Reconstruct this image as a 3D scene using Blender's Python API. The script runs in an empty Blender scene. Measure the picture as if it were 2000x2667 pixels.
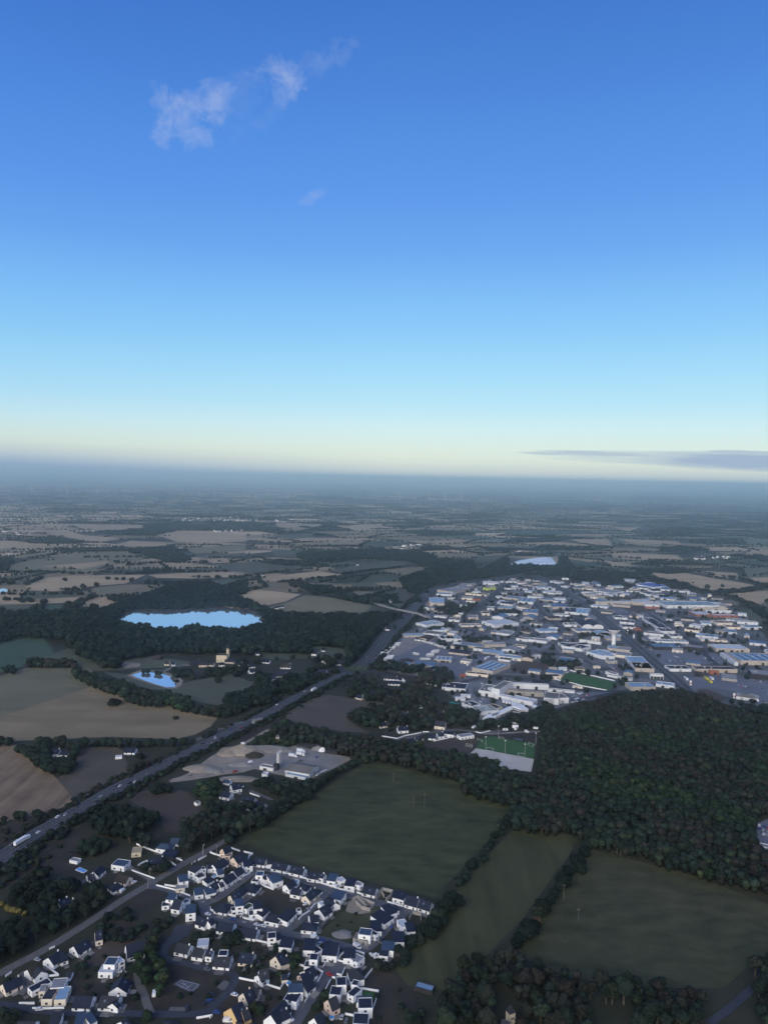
import bpy, bmesh, math, random
import numpy as np
from mathutils import Vector, Matrix, noise as mnoise
from mathutils.geometry import tessellate_polygon

# ------------------------------------------------------------------ camera, sky, sun, exposure
sc = bpy.context.scene
C = sc.collection
FPX = 1940.0; CX, CY = 1000.0, 1333.5
PITCH = math.atan((1333.5-1242)/FPX); ROLL = 0.020
CAM = Vector((0, 0, 300))
fw = Vector((0, math.cos(PITCH), -math.sin(PITCH)))
r0 = Vector((1, 0, 0)); u0 = Vector((0, math.sin(PITCH), math.cos(PITCH)))
RT = r0*math.cos(ROLL)+u0*math.sin(ROLL); UP = -r0*math.sin(ROLL)+u0*math.cos(ROLL)
cam = bpy.data.cameras.new('camera'); co = bpy.data.objects.new('camera', cam); C.objects.link(co)
M = Matrix((RT, UP, -fw)).transposed().to_4x4(); M.translation = CAM; co.matrix_world = M
cam.sensor_fit = 'VERTICAL'; cam.sensor_height = 24; cam.lens = 24*FPX/2667
cam.clip_start = 1; cam.clip_end = 200000
sc.camera = co
sc.view_settings.view_transform = 'Standard'; sc.view_settings.look = 'None'
sc.view_settings.exposure = 0; sc.view_settings.gamma = 1; sc.view_settings.use_curve_mapping = False
sc.cycles.volume_bounces = 6; sc.cycles.max_bounces = 8; sc.cycles.diffuse_bounces = 2; sc.cycles.glossy_bounces = 2
sc.cycles.use_denoising = True

def s2l(c):
    return tuple(((v/255+0.055)/1.055)**2.4 if v/255 > 0.04045 else v/255/12.92 for v in c)
def ray(px, py):
    return fw + RT*((px-CX)/FPX) - UP*((py-CY)/FPX)
def at(px, py, z=0.0):
    d = ray(px, py); t = (z-300)/d.z
    return Vector((d.x*t, d.y*t, z))
def proj(p):
    v = Vector(p)-CAM; dz = v.dot(fw)
    return CX+FPX*v.dot(RT)/dz, CY-FPX*v.dot(UP)/dz

world = bpy.data.worlds.new('World'); sc.world = world; world.use_nodes = True
SKY_STOPS = [(-0.9,(155,174,200)),(-0.25,(182,197,208)),(0.3,(206,215,214)),(0.85,(217,225,216)),(1.4,(226,236,221)),(2.2,(224,240,229)),(3.9,(210,240,244)),(5.6,(187,231,249)),
             (7.8,(167,222,251)),(10.0,(150,209,250)),(12.3,(135,197,250)),(16.4,(111,171,241)),(20.1,(97,155,235)),(23.5,(87,146,227)),(28,(76,132,214)),(32.6,(66,120,203)),(45,(55,105,190)),(90,(40,85,170))]
def build_world():
    nt = world.node_tree; N = nt.nodes; L = nt.links
    for n in list(N): N.remove(n)
    out = N.new('ShaderNodeOutputWorld'); bg = N.new('ShaderNodeBackground'); L.new(bg.outputs[0], out.inputs[0])
    tc = N.new('ShaderNodeTexCoord'); sep = N.new('ShaderNodeSeparateXYZ'); L.new(tc.outputs['Generated'], sep.inputs[0])
    def m(op, a, b=None, c=None, clamp=False):
        n = N.new('ShaderNodeMath'); n.operation = op; n.use_clamp = clamp
        for i, v in enumerate((a, b, c)):
            if v is None: continue
            if isinstance(v, (int, float)): n.inputs[i].default_value = v
            else: L.new(v, n.inputs[i])
        return n.outputs[0]
    def mixc(f, a, b):
        n = N.new('ShaderNodeMix'); n.data_type = 'RGBA'
        for s, v in ((n.inputs[0], f), (n.inputs[6], a), (n.inputs[7], b)):
            if isinstance(v, (int, float)): s.default_value = v
            elif isinstance(v, tuple): s.default_value = (*v, 1)
            else: L.new(v, s)
        return n.outputs[2]
    X, Y, Z = sep.outputs
    el = m('MULTIPLY', m('ARCSINE', Z), 180/math.pi)
    # low band stronger to the left (colder, murkier horizon there)
    az = m('ARCTAN2', X, Y)
    left = m('MULTIPLY_ADD', az, -2.1, 0.03, True)
    el2 = m('SUBTRACT', el, m('MULTIPLY', left, m('MULTIPLY', 1.35, m('MAXIMUM', m('SUBTRACT', 1.0, m('MULTIPLY', el, 0.25)), 0.0))))
    def ramp(fac, stops, lo, hi):
        r = N.new('ShaderNodeValToRGB'); r.color_ramp.interpolation = 'LINEAR'
        e = r.color_ramp.elements
        pos = [((s[0]-lo)/(hi-lo), s2l(s[1])) for s in stops]
        e[0].position = pos[0][0]; e[0].color = (*pos[0][1], 1); e[1].position = pos[-1][0]; e[1].color = (*pos[-1][1], 1)
        for p, c in pos[1:-1]:
            k = e.new(p); k.color = (*c, 1)
        L.new(m('DIVIDE', m('SUBTRACT', fac, lo), hi-lo, None, True), r.inputs[0]); return r.outputs[0]
    front = ramp(el2, SKY_STOPS, -0.9, 90)
    # unseen warm sky behind the camera, added to light walls that face it
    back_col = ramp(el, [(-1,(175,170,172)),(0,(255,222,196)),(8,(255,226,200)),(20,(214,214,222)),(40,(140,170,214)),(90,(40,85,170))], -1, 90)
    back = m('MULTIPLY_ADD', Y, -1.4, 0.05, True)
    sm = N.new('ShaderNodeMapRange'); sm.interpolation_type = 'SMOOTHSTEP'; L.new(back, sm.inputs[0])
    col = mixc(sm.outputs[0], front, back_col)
    # thin clouds, placed by direction
    U = m('DIVIDE', X, Y); V = m('DIVIDE', Z, Y)
    comb = N.new('ShaderNodeCombineXYZ'); L.new(U, comb.inputs[0]); L.new(V, comb.inputs[1])
    def tan_uv(px, py):
        d = ray(px, py); return d.x/d.y, d.z/d.y
    nz = N.new('ShaderNodeTexNoise'); nz.inputs['Scale'].default_value = 26; nz.inputs['Detail'].default_value = 9; nz.inputs['Roughness'].default_value = 0.62
    nz.inputs['Distortion'].default_value = 0.8
    L.new(comb.outputs[0], nz.inputs['Vector'])
    nz2 = N.new('ShaderNodeTexNoise'); nz2.inputs['Scale'].default_value = 75; nz2.inputs['Detail'].default_value = 5
    L.new(comb.outputs[0], nz2.inputs['Vector'])
    def blob(px, py, rx, ry, rot, nfac=3.4, noff=-1.72):
        cu, cv = tan_uv(px, py); ca, sa = math.cos(rot), math.sin(rot)
        du = m('SUBTRACT', U, cu); dv = m('SUBTRACT', V, cv)
        a = m('DIVIDE', m('ADD', m('MULTIPLY', du, ca), m('MULTIPLY', dv, sa)), rx/FPX)
        b = m('DIVIDE', m('SUBTRACT', m('MULTIPLY', dv, ca), m('MULTIPLY', du, sa)), ry/FPX)
        r2 = m('ADD', m('MULTIPLY', a, a), m('MULTIPLY', b, b))
        g = m('SUBTRACT', 1.0, r2)
        mix = m('ADD', m('MULTIPLY', nz.outputs[0], 0.75), m('MULTIPLY', nz2.outputs[0], 0.25))
        return m('ADD', g, m('MULTIPLY_ADD', mix, nfac*2, noff*2))
    pieces = [(448,300,95,58,-0.75,1.0),(545,268,75,62,-0.3,1.0),(500,345,60,40,0.0,0.8),(725,195,88,50,-0.5,1.0),(735,240,40,45,-0.6,.8),(850,150,95,40,0.35,.38),(640,255,190,90,0.5,.22),(815,514,52,19,0.5,0.62),(430,335,52,45,-.3,.9)]
    tot = None
    for px, py, rx, ry, rot, k in pieces:
        g = m('MULTIPLY', m('MULTIPLY', blob(px, py, rx*1.02, ry*1.05, rot), 0.62, None, True), k)
        sm2 = N.new('ShaderNodeMapRange'); sm2.interpolation_type = 'SMOOTHSTEP'; L.new(g, sm2.inputs[0])
        tot = g if tot is None else m('MAXIMUM', tot, g)
    frontmask = m('GREATER_THAN', Y, 0.2)
    cm = m('MULTIPLY', m('MULTIPLY', tot, 0.44), frontmask)
    col = mixc(cm, col, s2l((184,197,230)))
    # long low bank on the right, stretched along the horizon
    st = N.new('ShaderNodeTexNoise'); st.inputs['Scale'].default_value = 1; st.inputs['Detail'].default_value = 5
    mp = N.new('ShaderNodeMapping'); mp.inputs['Scale'].default_value = (7, 110, 1); L.new(comb.outputs[0], mp.inputs[0]); L.new(mp.outputs[0], st.inputs['Vector'])
    def bank(px, py, rx, ry, rot, k, nf=1.6):
        cu, cv = tan_uv(px, py); ca, sa = math.cos(rot), math.sin(rot)
        du = m('SUBTRACT', U, cu); dv = m('SUBTRACT', V, cv)
        a = m('DIVIDE', m('ADD', m('MULTIPLY', du, ca), m('MULTIPLY', dv, sa)), rx/FPX)
        b = m('DIVIDE', m('SUBTRACT', m('MULTIPLY', dv, ca), m('MULTIPLY', du, sa)), ry/FPX)
        r2 = m('ADD', m('MULTIPLY', a, a), m('MULTIPLY', b, b))
        return m('MULTIPLY', m('MULTIPLY', m('ADD', m('SUBTRACT', 1.0, r2), m('MULTIPLY_ADD', st.outputs[0], nf*2, -nf)), 1.3, None, True), k)
    bt = m('MAXIMUM', bank(2060,1207,640,26,-0.015,0.97,0.65), bank(1640,1185,260,9,-0.02,0.7,1.2))
    bt = m('MAXIMUM', bt, bank(1415,1181,75,4,-.02,.6))
    bt = m('MAXIMUM', bt, bank(1960,1180,130,7,-.02,.7))
    col = mixc(m('MULTIPLY', bt, frontmask), col, s2l((162,182,206)))
    tc_ = N.new('ShaderNodeCombineXYZ'); lf = m('MULTIPLY', left, frontmask)
    for i_, k_ in enumerate((-.13,-.085,-.03)): L.new(m('MULTIPLY_ADD', lf, k_, 1.0), tc_.inputs[i_])
    vm = N.new('ShaderNodeVectorMath'); vm.operation = 'MULTIPLY'; L.new(col, vm.inputs[0]); L.new(tc_.outputs[0], vm.inputs[1]); col = vm.outputs[0]
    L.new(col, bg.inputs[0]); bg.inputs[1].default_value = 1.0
build_world()

sun = bpy.data.lights.new('sun', 'SUN'); so = bpy.data.objects.new('sun', sun); C.objects.link(so)
sun.energy = 3.1; sun.angle = math.radians(50); sun.color = (1.0, 0.95, 0.86)
SUN_EL, SUN_AZ = math.radians(27), math.radians(205)     # azimuth clockwise from +Y: behind the camera, to the left
sd = Vector((math.sin(SUN_AZ)*math.cos(SUN_EL), math.cos(SUN_AZ)*math.cos(SUN_EL), math.sin(SUN_EL)))
so.rotation_euler = (-sd).to_track_quat('-Z', 'Y').to_euler()

HAZE_D = 1.45e-4
random.seed(7); rng = np.random.default_rng(7)
# ------------------------------------------------------------------ materials
MATS = {}
def mat(name, col, rough=0.9, var=0.0, scale=0.1, col2=None, detail=4, stretch=None, metallic=0, ior=None, obj_color=False, attr=None, bump=0, spec=0.3, rot=0, contrast=1.0, fine=None):
    if name in MATS: return MATS[name]
    m = bpy.data.materials.new(name); m.use_nodes = True; nt = m.node_tree; N = nt.nodes; L = nt.links
    b = N['Principled BSDF']; b.inputs['Roughness'].default_value = rough; b.inputs['Metallic'].default_value = metallic
    b.inputs['Specular IOR Level'].default_value = spec
    if ior: b.inputs['IOR'].default_value = ior
    base = None
    if attr:
        a = N.new('ShaderNodeAttribute'); a.attribute_name = attr; base = a.outputs['Color']
    elif obj_color:
        a = N.new('ShaderNodeObjectInfo'); base = a.outputs['Color']
    if var or col2:
        geo = N.new('ShaderNodeNewGeometry'); mp = N.new('ShaderNodeMapping'); mp.vector_type = 'POINT'
        L.new(geo.outputs['Position'], mp.inputs[0]); mp.inputs['Rotation'].default_value = (0, 0, rot)
        if stretch: mp.inputs['Scale'].default_value = stretch
        nz = N.new('ShaderNodeTexNoise'); nz.inputs['Scale'].default_value = scale; nz.inputs['Detail'].default_value = detail; nz.inputs['Roughness'].default_value = 0.6
        L.new(mp.outputs[0], nz.inputs['Vector'])
        mr = N.new('ShaderNodeMapRange'); mr.inputs['From Min'].default_value = 0.5-0.22/contrast; mr.inputs['From Max'].default_value = 0.5+0.22/contrast
        L.new(nz.outputs[0], mr.inputs[0]); fac = mr.outputs[0]
        if fine:
            n2 = N.new('ShaderNodeTexNoise'); n2.inputs['Scale'].default_value = fine; n2.inputs['Detail'].default_value = 3; L.new(geo.outputs['Position'], n2.inputs['Vector'])
            ad = N.new('ShaderNodeMath'); ad.operation = 'MULTIPLY_ADD'; L.new(n2.outputs[0], ad.inputs[0]); ad.inputs[1].default_value = 0.9
            L.new(fac, ad.inputs[2]); sb = N.new('ShaderNodeMath'); sb.operation = 'SUBTRACT'; sb.use_clamp = True; L.new(ad.outputs[0], sb.inputs[0]); sb.inputs[1].default_value = 0.45; fac = sb.outputs[0]
        mx = N.new('ShaderNodeMix'); mx.data_type = 'RGBA'
        L.new(fac, mx.inputs[0])
        if base is not None:
            d = N.new('ShaderNodeMix'); d.data_type = 'RGBA'; d.blend_type = 'MULTIPLY'; d.inputs[0].default_value = 1
            L.new(base, d.inputs[6])
            mx.inputs[6].default_value = (1-var, 1-var, 1-var, 1); mx.inputs[7].default_value = (1+var, 1+var, 1+var, 1); mx.clamp_result = False
            L.new(mx.outputs[2], d.inputs[7]); base = d.outputs[2]
        else:
            c2 = col2 or tuple(min(1, v*(1+var)) for v in col); c1 = col if col2 else tuple(v*(1-var) for v in col)
            mx.inputs[6].default_value = (*c1, 1); mx.inputs[7].default_value = (*c2, 1); base = mx.outputs[2]
        if bump:
            bp = N.new('ShaderNodeBump'); bp.inputs['Strength'].default_value = bump; bp.inputs['Distance'].default_value = 0.5; L.new(nz.outputs[0], bp.inputs['Height']); L.new(bp.outputs[0], b.inputs['Normal'])
    if base is not None: L.new(base, b.inputs['Base Color'])
    else: b.inputs['Base Color'].default_value = (*col, 1)
    MATS[name] = m; return m

# ------------------------------------------------------------------ object helpers
def link(o): C.objects.link(o); return o
def mesh(name, vs, fs, m=None, parent=None, midx=None, mats=None):
    me = bpy.data.meshes.new(name); me.from_pydata([tuple(v) for v in vs], [], fs); me.update()
    if mats:
        for q in mats: me.materials.append(q)
        if midx: me.polygons.foreach_set('material_index', midx)
    elif m: me.materials.append(m)
    o = bpy.data.objects.new(name, me); link(o)
    if parent: o.parent = parent
    return o
def tag(o, label=None, cat=None, group=None, kind=None):
    if label: o['label'] = label
    if cat: o['category'] = cat
    if group: o['group'] = group
    if kind: o['kind'] = kind
    return o
def empty(name, loc, rz=0.0):
    o = bpy.data.objects.new(name, None); link(o); o.location = loc; o.rotation_euler = (0, 0, rz); return o
class MB:
    def __init__(s): s.v = []; s.f = []; s.m = []
    def add(s, vs, fs, mi=0):
        k = len(s.v); s.v += [tuple(v) for v in vs]; s.f += [tuple(i+k for i in f) for f in fs]; s.m += [mi]*len(fs)
    def box(s, x0, x1, y0, y1, z0, z1, mi=0):
        s.add([(x0,y0,z0),(x1,y0,z0),(x1,y1,z0),(x0,y1,z0),(x0,y0,z1),(x1,y0,z1),(x1,y1,z1),(x0,y1,z1)],
              [(0,3,2,1),(4,5,6,7),(0,1,5,4),(1,2,6,5),(2,3,7,6),(3,0,4,7)], mi)
    def cyl(s, x, y, z0, z1, r0, r1, n=12, mi=0, cap=True):
        a = [(x+r0*math.cos(t*2*math.pi/n), y+r0*math.sin(t*2*math.pi/n), z0) for t in range(n)]
        b = [(x+r1*math.cos(t*2*math.pi/n), y+r1*math.sin(t*2*math.pi/n), z1) for t in range(n)]
        fs = [(i, (i+1) % n, n+(i+1) % n, n+i) for i in range(n)]
        if cap: fs += [tuple(range(n, 2*n)), tuple(range(n-1, -1, -1))]
        s.add(a+b, fs, mi)
    def bar(s, p, q, r, n=5, r2=None, mi=0):
        p = Vector(p); q = Vector(q); d = (q-p).normalized(); a = d.orthogonal().normalized(); b = d.cross(a); r2 = r if r2 is None else r2
        vs = [p+(a*math.cos(t*2*math.pi/n)+b*math.sin(t*2*math.pi/n))*r for t in range(n)]+[q+(a*math.cos(t*2*math.pi/n)+b*math.sin(t*2*math.pi/n))*r2 for t in range(n)]
        s.add(vs, [(i, (i+1) % n, n+(i+1) % n, n+i) for i in range(n)]+[tuple(range(n-1, -1, -1)), tuple(range(n, 2*n))], mi)
    def build(s, name, m=None, parent=None, mats=None):
        return mesh(name, s.v, s.f, m, parent, s.m if mats else None, mats)
# photo tiles used while surveying the site: (x0, y0, zoom)
TL = dict(W=(0,0,.8295), A=(0,2200,4.879), B=(0,2430,4.879), Cc=(340,2200,4.879), D=(340,2430,4.879), E=(500,2180,4.879), F=(820,2250,4.879), G=(660,2430,4.879),
 I1=(1080,1490,5.184), I2=(1380,1490,5.184), I3=(1680,1490,5.184), I4=(980,1620,5.184), I5=(1280,1620,5.184), I6=(1580,1600,3.95), I7=(980,1760,5.184), I8=(1280,1740,5.184), I9=(1680,1740,5.184),
 Q=(440,1900,3.318), S=(900,1840,3.19), L=(0,1640,2.592), M1=(0,1320,2.592), M2=(600,1320,2.592), M3=(1240,1300,2.183),
 N3=(1000,2060,1.659), N4=(0,1740,2.37), N5=(600,1740,2.37), N6=(1200,1740,2.074), K1=(0,1560,3.318), K2=(450,1560,3.318), K3=(900,1480,2.765), K4=(1400,1480,2.765),
 Z1=(0,2160,2.765), Z2=(500,2160,2.765), P=(0,0,1), H1=(0,1160,1.659), H2=(1000,1160,1.659))
def src(t, x, y):
    a = TL[t]; return a[0]+x/a[2], a[1]+y/a[2]
def wp(t, x, y, z=0.0): return at(*src(t, x, y), z)
def poly(t, pts, z=0.0): return [wp(t, x, y, z) for x, y in pts]

ZK = [0]
EXCL = []      # 2D polygons that the procedural patchwork must leave alone
def pip(P, X, Y):
    P = P if isinstance(P, np.ndarray) else np.array([(p[0], p[1]) for p in P]); x0, y0 = P[:,0], P[:,1]; x1, y1 = np.roll(x0, -1), np.roll(y0, -1)
    X = np.atleast_1d(X).astype(float); Y = np.atleast_1d(Y).astype(float); ins = np.zeros(X.shape, bool)
    bb = (X >= x0.min()) & (X <= x0.max()) & (Y >= y0.min()) & (Y <= y0.max())
    if not bb.any(): return ins
    xs, ys = X[bb], Y[bb]; r = np.zeros(xs.shape, bool)
    for a, b, c, d in zip(x0, y0, x1, y1):
        if b == d: continue
        cnd = (b > ys) != (d > ys); r ^= cnd & (xs < (c-a)*(ys-b)/(d-b)+a)
    ins[bb] = r; return ins
def sheet(name, P, m, z, smooth=0, excl=True, label=None, jag=0.0):
    P = [Vector((p[0], p[1], 0)) for p in P]
    if smooth: P = catmull(P, smooth, True)
    if jag:
        P = [p+Vector((mnoise.noise(p*0.05), mnoise.noise(p*0.05+Vector((9,9,9))), 0))*jag for p in P]
    if excl: EXCL.append([(p.x, p.y) for p in P])
    ZK[0] += 1; z += .004*(ZK[0] % 9)
    tri = tessellate_polygon([P]); vs = [(p.x, p.y, z) for p in P]; fs = []
    for t in tri:
        a, b, c = (Vector(vs[i]) for i in t); fs.append(t if (b-a).cross(c-a).z > 0 else t[::-1])
    o = mesh(name, vs, fs, m); tag(o, kind='structure', label=label); return o
def catmull(P, n=6, closed=False):
    out = []; k = len(P)
    for i in range(k if closed else k-1):
        if closed: a, b, c, d = P[(i-1) % k], P[i], P[(i+1) % k], P[(i+2) % k]
        else: a, b, c, d = P[max(i-1, 0)], P[i], P[i+1], P[min(i+2, k-1)]
        for j in range(n):
            t = j/n; out.append(0.5*((2*b)+(c-a)*t+(2*a-5*b+4*c-d)*t*t+(3*b-a-3*c+d)*t**3))
    if not closed: out.append(P[-1])
    return out
ROADS = []     # centre lines and half widths, kept clear of trees
def strip_mesh(P, w, z, off=0.0, zf=None):
    vs = []; n = len(P)
    for i, p in enumerate(P):
        d = (P[min(i+1, n-1)]-P[max(i-1, 0)]); d.z = 0; d.normalize(); nn = Vector((-d.y, d.x, 0))
        zz = (p.z if zf else 0)+z
        a = p+nn*(off+w/2); b = p+nn*(off-w/2); vs += [(a.x, a.y, zz), (b.x, b.y, zz)]
    return vs, [(2*i, 2*i+1, 2*i+3, 2*i+2) for i in range(n-1)]
def road(name, P, w, m, z, smooth=6, clear=True, label=None):
    if smooth: P = catmull(P, smooth)
    ZK[0] += 1; z += .004*(ZK[0] % 9)
    vs, fs = strip_mesh(P, w, z); o = mesh(name, vs, fs, m); tag(o, kind='structure', label=label)
    if clear: ROADS.append(([(p.x, p.y) for p in P], w/2+1.2))
    return P
# ------------------------------------------------------------------ ground, fields, roads, water
G_base = mat('ground_meadow', (0.016,0.022,0.013), var=.3, scale=.012, col2=(0.038,0.037,0.023), detail=8, fine=.4)
G_far = mat('ground_far', (0.045,0.05,0.035), scale=.0012, col2=(0.13,0.11,0.08), detail=3, contrast=1.5, stretch=(1,1,1))
R = 70000
mesh('ground', [(-R,-3000,0),(R,-3000,0),(R,R,0),(-R,R,0)], [(0,1,2,3)], G_base)['kind'] = 'structure'
grass = mat('field_grass', (0.020,0.028,0.010), scale=.05, col2=(0.058,0.066,0.028), detail=9, stretch=(.8,1.9,1), rot=-.15, fine=.012, contrast=1.15)
grass2 = mat('field_mown_grass', (0.028,0.034,0.013), scale=.09, col2=(0.062,0.064,0.028), detail=6, stretch=(1,.12,1), rot=.45, fine=.05)
grass3 = mat('field_dry_grass', (0.026,0.031,0.013), scale=.05, col2=(0.064,0.064,0.032), detail=9, stretch=(.9,1.7,1), rot=.2, fine=.012, contrast=1.15)
plough = mat('field_ploughed', (0.10,0.070,0.045), scale=.09, col2=(0.24,0.175,0.115), detail=5, stretch=(1,.05,1), rot=.55, fine=.05)
stubble = mat('field_stubble', (0.135,0.108,0.066), scale=.035, col2=(0.235,0.183,0.112), detail=7, stretch=(.22,1,1), rot=-.25, fine=.02)
greenstub = mat('field_green_stubble', (0.10,0.10,0.062), scale=.035, col2=(0.155,0.142,0.09), detail=6, stretch=(.22,1,1), rot=-.2, fine=.02)
tramp = mat('field_trampled', (0.055,0.05,0.038), scale=.03, col2=(0.095,0.078,0.062), detail=8, fine=.3)
brown = mat('field_brown', (0.042,0.034,0.028), scale=.03, col2=(0.075,0.057,0.046), detail=8, fine=.3)
darkbrown = mat('rough_ground', (0.018,0.017,0.014), scale=.05, col2=(0.046,0.037,0.030), detail=8, fine=.5)
tan = mat('field_tan', (0.29,0.215,0.135), scale=.01, col2=(0.42,0.32,0.195), detail=5, stretch=(.4,1,1))
tangreen = mat('field_tan_green', (0.13,0.125,0.075), scale=.008, col2=(0.19,0.165,0.10), detail=5)
green = mat('field_green', (0.035,0.07,0.045), scale=.01, col2=(0.055,0.09,0.055), detail=5)
dullgreen = mat('field_dull_green', (0.06,0.072,0.05), scale=.01, col2=(0.09,0.092,0.06), detail=5)
turf = mat('pitch_turf', (0.026,0.082,0.026), scale=.08, col2=(0.042,0.108,0.036), detail=4)
sandm = mat('sand_pitch', (0.44,0.41,0.36), var=.12, scale=.05)
asph = mat('asphalt', (0.036,0.042,0.056), var=.3, scale=.08, detail=6)
asph2 = mat('estate_asphalt', (0.078,0.083,0.098), var=.25, scale=.15, detail=6)
oldroad = mat('worn_asphalt', (0.105,0.103,0.103), var=.2, scale=.2, detail=6)
lotm = mat('car_park_asphalt', (0.12,0.13,0.16), var=.25, scale=.04, detail=6)
zonem = mat('yard_mix', (0.14,0.15,0.17), scale=.02, col2=(0.042,0.048,0.040), detail=7, contrast=1.8)
gravel = mat('gravel', (0.20,0.19,0.18), var=.3, scale=.06, detail=8, fine=.6)
tangravel = mat('quarry_dirt', (0.17,0.145,0.115), scale=.05, col2=(0.30,0.26,0.21), detail=8, fine=.5)
conc = mat('concrete', (0.17,0.17,0.175), var=.2, scale=.3)
paintm = mat('road_paint', (0.42,0.43,0.46), var=.15, scale=.5)
water = mat('lake_water', (0.98,0.87,0.90), rough=.06, ior=1.33, spec=1.0, var=.04, scale=.003, metallic=.92)
white = mat('white_render', (0.74,0.74,0.75), var=.05, scale=.4)
glassm = mat('window_glass', (0.015,0.018,0.025), rough=.15, spec=.5)

def S(name, t, pts, m, z=.12, **k): return sheet(name, poly(t, pts), m, z, **k)
S('field','W',[(785,1650),(812,1648),(1000,1690),(1110,1722),(1105,1745),(1080,1790),(1000,1875),(940,1940),(800,1905),(640,1865),(515,1822),(600,1765),(700,1705)],grass,label='large dark green pasture above the housing estate')
S('field','W',[(1120,1783),(1180,1793),(1250,1810),(1228,1850),(1190,1900),(1130,1985),(1040,2075),(960,2140),(880,2130),(850,2090),(930,2010),(1000,1905),(1070,1830)],grass2,label='narrow mown green field between two hedges')
S('field','W',[(1280,1836),(1380,1862),(1500,1892),(1659,1955),(1760,1990),(1720,2040),(1610,2095),(1560,2135),(1400,2135),(1250,2120),(1130,2070),(1115,2040),(1180,1965),(1240,1890)],grass3,label='large dry green field at the lower right')
S('field','W',[(-120,1600),(0,1608),(40,1612),(90,1650),(140,1700),(158,1725),(140,1742),(100,1755),(30,1770),(-120,1785)],plough,smooth=3,label='ploughed brown field at the left edge')
S('field','W',[(-120,1500),(60,1442),(195,1445),(240,1475),(330,1510),(470,1552),(455,1570),(420,1588),(380,1597),(240,1592),(60,1600),(-120,1608)],stubble,label='big tan stubble field left of the highway')
S('field','W',[(-120,1500),(60,1442),(195,1445),(238,1474),(170,1492),(60,1530),(-120,1580)],greenstub,z=.2,excl=False,label='greenish far half of the stubble field')
S('field','N4',[(480,490),(755,490),(790,600),(785,680),(690,705),(600,750),(450,800),(350,680),(440,640),(470,600)],tramp,label='trampled field between the hedge and the highway')
S('field','N4',[(800,800),(900,755),(1050,745),(1150,765),(1190,800),(1260,860),(1280,920),(1130,1010),(1010,1000),(990,900),(870,860)],brown,smooth=3,label='brown meadow below the highway')
S('field','N5',[(600,165),(700,180),(960,215),(920,240),(820,250),(740,255),(730,320),(800,370),(870,400),(700,395),(560,370),(420,345),(270,325),(380,250),(480,200)],tramp,label='dull brown field below the roundabout')
S('field','L',[(690,285),(850,300),(860,310),(1160,400),(1240,360),(1330,340),(1560,300),(1659,340),(1800,380),(1659,430),(1550,490),(1480,510),(1350,490),(1130,440),(1000,400),(850,350)],dullgreen,label='green meadow around the pond')
S('field','S',[(620,325),(730,290),(940,255),(1100,280),(990,430),(900,430),(700,370)],brown,label='grey brown practice ground beside the sand pitch')
S('field','S',[(1220,235),(1420,215),(1620,205),(1700,230),(1700,330),(1565,310),(1400,280),(1270,255)],darkbrown,label='brown strip above the training pitch')
S('pitch','S',[(1130,262),(1200,250),(1280,262),(1420,285),(1575,308),(1565,436),(1250,375),(1080,345)],turf,z=.15,label='green training pitch')
S('sand_pitch','S',[(1082,348),(1250,378),(1563,438),(1540,545),(1350,520),(1200,500),(1060,480),(990,430)],sandm,z=.15,label='pale grey sand pitch')
S('pitch','I8',[(850,152),(1050,62),(1350,125),(1700,200),(1580,300),(1540,300)],turf,z=.3,label='green stadium pitch')
S('field','K1',[(-150,380),(140,250),(220,235),(330,300),(430,400),(455,490),(230,505),(-150,470)],green,smooth=2,label='blue green field at the left edge')
S('field','K1',[(-150,500),(0,490),(260,520),(200,585),(-150,680)],green,label='small green field under the poles')
S('field','Z1',[(440,60),(560,20),(720,60),(700,180),(480,210),(250,300),(140,330),(240,220)],darkbrown,label='dark brown waste ground beside the highway')
S('field','Z1',[(-60,330),(120,170),(250,180),(120,400),(-60,460)],darkbrown,label='dark scrub strip')
S('field','N4',[(-30,960),(240,900),(430,830),(330,920),(160,1010),(0,1110),(-30,1120)],darkbrown,excl=False,label='dark scrub bank left of the highway')
S('field','Z1',[(910,560),(1000,450),(1130,440),(1190,480),(1080,560),(930,590)],darkbrown,excl=False,label='dark vacant plot by the junction')
S('field','Z1',[(700,700),(860,640),(1000,660),(960,700),(830,720)],darkbrown,excl=False,label='reddish vacant ground by the long road')
S('field','Z1',[(1160,940),(1400,960),(1659,1020),(1640,1180),(1500,1300),(1100,1310),(1060,1200),(1180,1100)],darkbrown,excl=False,label='brown green around the tennis court')
S('field','Z2',[(1240,1160),(1300,1010),(1480,1050),(1600,1180),(1640,1280),(1460,1320),(1420,1420),(1260,1420),(1345,1170)],darkbrown,excl=False,label='brown paddock right of the estate')
S('vacant_plot','E',[(660,760),(900,650),(1060,690),(1190,740),(1400,800),(1480,830),(1280,930),(1000,870),(760,850)],darkbrown,z=.1,excl=False,label='dark empty plot inside the estate')
S('vacant_plot','F',[(50,900),(330,640),(560,500),(800,520),(850,590),(700,800),(520,900),(430,1010),(60,930)],grass3,z=.1,excl=False,label='grassy building plot')
S('dirt_patch','F',[(390,600),(430,480),(520,430),(700,480),(780,520),(700,620),(560,640),(440,620)],tangravel,z=.16,excl=False,label='bare dirt around the building shell')
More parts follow.
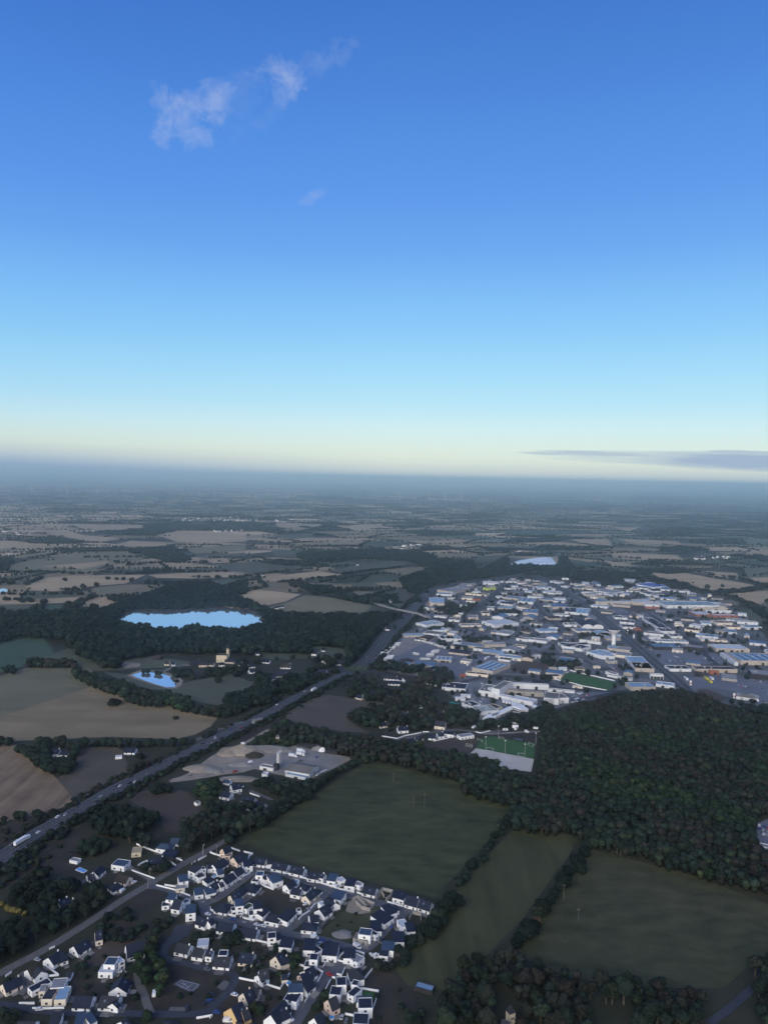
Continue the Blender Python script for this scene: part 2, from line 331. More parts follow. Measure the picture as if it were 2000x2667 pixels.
# mid-distance fields
for t, pts, m in [('M1',[(490,115),(990,122),(830,160),(700,165),(600,150)],tan),('M1',[(270,165),(430,155),(560,190),(610,195),(820,215),(640,245),(480,205),(350,190)],tan),
 ('M1',[(1020,175),(1460,155),(1659,200),(1659,235),(1380,245),(1200,240),(1090,200)],tan),('M1',[(750,262),(880,230),(1200,242),(1100,262),(870,272)],tan),
 ('M1',[(60,400),(200,358),(500,335),(830,303),(980,333),(960,362),(740,385),(600,440),(350,440),(60,425)],tangreen),('M1',[(300,400),(740,366),(730,383),(560,420),(320,405)],tan),
 ('M1',[(1240,280),(1659,258),(1659,300),(1320,318)],tangreen),('M1',[(180,540),(290,480),(480,465),(990,458),(850,518),(600,540),(540,556),(370,572),(190,565)],tan),
 ('M1',[(1000,460),(1200,448),(1640,440),(1640,472),(1300,485),(1060,480)],tan),('M1',[(560,600),(640,545),(850,525),(1150,525),(1000,545),(800,570),(730,598)],tangreen),
 ('M1',[(0,640),(250,622),(580,608),(570,638),(320,655),(0,660)],tan),('M1',[(520,690),(580,645),(730,608),(860,650),(720,690),(680,700),(640,680),(550,700)],tan),
 ('M1',[(280,710),(330,662),(480,662),(450,700),(370,720)],green),('M1',[(-60,225),(110,230),(320,265),(200,280),(-60,290)],tan),('M1',[(-60,660),(260,660),(200,715),(-60,700)],dullgreen),
 ('M1',[(1310,330),(1655,308),(1655,343),(1390,352)],dullgreen),('M1',[(1400,357),(1655,355),(1655,375),(1440,380)],tan),('M1',[(1450,386),(1659,382),(1659,450),(1560,430)],dullgreen),
 ('M2',[(5,375),(170,370),(340,395),(570,410),(380,428),(160,458),(5,428)],dullgreen),('M2',[(235,475),(600,432),(765,460),(560,488),(300,508)],tan),
 ('M2',[(700,425),(900,385),(1150,360),(1230,380),(1100,408),(950,448),(740,448)],dullgreen),('M2',[(-10,610),(180,558),(475,590),(375,640),(190,678),(-10,650)],tan),
 ('M2',[(482,602),(520,597),(700,617),(955,670),(900,718),(560,720),(400,708),(235,680),(382,648)],tangreen),('M2',[(530,500),(800,472),(980,457),(860,480),(640,513)],dullgreen),
 ('M2',[(810,515),(950,510),(1050,540),(830,543)],dullgreen),('M2',[(830,570),(1000,575),(960,600),(840,595)],tangreen),('M2',[(740,735),(1130,740),(1060,770),(760,762)],tramp),
 ('M2',[(700,125),(960,130),(960,150),(870,165),(720,140)],tan),('M2',[(340,345),(500,348),(480,372),(320,368)],tangreen),('M2',[(300,115),(640,118),(600,137),(330,135)],tan),
 ('M2',[(270,285),(500,300),(450,338),(300,332)],dullgreen),('M2',[(300,190),(580,175),(560,205),(400,220)],dullgreen),('M2',[(1120,600),(1200,570),(1290,590),(1200,650),(1120,640)],tramp),
 ('M3',[(960,415),(1200,435),(1450,465),(1610,495),(1500,515),(1330,525),(1250,510),(1050,445)],tan),('M3',[(1170,402),(1480,420),(1490,445),(1380,440)],tan),
 ('M3',[(530,228),(750,228),(770,265),(600,250)],tan),('M3',[(780,302),(1140,318),(1195,360),(900,350),(760,327)],tan),('M3',[(735,350),(930,380),(765,382)],tan),
 ('M3',[(520,340),(600,350),(680,370),(640,385),(560,365)],green),('M3',[(620,392),(760,397),(735,418),(640,415)],dullgreen),('M3',[(1410,540),(1659,520),(1720,560),(1600,600),(1480,580)],tan),
 ('M3',[(780,160),(930,160),(860,185)],tan),('M3',[(0,325),(190,315),(100,350),(0,360)],dullgreen),('M3',[(150,180),(560,185),(480,205),(160,195)],green),
 ('M3',[(1540,300),(1720,280),(1720,320),(1520,325)],tan),('M3',[(780,225),(1150,240),(1160,262),(900,252)],tan),('M3',[(60,355),(200,335),(250,345),(130,400),(60,390)],brown),
 ('M3',[(1540,450),(1720,440),(1720,480),(1600,478)],tan),('H1',[(310,340),(640,345),(520,372),(360,362)],tan),('H2',[(1130,560),(1300,552),(1620,612),(1500,632),(1250,610)],tan)]:
    S('field', t, pts, m, z=.2)
# zone, yards, car parks
zone = [(1095,1560),(1130,1538),(1190,1520),(1330,1506),(1500,1518),(1600,1512),(1720,1522),(1860,1556),(1965,1620),(2020,1700),(2160,1900),(2040,1925),(1950,1895),(1870,1850),(1800,1812),(1760,1792),(1600,1800),(1480,1835),(1330,1885),(1230,1860),(1160,1800),(1090,1762),(1010,1750),(985,1705),(1055,1655),(1112,1615)]
S('industrial_ground','P',zone,zonem,z=.08,label='paved and rough ground of the industrial zone')
S('car_park','I4',[(60,470),(390,180),(520,215),(780,320),(1180,440),(1480,460),(1659,480),(1659,640),(1280,800),(1010,720),(900,600),(620,600),(380,575),(240,560)],lotm,z=.22,excl=False,label='bus depot yard')
S('gravel_yard','I4',[(200,430),(390,182),(520,215),(640,280),(300,450),(160,480)],gravel,z=.3,excl=False,label='lighter gravel corner of the depot yard')
S('car_park','I9',[(480,120),(700,125),(980,90),(1180,110),(1659,180),(1900,300),(1900,600),(1659,600),(1400,440),(1300,350),(1100,300),(900,270),(640,260),(520,200)],lotm,z=.22,excl=False,label='big store car park')
S('field','I9',[(690,300),(800,285),(940,330),(1050,380),(1060,440),(1000,460),(850,420),(760,380)],brown,z=.28,excl=False,label='brown oval lawn at the roundabout')
S('car_park','I6',[(480,380),(820,400),(1120,400),(1240,520),(880,510),(640,500),(500,430)],lotm,z=.26,excl=False,label='car park between the stores')
S('car_park','I2',[(1000,520),(1659,470),(1659,640),(1500,660),(1200,580)],lotm,z=.24,excl=False,label='car park before the long hall')
S('field','I2',[(1200,470),(1659,450),(1659,540),(1350,540)],brown,z=.3,excl=False,label='brown lawn before the long hall')
S('field','I5',[(230,600),(430,520),(620,530),(830,600),(660,680),(500,690),(260,650)],brown,z=.25,excl=False,label='brown field in the industrial zone')
S('field','I5',[(1180,100),(1400,110),(1560,200),(1500,220),(1250,170)],darkbrown,z=.25,excl=False,label='dark rough ground by the water tower')
S('field','I6',[(-60,310),(60,300),(190,300),(140,345),(0,345)],grass,z=.28,excl=False,label='lawn round the water tower')
S('car_park','I8',[(1040,330),(1330,330),(1659,330),(1500,400),(1300,440),(1100,480),(1040,440)],lotm,z=.25,excl=False,label='car park by the factory')
S('car_park','I7',[(1260,230),(1380,260),(1659,380),(1659,520),(1400,560),(1150,420),(1230,330)],lotm,z=.25,excl=False,label='factory yard')
S('gravel_yard','I7',[(1380,560),(1659,480),(1659,640),(1500,620),(1400,600)],gravel,z=.28,excl=False,label='pale yard beside the brown warehouse')
S('gravel_yard','Q',[(30,425),(200,400),(240,330),(330,260),(500,200),(570,165),(740,170),(1000,165),(1100,140),(1350,200),(1560,240),(1570,262),(1440,330),(1250,420),(1000,400),(880,380),(740,340),(640,372),(480,390),(200,438),(10,460)],tangravel,z=.14,label='quarry dirt yard')
S('concrete_yard','Q',[(400,350),(560,290),(760,250),(1000,200),(1110,150),(1350,205),(1540,245),(1430,325),(1250,410),(1000,385),(880,370),(760,330),(560,352)],gravel,z=.2,excl=False,label='grey concrete yard of the depot')
S('car_park','D',[(1095,690),(1190,600),(1290,640),(1180,740)],oldroad,z=.2,excl=False,label='small parking bay by the court')
S('car_park','D',[(465,1020),(510,940),(740,950),(730,1035)],oldroad,z=.2,excl=False,label='parking bay at the lower edge')
S('car_park','D',[(900,900),(1020,770),(1100,820),(1000,930)],asph,z=.2,excl=False,label='parking bay with dark cars')
S('car_park','G',[(900,480),(950,350),(1190,400),(1120,540),(1060,560),(900,660)],asph2,z=.2,excl=False,label='wide asphalt turning area')
S('car_park','Z1',[(1270,690),(1400,690),(1360,760),(1240,840),(1200,830)],asph,z=.2,excl=False,label='asphalt yard by the trees')
S('forecourt','B',[(200,560),(300,480),(600,560),(640,590),(370,720),(300,800),(180,760),(290,640)],oldroad,z=.16,excl=False,label='paved forecourt between the houses')
S('forecourt','B',[(-60,760),(80,760),(200,740),(30,830),(-60,860)],oldroad,z=.16,excl=False,label='paved drive')
S('court','D',[(540,660),(640,590),(900,660),(790,770)],asph2,z=.24,excl=False,label='tennis court')
# tennis court lines
def lines(name, t, segs, w, z, m=None):
    b = MB()
    for s in segs:
        P = poly(t, s); vs, fs = strip_mesh(P, w, z); b.add(vs, fs)
    o = b.build(name, m or paintm); o['kind'] = 'structure'; return o
lines('court_markings','D',[[(575,655),(650,605)],[(650,605),(870,660)],[(870,660),(780,745)],[(780,745),(575,655)],[(640,695),(720,640)],[(700,720),(790,655)],[(607,675),(685,620)],[(665,640),(745,700)]],.25,.3)
# water
S('lake','P',[(297,1607),(312,1599),(331,1591),(355,1590),(370,1586),(392,1588),(410,1591),(430,1589),(452,1588),(480,1586),(501,1588),(519,1581),(550,1582),(585,1580),(600,1584),(619,1585),(640,1587),(658,1585),(668,1591),(680,1600),(690,1621),(660,1626),(600,1642),(549,1641),(500,1640),(401,1640),(355,1630),(310,1620)],water,z=.22,smooth=3,label='long bright lake among dark woods')
S('pond_bank','L',[(858,308),(950,272),(1080,274),(1200,316),(1240,345),(1225,375),(1190,398),(1140,400),(1000,362),(900,328)],tangravel,z=.2,smooth=0,excl=False,label='sandy rim of the pond')
S('pond','L',[(890,308),(960,286),(1030,290),(1100,300),(1170,325),(1192,345),(1185,388),(1120,390),(1060,372),(980,345)],water,z=.3,smooth=0,excl=False,label='small pond with sandy rim')
S('quarry_lake','M3',[(190,370),(240,350),(300,340),(360,332),(425,332),(440,350),(462,375),(420,388),(392,384),(380,380),(372,388),(345,380),(330,384),(300,376),(270,386),(262,378),(240,383),(215,376)],mat('milky_water',(0.40,0.54,0.56),rough=.45,scale=.02,col2=(1.0,1.0,1.0),stretch=(.5,1,1),contrast=1.3,detail=9),z=.25,smooth=2,label='pale milky quarry lake')
S('pond','M1',[(-60,560),(30,552),(65,562),(40,578),(-60,580)],water,z=.25,label='small bright pond at the left edge')
S('sand_pit','L',[(805,232),(850,220),(950,228),(945,250),(850,262)],tangravel,z=.2,label='tan bare patch by the pond')
pavem = mat('pavement_edge',(0.20,0.20,0.20),var=.15,scale=.5)
# highway
HW = [(-75,2275),(0,2236),(101,2170),(205,2111),(312,2050),(388,2012),(498,1957),(561,1925),(600,1906),(663,1877),(712,1851),(769,1818),(817,1794),(870,1768),(908,1753),(930,1742)]
HP = catmull([at(x,y) for x,y in HW], 8)
verge = mat('verge', (0.022,0.024,0.017), var=.35, scale=.1, detail=7)
def offs(P, o):
    out = []
    for i, p in enumerate(P):
        d = (P[min(i+1, len(P)-1)]-P[max(i-1, 0)]).normalized(); out.append(p+Vector((-d.y, d.x, 0))*o)
    return out
road('verge', HP, 27, verge, .10, smooth=0, clear=False, label='dark grassy verge of the highway')
ROADS.append(([(p.x,p.y) for p in HP], 9))
for o in (-4.6, 4.6):
    road('carriageway', offs(HP, o), 6.9, asph, .22, smooth=0, clear=False, label='grey carriageway of the diagonal highway')
b = MB()
for o in (-7.7, -1.5, 1.5, 7.7):
    vs, fs = strip_mesh(offs(HP, o), .3, .31); b.add(vs, fs)
for o in (-4.6, 4.6):
    Q = offs(HP, o); acc = 0; cur = []
    for i in range(len(Q)-1):
        n = max(1, int((Q[i+1]-Q[i]).length/6.5))
        for j in range(0, n, 2):
            a = Q[i].lerp(Q[i+1], j/n); c = Q[i].lerp(Q[i+1], (j+.55)/n); vs, fs = strip_mesh([a, c], .25, .31); b.add(vs, fs)
b.build('lane_markings', paintm)['kind'] = 'structure'
HW2 = [(930,1742),(947,1728),(978,1695),(1008,1654),(1055,1610),(1081,1578),(1117,1543),(1153,1527),(1218,1515),(1262,1511),(1320,1503),(1400,1490)]
HP2 = catmull([at(x,y) for x,y in HW2], 8)
road('verge', HP2, 38, verge, .10, smooth=0, clear=False, label='wide verge of the far highway'); ROADS.append(([(p.x,p.y) for p in HP2], 17))
for o in (-6.5, 6.5): road('carriageway', offs(HP2, o), 8.5, asph, .3, smooth=0, clear=False, label='grey carriageway curving round the industrial zone')
b = MB()
for o in (-10.4,-2.5,2.5,10.4): vs, fs = strip_mesh(offs(HP2, o), .4, .4); b.add(vs, fs)
b.build('lane_markings', paintm)['kind'] = 'structure'
rc = at(928,1741); rr = 26
ringP = [Vector((rc.x+rr*math.cos(a*2*math.pi/28), rc.y+rr*math.sin(a*2*math.pi/28), 0)) for a in range(29)]
road('roundabout', ringP, 10, asph, .38, smooth=0, label='ring road of the roundabout')
sheet('roundabout_island', ringP[:-1], grass, .34, excl=False)
road('side_road', [at(945,1748), at(985,1752), at(1040,1770), at(1100,1790), at(1150,1800)], 8, asph, .3)
road('side_road', [at(905,1738), at(870,1742), at(800,1760), at(740,1745)], 6, asph, .3)
# industrial roads
for P_, w in [([(1400,1500),(1469,1540),(1508,1567),(1559,1603),(1602,1639),(1653,1682),(1707,1729),(1772,1784),(1800,1815)],22),([(1690,1598),(1707,1610),(1760,1646),(1815,1682),(1841,1711),(1867,1735),(1900,1760)],11),
  ([(1345,1512),(1312,1527),(1283,1552),(1247,1581),(1229,1599)],12),([(1380,1562),(1399,1581),(1417,1600),(1442,1625),(1480,1640)],9),([(1113,1608),(1170,1619),(1215,1637),(1254,1654),(1330,1682),(1420,1700),(1500,1712),(1560,1740),(1600,1755)],8),
  ([(1150,1800),(1230,1770),(1300,1760),(1400,1775),(1450,1790),(1560,1800),(1640,1800)],9),([(1560,1605),(1620,1600),(1700,1598),(1820,1612)],9),([(1480,1830),(1600,1806),(1700,1800),(1800,1812),(1900,1850),(2000,1880)],10)]:
    road('zone_road', [at(x,y) for x,y in P_], w, asph, .34, label='asphalt road of the industrial zone')
b = MB()
mr_ = catmull([at(x,y) for x,y in [(1400,1500),(1469,1540),(1508,1567),(1559,1603),(1602,1639),(1653,1682),(1707,1729),(1772,1784),(1800,1815)]], 6)
for o in (-10.4,-1.2,1.2,10.4): vs, fs = strip_mesh(offs(mr_, o), .9, .42); b.add(vs, fs)
b.build('kerb_lines', pavem)['kind'] = 'structure'
for P_, w in [([(962,1347),(971,1362),(986,1372),(1017,1382),(1082,1399),(1121,1412),(1160,1432),(1200,1448)],14),([(1052,1650),(1080,1640),(1100,1625)],8),
              ([(455,1432),(500,1446),(560,1470),(620,1492),(650,1505),(690,1522),(705,1530)],6),([(370,1515),(385,1500),(350,1515),(220,1555)],4),([(740,1570),(786,1548)],4),([(1925,1460),(1935,1440),(1975,1420)],8)]:
    road('country_road', [at(x,y) for x,y in P_], w, oldroad, .3, clear=True, label='pale country road between fields')
# rail / service track beside the highway, quarry track
road('track', [wp('N4',1050,700), wp('N4',1180,650), wp('N4',1300,560), wp('N4',1400,500), wp('N4',1500,470), wp('N4',1659,380)], 5, tangravel, .2)
road('track', [wp('N4',240,1170), wp('N4',440,1040), wp('N4',700,870), wp('N4',900,730), wp('N4',1100,610), wp('N4',1330,480)], 5, verge, .2)
road('track', [wp('N4',1190,460), wp('N4',1330,390), wp('N4',1500,330)], 7, oldroad, .2)
road('lane', [wp('N5',930,420), wp('N5',1000,380), wp('N5',930,415), wp('N5',1030,440), wp('N5',1100,432), wp('N5',1200,400), wp('N5',1400,380), wp('N5',1560,400), wp('N5',1700,385)], 6, oldroad, .2, smooth=0)
road('lane', [wp('S',1100,225), wp('S',1230,228), wp('S',1400,218), wp('S',1620,208)], 5, gravel, .3)
road('lane', [wp('Q',700,530), wp('Q',800,570), wp('Q',930,625)], 4, oldroad, .2)
road('lane', [wp('L',1230,240), wp('L',1300,240), wp('L',1450,240)], 6, gravel, .25); road('lane', [wp('L',1100,285), wp('L',1200,245), wp('L',1300,238)], 5, gravel, .26)
road('lane', [wp('N3',1400,1007), wp('N3',1480,950), wp('N3',1560,880), wp('N3',1600,850)], 5, asph, .2)
# estate streets
for nm, P_, w, m in [('street',[(-90,2590),(0,2536),(127,2469),(250,2391),(315,2348),(401,2297),(466,2258),(523,2226),(579,2195),(600,2183)],6.5,oldroad),
   ('street',[(387,2311),(412,2311),(470,2329),(531,2349),(548,2356)],6,asph2),('street',[(531,2350),(561,2342),(611,2307),(643,2283),(668,2266),(691,2262),(746,2278),(807,2299),(840,2311),(902,2330),(984,2352),(1052,2371),(1080,2378)],6,asph2),
   ('street',[(531,2345),(533,2362),(538,2378),(565,2391),(627,2403),(680,2417),(731,2428),(793,2440),(844,2450),(916,2470),(952,2479)],7,asph2),
   ('street',[(731,2428),(765,2413),(790,2388),(814,2362),(862,2316)],6,asph2),('street',[(940,2478),(970,2462),(1006,2420),(1040,2392),(1075,2364)],6,asph2),
   ('footpath',[(818,2431),(850,2395),(880,2360),(909,2331)],3,oldroad),
   ('street',[(885,2500),(870,2515),(840,2550),(790,2630),(760,2680),(735,2740)],7.5,asph2),
   ('street',[(434,2460),(428,2478),(426,2495),(483,2510),(545,2526),(590,2530),(612,2545),(603,2573),(576,2604),(545,2631),(504,2642),(440,2643),(397,2641),(340,2641),(143,2637),(41,2622),(-60,2610)],5.2,asph),
   ('street',[(358,2530),(361,2557),(375,2590),(385,2620),(395,2641)],4.5,oldroad),('street',[(477,2428),(455,2440),(434,2460),(426,2490)],5,asph),
   ('street',[(340,2262),(380,2285),(400,2297)],4,oldroad)]:
    road(nm, [at(x,y) for x,y in P_], w, m, .26, label='narrow asphalt street of the housing estate')
for P_ in [[(531,2350),(561,2342),(611,2307),(643,2283),(668,2266),(691,2262),(746,2278),(807,2299),(840,2311),(902,2330),(984,2352),(1052,2371)]]:
    Q = catmull([at(x,y) for x,y in P_], 6); b = MB()
    for o in (-3.4, 3.4): vs, fs = strip_mesh(offs(Q, o), .5, .31); b.add(vs, fs)
    b.build('kerb', pavem)['kind'] = 'structure'
S('car_park','N3',[(1612,140),(1660,120),(1760,150),(1760,330),(1640,290),(1600,240)],lotm,z=.2,excl=False,label='car lot at the right edge behind the wood')
S('field','Z1',[(360,260),(480,220),(560,250),(600,300),(500,350),(400,330)],darkbrown,excl=False,label='brown paddock left of the blue pool')
S('field','N5',[(240,330),(330,300),(420,345),(300,440),(120,470),(40,440),(150,370)],darkbrown,excl=False,label='dark waste ground under the highway underpass')
S('garden','Z1',[(520,1080),(980,1060),(980,1300),(520,1300)],darkbrown,z=.08,excl=False,label='dark gardens at the lower left')
S('garden','Z1',[(640,820),(1000,780),(1040,900),(900,960),(560,1000),(560,900)],brown,z=.08,excl=False,label='brown gardens around the white cubic house')
S('garden','Z2',[(0,1080),(330,1060),(640,1150),(560,1420),(0,1420)],darkbrown,z=.08,excl=False,label='dark gardens round the yellow house')
S('garden','Z2',[(380,800),(560,840),(600,960),(330,1010),(300,900)],darkbrown,z=.08,excl=False,label='brown lawn behind the cream house')
lines('crossing_markings','E',[[(1450,915),(1475,900)],[(1465,925),(1490,908)],[(640,1075),(690,1080)],[(640,1088),(690,1093)],[(130,830),(170,820)],[(120,838),(160,830)]],.5,.33)
# ------------------------------------------------------------------ houses
WALL = {'w': mat('white_wall',(0.80,0.80,0.81),var=.06,scale=.5), 'c': mat('cream_wall',(0.68,0.60,0.50),var=.06,scale=.5), 'p': mat('peach_wall',(0.66,0.52,0.43),var=.06,scale=.5),
        'y': mat('yellow_wall',(0.62,0.44,0.22),var=.06,scale=.5), 'g': mat('grey_block_wall',(0.30,0.28,0.26),var=.25,scale=.6), 'b': mat('blue_lit_wall',(0.30,0.42,0.55),var=.06,scale=.5),  # the pale blue wall colour holds the blue light on one house
        'k': mat('dark_timber_wall',(0.03,0.03,0.035),var=.3,scale=.5), 'r': mat('brick_red_wall',(0.26,0.10,0.06),var=.2,scale=.5),'t': mat('beige_metal_wall',(0.42,0.37,0.32),var=.1,scale=.1), 'l': mat('lime_yellow_wall',(0.55,0.60,0.12),var=.05,scale=.3), 'o': mat('stone_wall',(0.55,0.48,0.36),var=.15,scale=.5)}
ROOF = {'n': mat('navy_slate',(0.011,0.017,0.036),var=.25,scale=.35,rough=.75,spec=.25,stretch=(1,1,3)), 's': mat('dark_grey_slate',(0.021,0.024,0.034),var=.25,scale=.35,rough=.75), 'b': mat('brown_tile',(0.036,0.029,0.027),var=.25,scale=.4),
        'm': mat('blue_zinc',(0.034,0.056,0.095),var=.15,scale=.3,rough=.5), 'l': mat('pale_membrane',(0.20,0.21,0.23),var=.15,scale=.15), 'w': mat('white_membrane',(0.42,0.45,0.50),var=.12,scale=.1), 'g': mat('green_roof',(0.03,0.05,0.03),var=.2,scale=.5),
        'u': mat('bright_blue_cover',(0.08,0.2,0.5),var=.1,scale=.3), 'r': mat('red_tile',(0.35,0.08,0.05),var=.15,scale=.3), 'o': mat('plywood',(0.34,0.28,0.20),var=.12,scale=.6),'a': mat('fibre_cement',(0.13,0.125,0.12),var=.25,scale=.06), 'z': mat('light_blue_metal',(0.17,0.27,0.38),var=.18,scale=.05,rough=.45),
        'q': mat('blue_metal',(0.07,0.13,0.22),var=.18,scale=.05,rough=.45),'k': mat('cobalt_metal',(0.03,0.07,0.30),var=.15,scale=.05,rough=.5)}
trim = mat('white_trim',(0.6,0.6,0.6)); doorm = mat('door_dark',(0.05,0.05,0.06)); garm = mat('garage_door',(0.30,0.30,0.32))
WNAME = {'w':'white','c':'cream','p':'peach','y':'yellow','g':'grey block','b':'pale blue','k':'dark timber','r':'brick red','t':'beige','l':'lime yellow','o':'stone'}
RNAME = {'n':'navy slate','s':'dark grey slate','b':'brown tiled','m':'blue grey metal','l':'pale grey flat','w':'whitish flat','g':'green planted','u':'bright blue','r':'red tiled','o':'bare plywood','a':'grey sheet','z':'light blue metal','q':'blue metal','k':'cobalt blue'}
PAVE = {True: [], False: []}
FOOT = []          # footprints kept clear of trees
def wall_openings(root, L, W, s, ez, storeys, rs, gables=(1,-1), camside=1, wallpart=None):
    """windows and a door on the camera-side long wall and the camera-side gable; local coords"""
    def win(cx, cz, w, h, face, nm='window', mm=None):
        b = MB(); e = .06
        if face in ('y+','y-'):
            y = W/2 if face == 'y+' else -W/2; y0, y1 = (y, y+e) if face == 'y+' else (y-e, y)
            b.box(cx-w/2, cx+w/2, y0, y1, cz-h/2, cz+h/2)
        else:
            x = L/2 if face == 'x+' else -L/2; x0, x1 = (x, x+e) if face == 'x+' else (x-e, x)
            b.box(x0, x1, cx-w/2, cx+w/2, cz-h/2, cz+h/2)
        o = b.build(nm, mm or glassm, root)
    f = 'y+' if camside > 0 else 'y-'
    n = max(1, int(L/4.2)); xs = [(-L/2+L*(i+.5)/n) for i in range(n)]
    for k in range(storeys):
        dz = 1.35+2.7*k
        for i, x in enumerate(xs):
            if k == 0 and i == n//2 and n > 1: win(x, 1.05, 1.1, 2.1, f, 'door', doorm)
            elif k == 0 and i == 0 and n > 2: win(x, 1.1, 2.6, 2.1, f, 'garage_door', garm)
            else: win(x, dz+.1, 1.4 if rs.random() < .7 else 2.0, 1.25, f)
    g = 'x+' if s > 0 else 'x-'
    win(rs.uniform(-1, 1), 1.5, 1.2, 1.25, g)
    if storeys > 1 or ez > 3.4: win(0, 4.1, 1.0, 1.2, g)
def make_house(t, x1, y1, x2, y2, w, kind, wall='w', roof='n', h=None, name='house', chim=None, opens=True, scale_l=1.0):
    H = {'g':5.6,'G':7.6,'h':5.2,'m':3.9,'M':6.4,'f':3.2,'F':6.0}[kind]
    if h: H = h
    if t in 'ABCcDEFGZ1Z2': w *= .93; scale_l *= .94
    a = wp(t, x1, y1, H); b = wp(t, x2, y2, H); c = (a+b)/2; d = b-a; L = max(d.length*scale_l, 3); ang = math.atan2(d.y, d.x)
    root = empty(name, (c.x, c.y, .02), ang); rs = random.Random(int(x1*7+y1*13))
    tocam = Vector((-c.x, -c.y)); lx = Vector((math.cos(ang), math.sin(ang))); ly = Vector((-lx.y, lx.x))
    sx = 1 if tocam.dot(lx) > 0 else -1; sy = 1 if tocam.dot(ly) > 0 else -1
    hl, hw = L/2, w/2; pitched = kind in 'gGh'
    ez = (H-w*.36) if kind == 'g' else (H-w*.5) if kind == 'G' else (H-w*.28) if kind == 'h' else H
    ez = max(ez, 2.2) if pitched else ez
    wm = WALL[wall]; rm = ROOF[roof]
    wb = MB(); rb = MB()
    if kind in 'gG':
        wb.add([(-hl,-hw,-.1),(hl,-hw,-.1),(hl,hw,-.1),(-hl,hw,-.1),(-hl,-hw,ez),(hl,-hw,ez),(hl,hw,ez),(-hl,hw,ez),(-hl,0,H-.05),(hl,0,H-.05)],
               [(0,1,5,4),(2,3,7,6),(1,2,6,9,5),(3,0,4,8,7)])
        o_, t_ = .12, .22; dz = (H-ez)/hw*.3
        for s in (1, -1):
            P = [(-hl-o_, s*(hw+.3), ez-dz), (hl+o_, s*(hw+.3), ez-dz), (hl+o_, 0, H), (-hl-o_, 0, H)]
            Q = [(x, y, z+t_) for x, y, z in P]; fs = [(3,2,1,0),(4,5,6,7),(0,1,5,4),(1,2,6,5),(3,0,4,7)]
            if s > 0: fs = [f[::-1] for f in fs]
            rb.add(P+Q, fs)
    elif kind == 'h':
        wb.add([(-hl,-hw,-.1),(hl,-hw,-.1),(hl,hw,-.1),(-hl,hw,-.1),(-hl,-hw,ez),(hl,-hw,ez),(hl,hw,ez),(-hl,hw,ez)], [(0,1,5,4),(2,3,7,6),(1,2,6,5),(3,0,4,7)])
        q = .35; r_ = max(hl-hw*.9, .4)
        rb.add([(-hl-q,-hw-q,ez-.1),(hl+q,-hw-q,ez-.1),(hl+q,hw+q,ez-.1),(-hl-q,hw+q,ez-.1),(-r_,0,H),(r_,0,H),(-hl-q,-hw-q,ez-.3),(hl+q,-hw-q,ez-.3),(hl+q,hw+q,ez-.3),(-hl-q,hw+q,ez-.3)],
               [(0,1,5,4),(1,2,5),(2,3,4,5),(3,0,4),(6,7,1,0),(7,8,2,1),(8,9,3,2),(9,6,0,3),(9,8,7,6)])
    elif kind in 'mM':
        lo, hi = H-.5, H+.7; zn, zp = (lo, hi) if sy < 0 else (hi, lo)     # low edge towards the camera
        wb.add([(-hl,-hw,-.1),(hl,-hw,-.1),(hl,hw,-.1),(-hl,hw,-.1),(-hl,-hw,zn),(hl,-hw,zn),(hl,hw,zp),(-hl,hw,zp)], [(0,1,5,4),(2,3,7,6),(1,2,6,5),(3,0,4,7)])
        q = .15
        rb.add([(-hl-q,-hw-q,zn),(hl+q,-hw-q,zn),(hl+q,hw+q,zp),(-hl-q,hw+q,zp),(-hl-q,-hw-q,zn+.2),(hl+q,-hw-q,zn+.2),(hl+q,hw+q,zp+.2),(-hl-q,hw+q,zp+.2)],
               [(0,3,2,1),(4,5,6,7),(0,1,5,4),(1,2,6,5),(2,3,7,6),(3,0,4,7)])
    else:
        p = .2; z0 = H-.18
        wb.box(-hl, hl, -hw, -hw+p, -.1, H); wb.box(-hl, hl, hw-p, hw, -.1, H); wb.box(-hl, -hl+p, -hw+p, hw-p, -.1, H); wb.box(hl-p, hl, -hw+p, hw-p, -.1, H)
        rb.box(-hl+p+.003, hl-p-.003, -hw+p+.003, hw-p-.003, z0-.2, z0)
    wo = wb.build('wall', wm, root); ro = rb.build('roof', rm, root)
    if chim is None: chim = kind in 'gG' and rs.random() < .45
    if chim and kind in 'gGh':
        for s in ([1] if chim is True else [1, -1][:chim]):
            x = s*(hl-.8) if kind != 'h' else s*hl*.3; cb = MB(); cb.box(x-.35, x+.35, -.3, .3, H-.8, H+1.1); cb.build('chimney', WALL['w' if wall == 'w' else 'c'], ro)
    st = 2 if kind in 'FM' or (kind == 'G' and H > 9) else 1
    if opens: wall_openings(root, L, w, sx, ez, st, rs, camside=sy)
    if kind in 'gG' and rs.random() < .5 and opens:
        x = rs.uniform(-hl*.5, hl*.5); f = .45; yy = sy*hw*f; zz = ez+(H-ez)*(1-f)+.24; k_ = (H-ez)/hw
        sb = MB(); dy = .5
        sb.add([(x-.5, yy-dy, zz+sy*dy*k_), (x+.5, yy-dy, zz+sy*dy*k_), (x+.5, yy+dy, zz-sy*dy*k_), (x-.5, yy+dy, zz-sy*dy*k_)], [(0,1,2,3)]); sb.build('skylight', mat('skylight_glass',(0.12,0.15,0.2),rough=.1), ro)
    cs = [(c.x+lx.x*i+ly.x*j, c.y+lx.y*i+ly.y*j) for i, j in ((-hl-1.5,-hw-1.5),(hl+1.5,-hw-1.5),(hl+1.5,hw+1.5),(-hl-1.5,hw+1.5))]
    FOOT.append(cs); EXCL.append(cs)
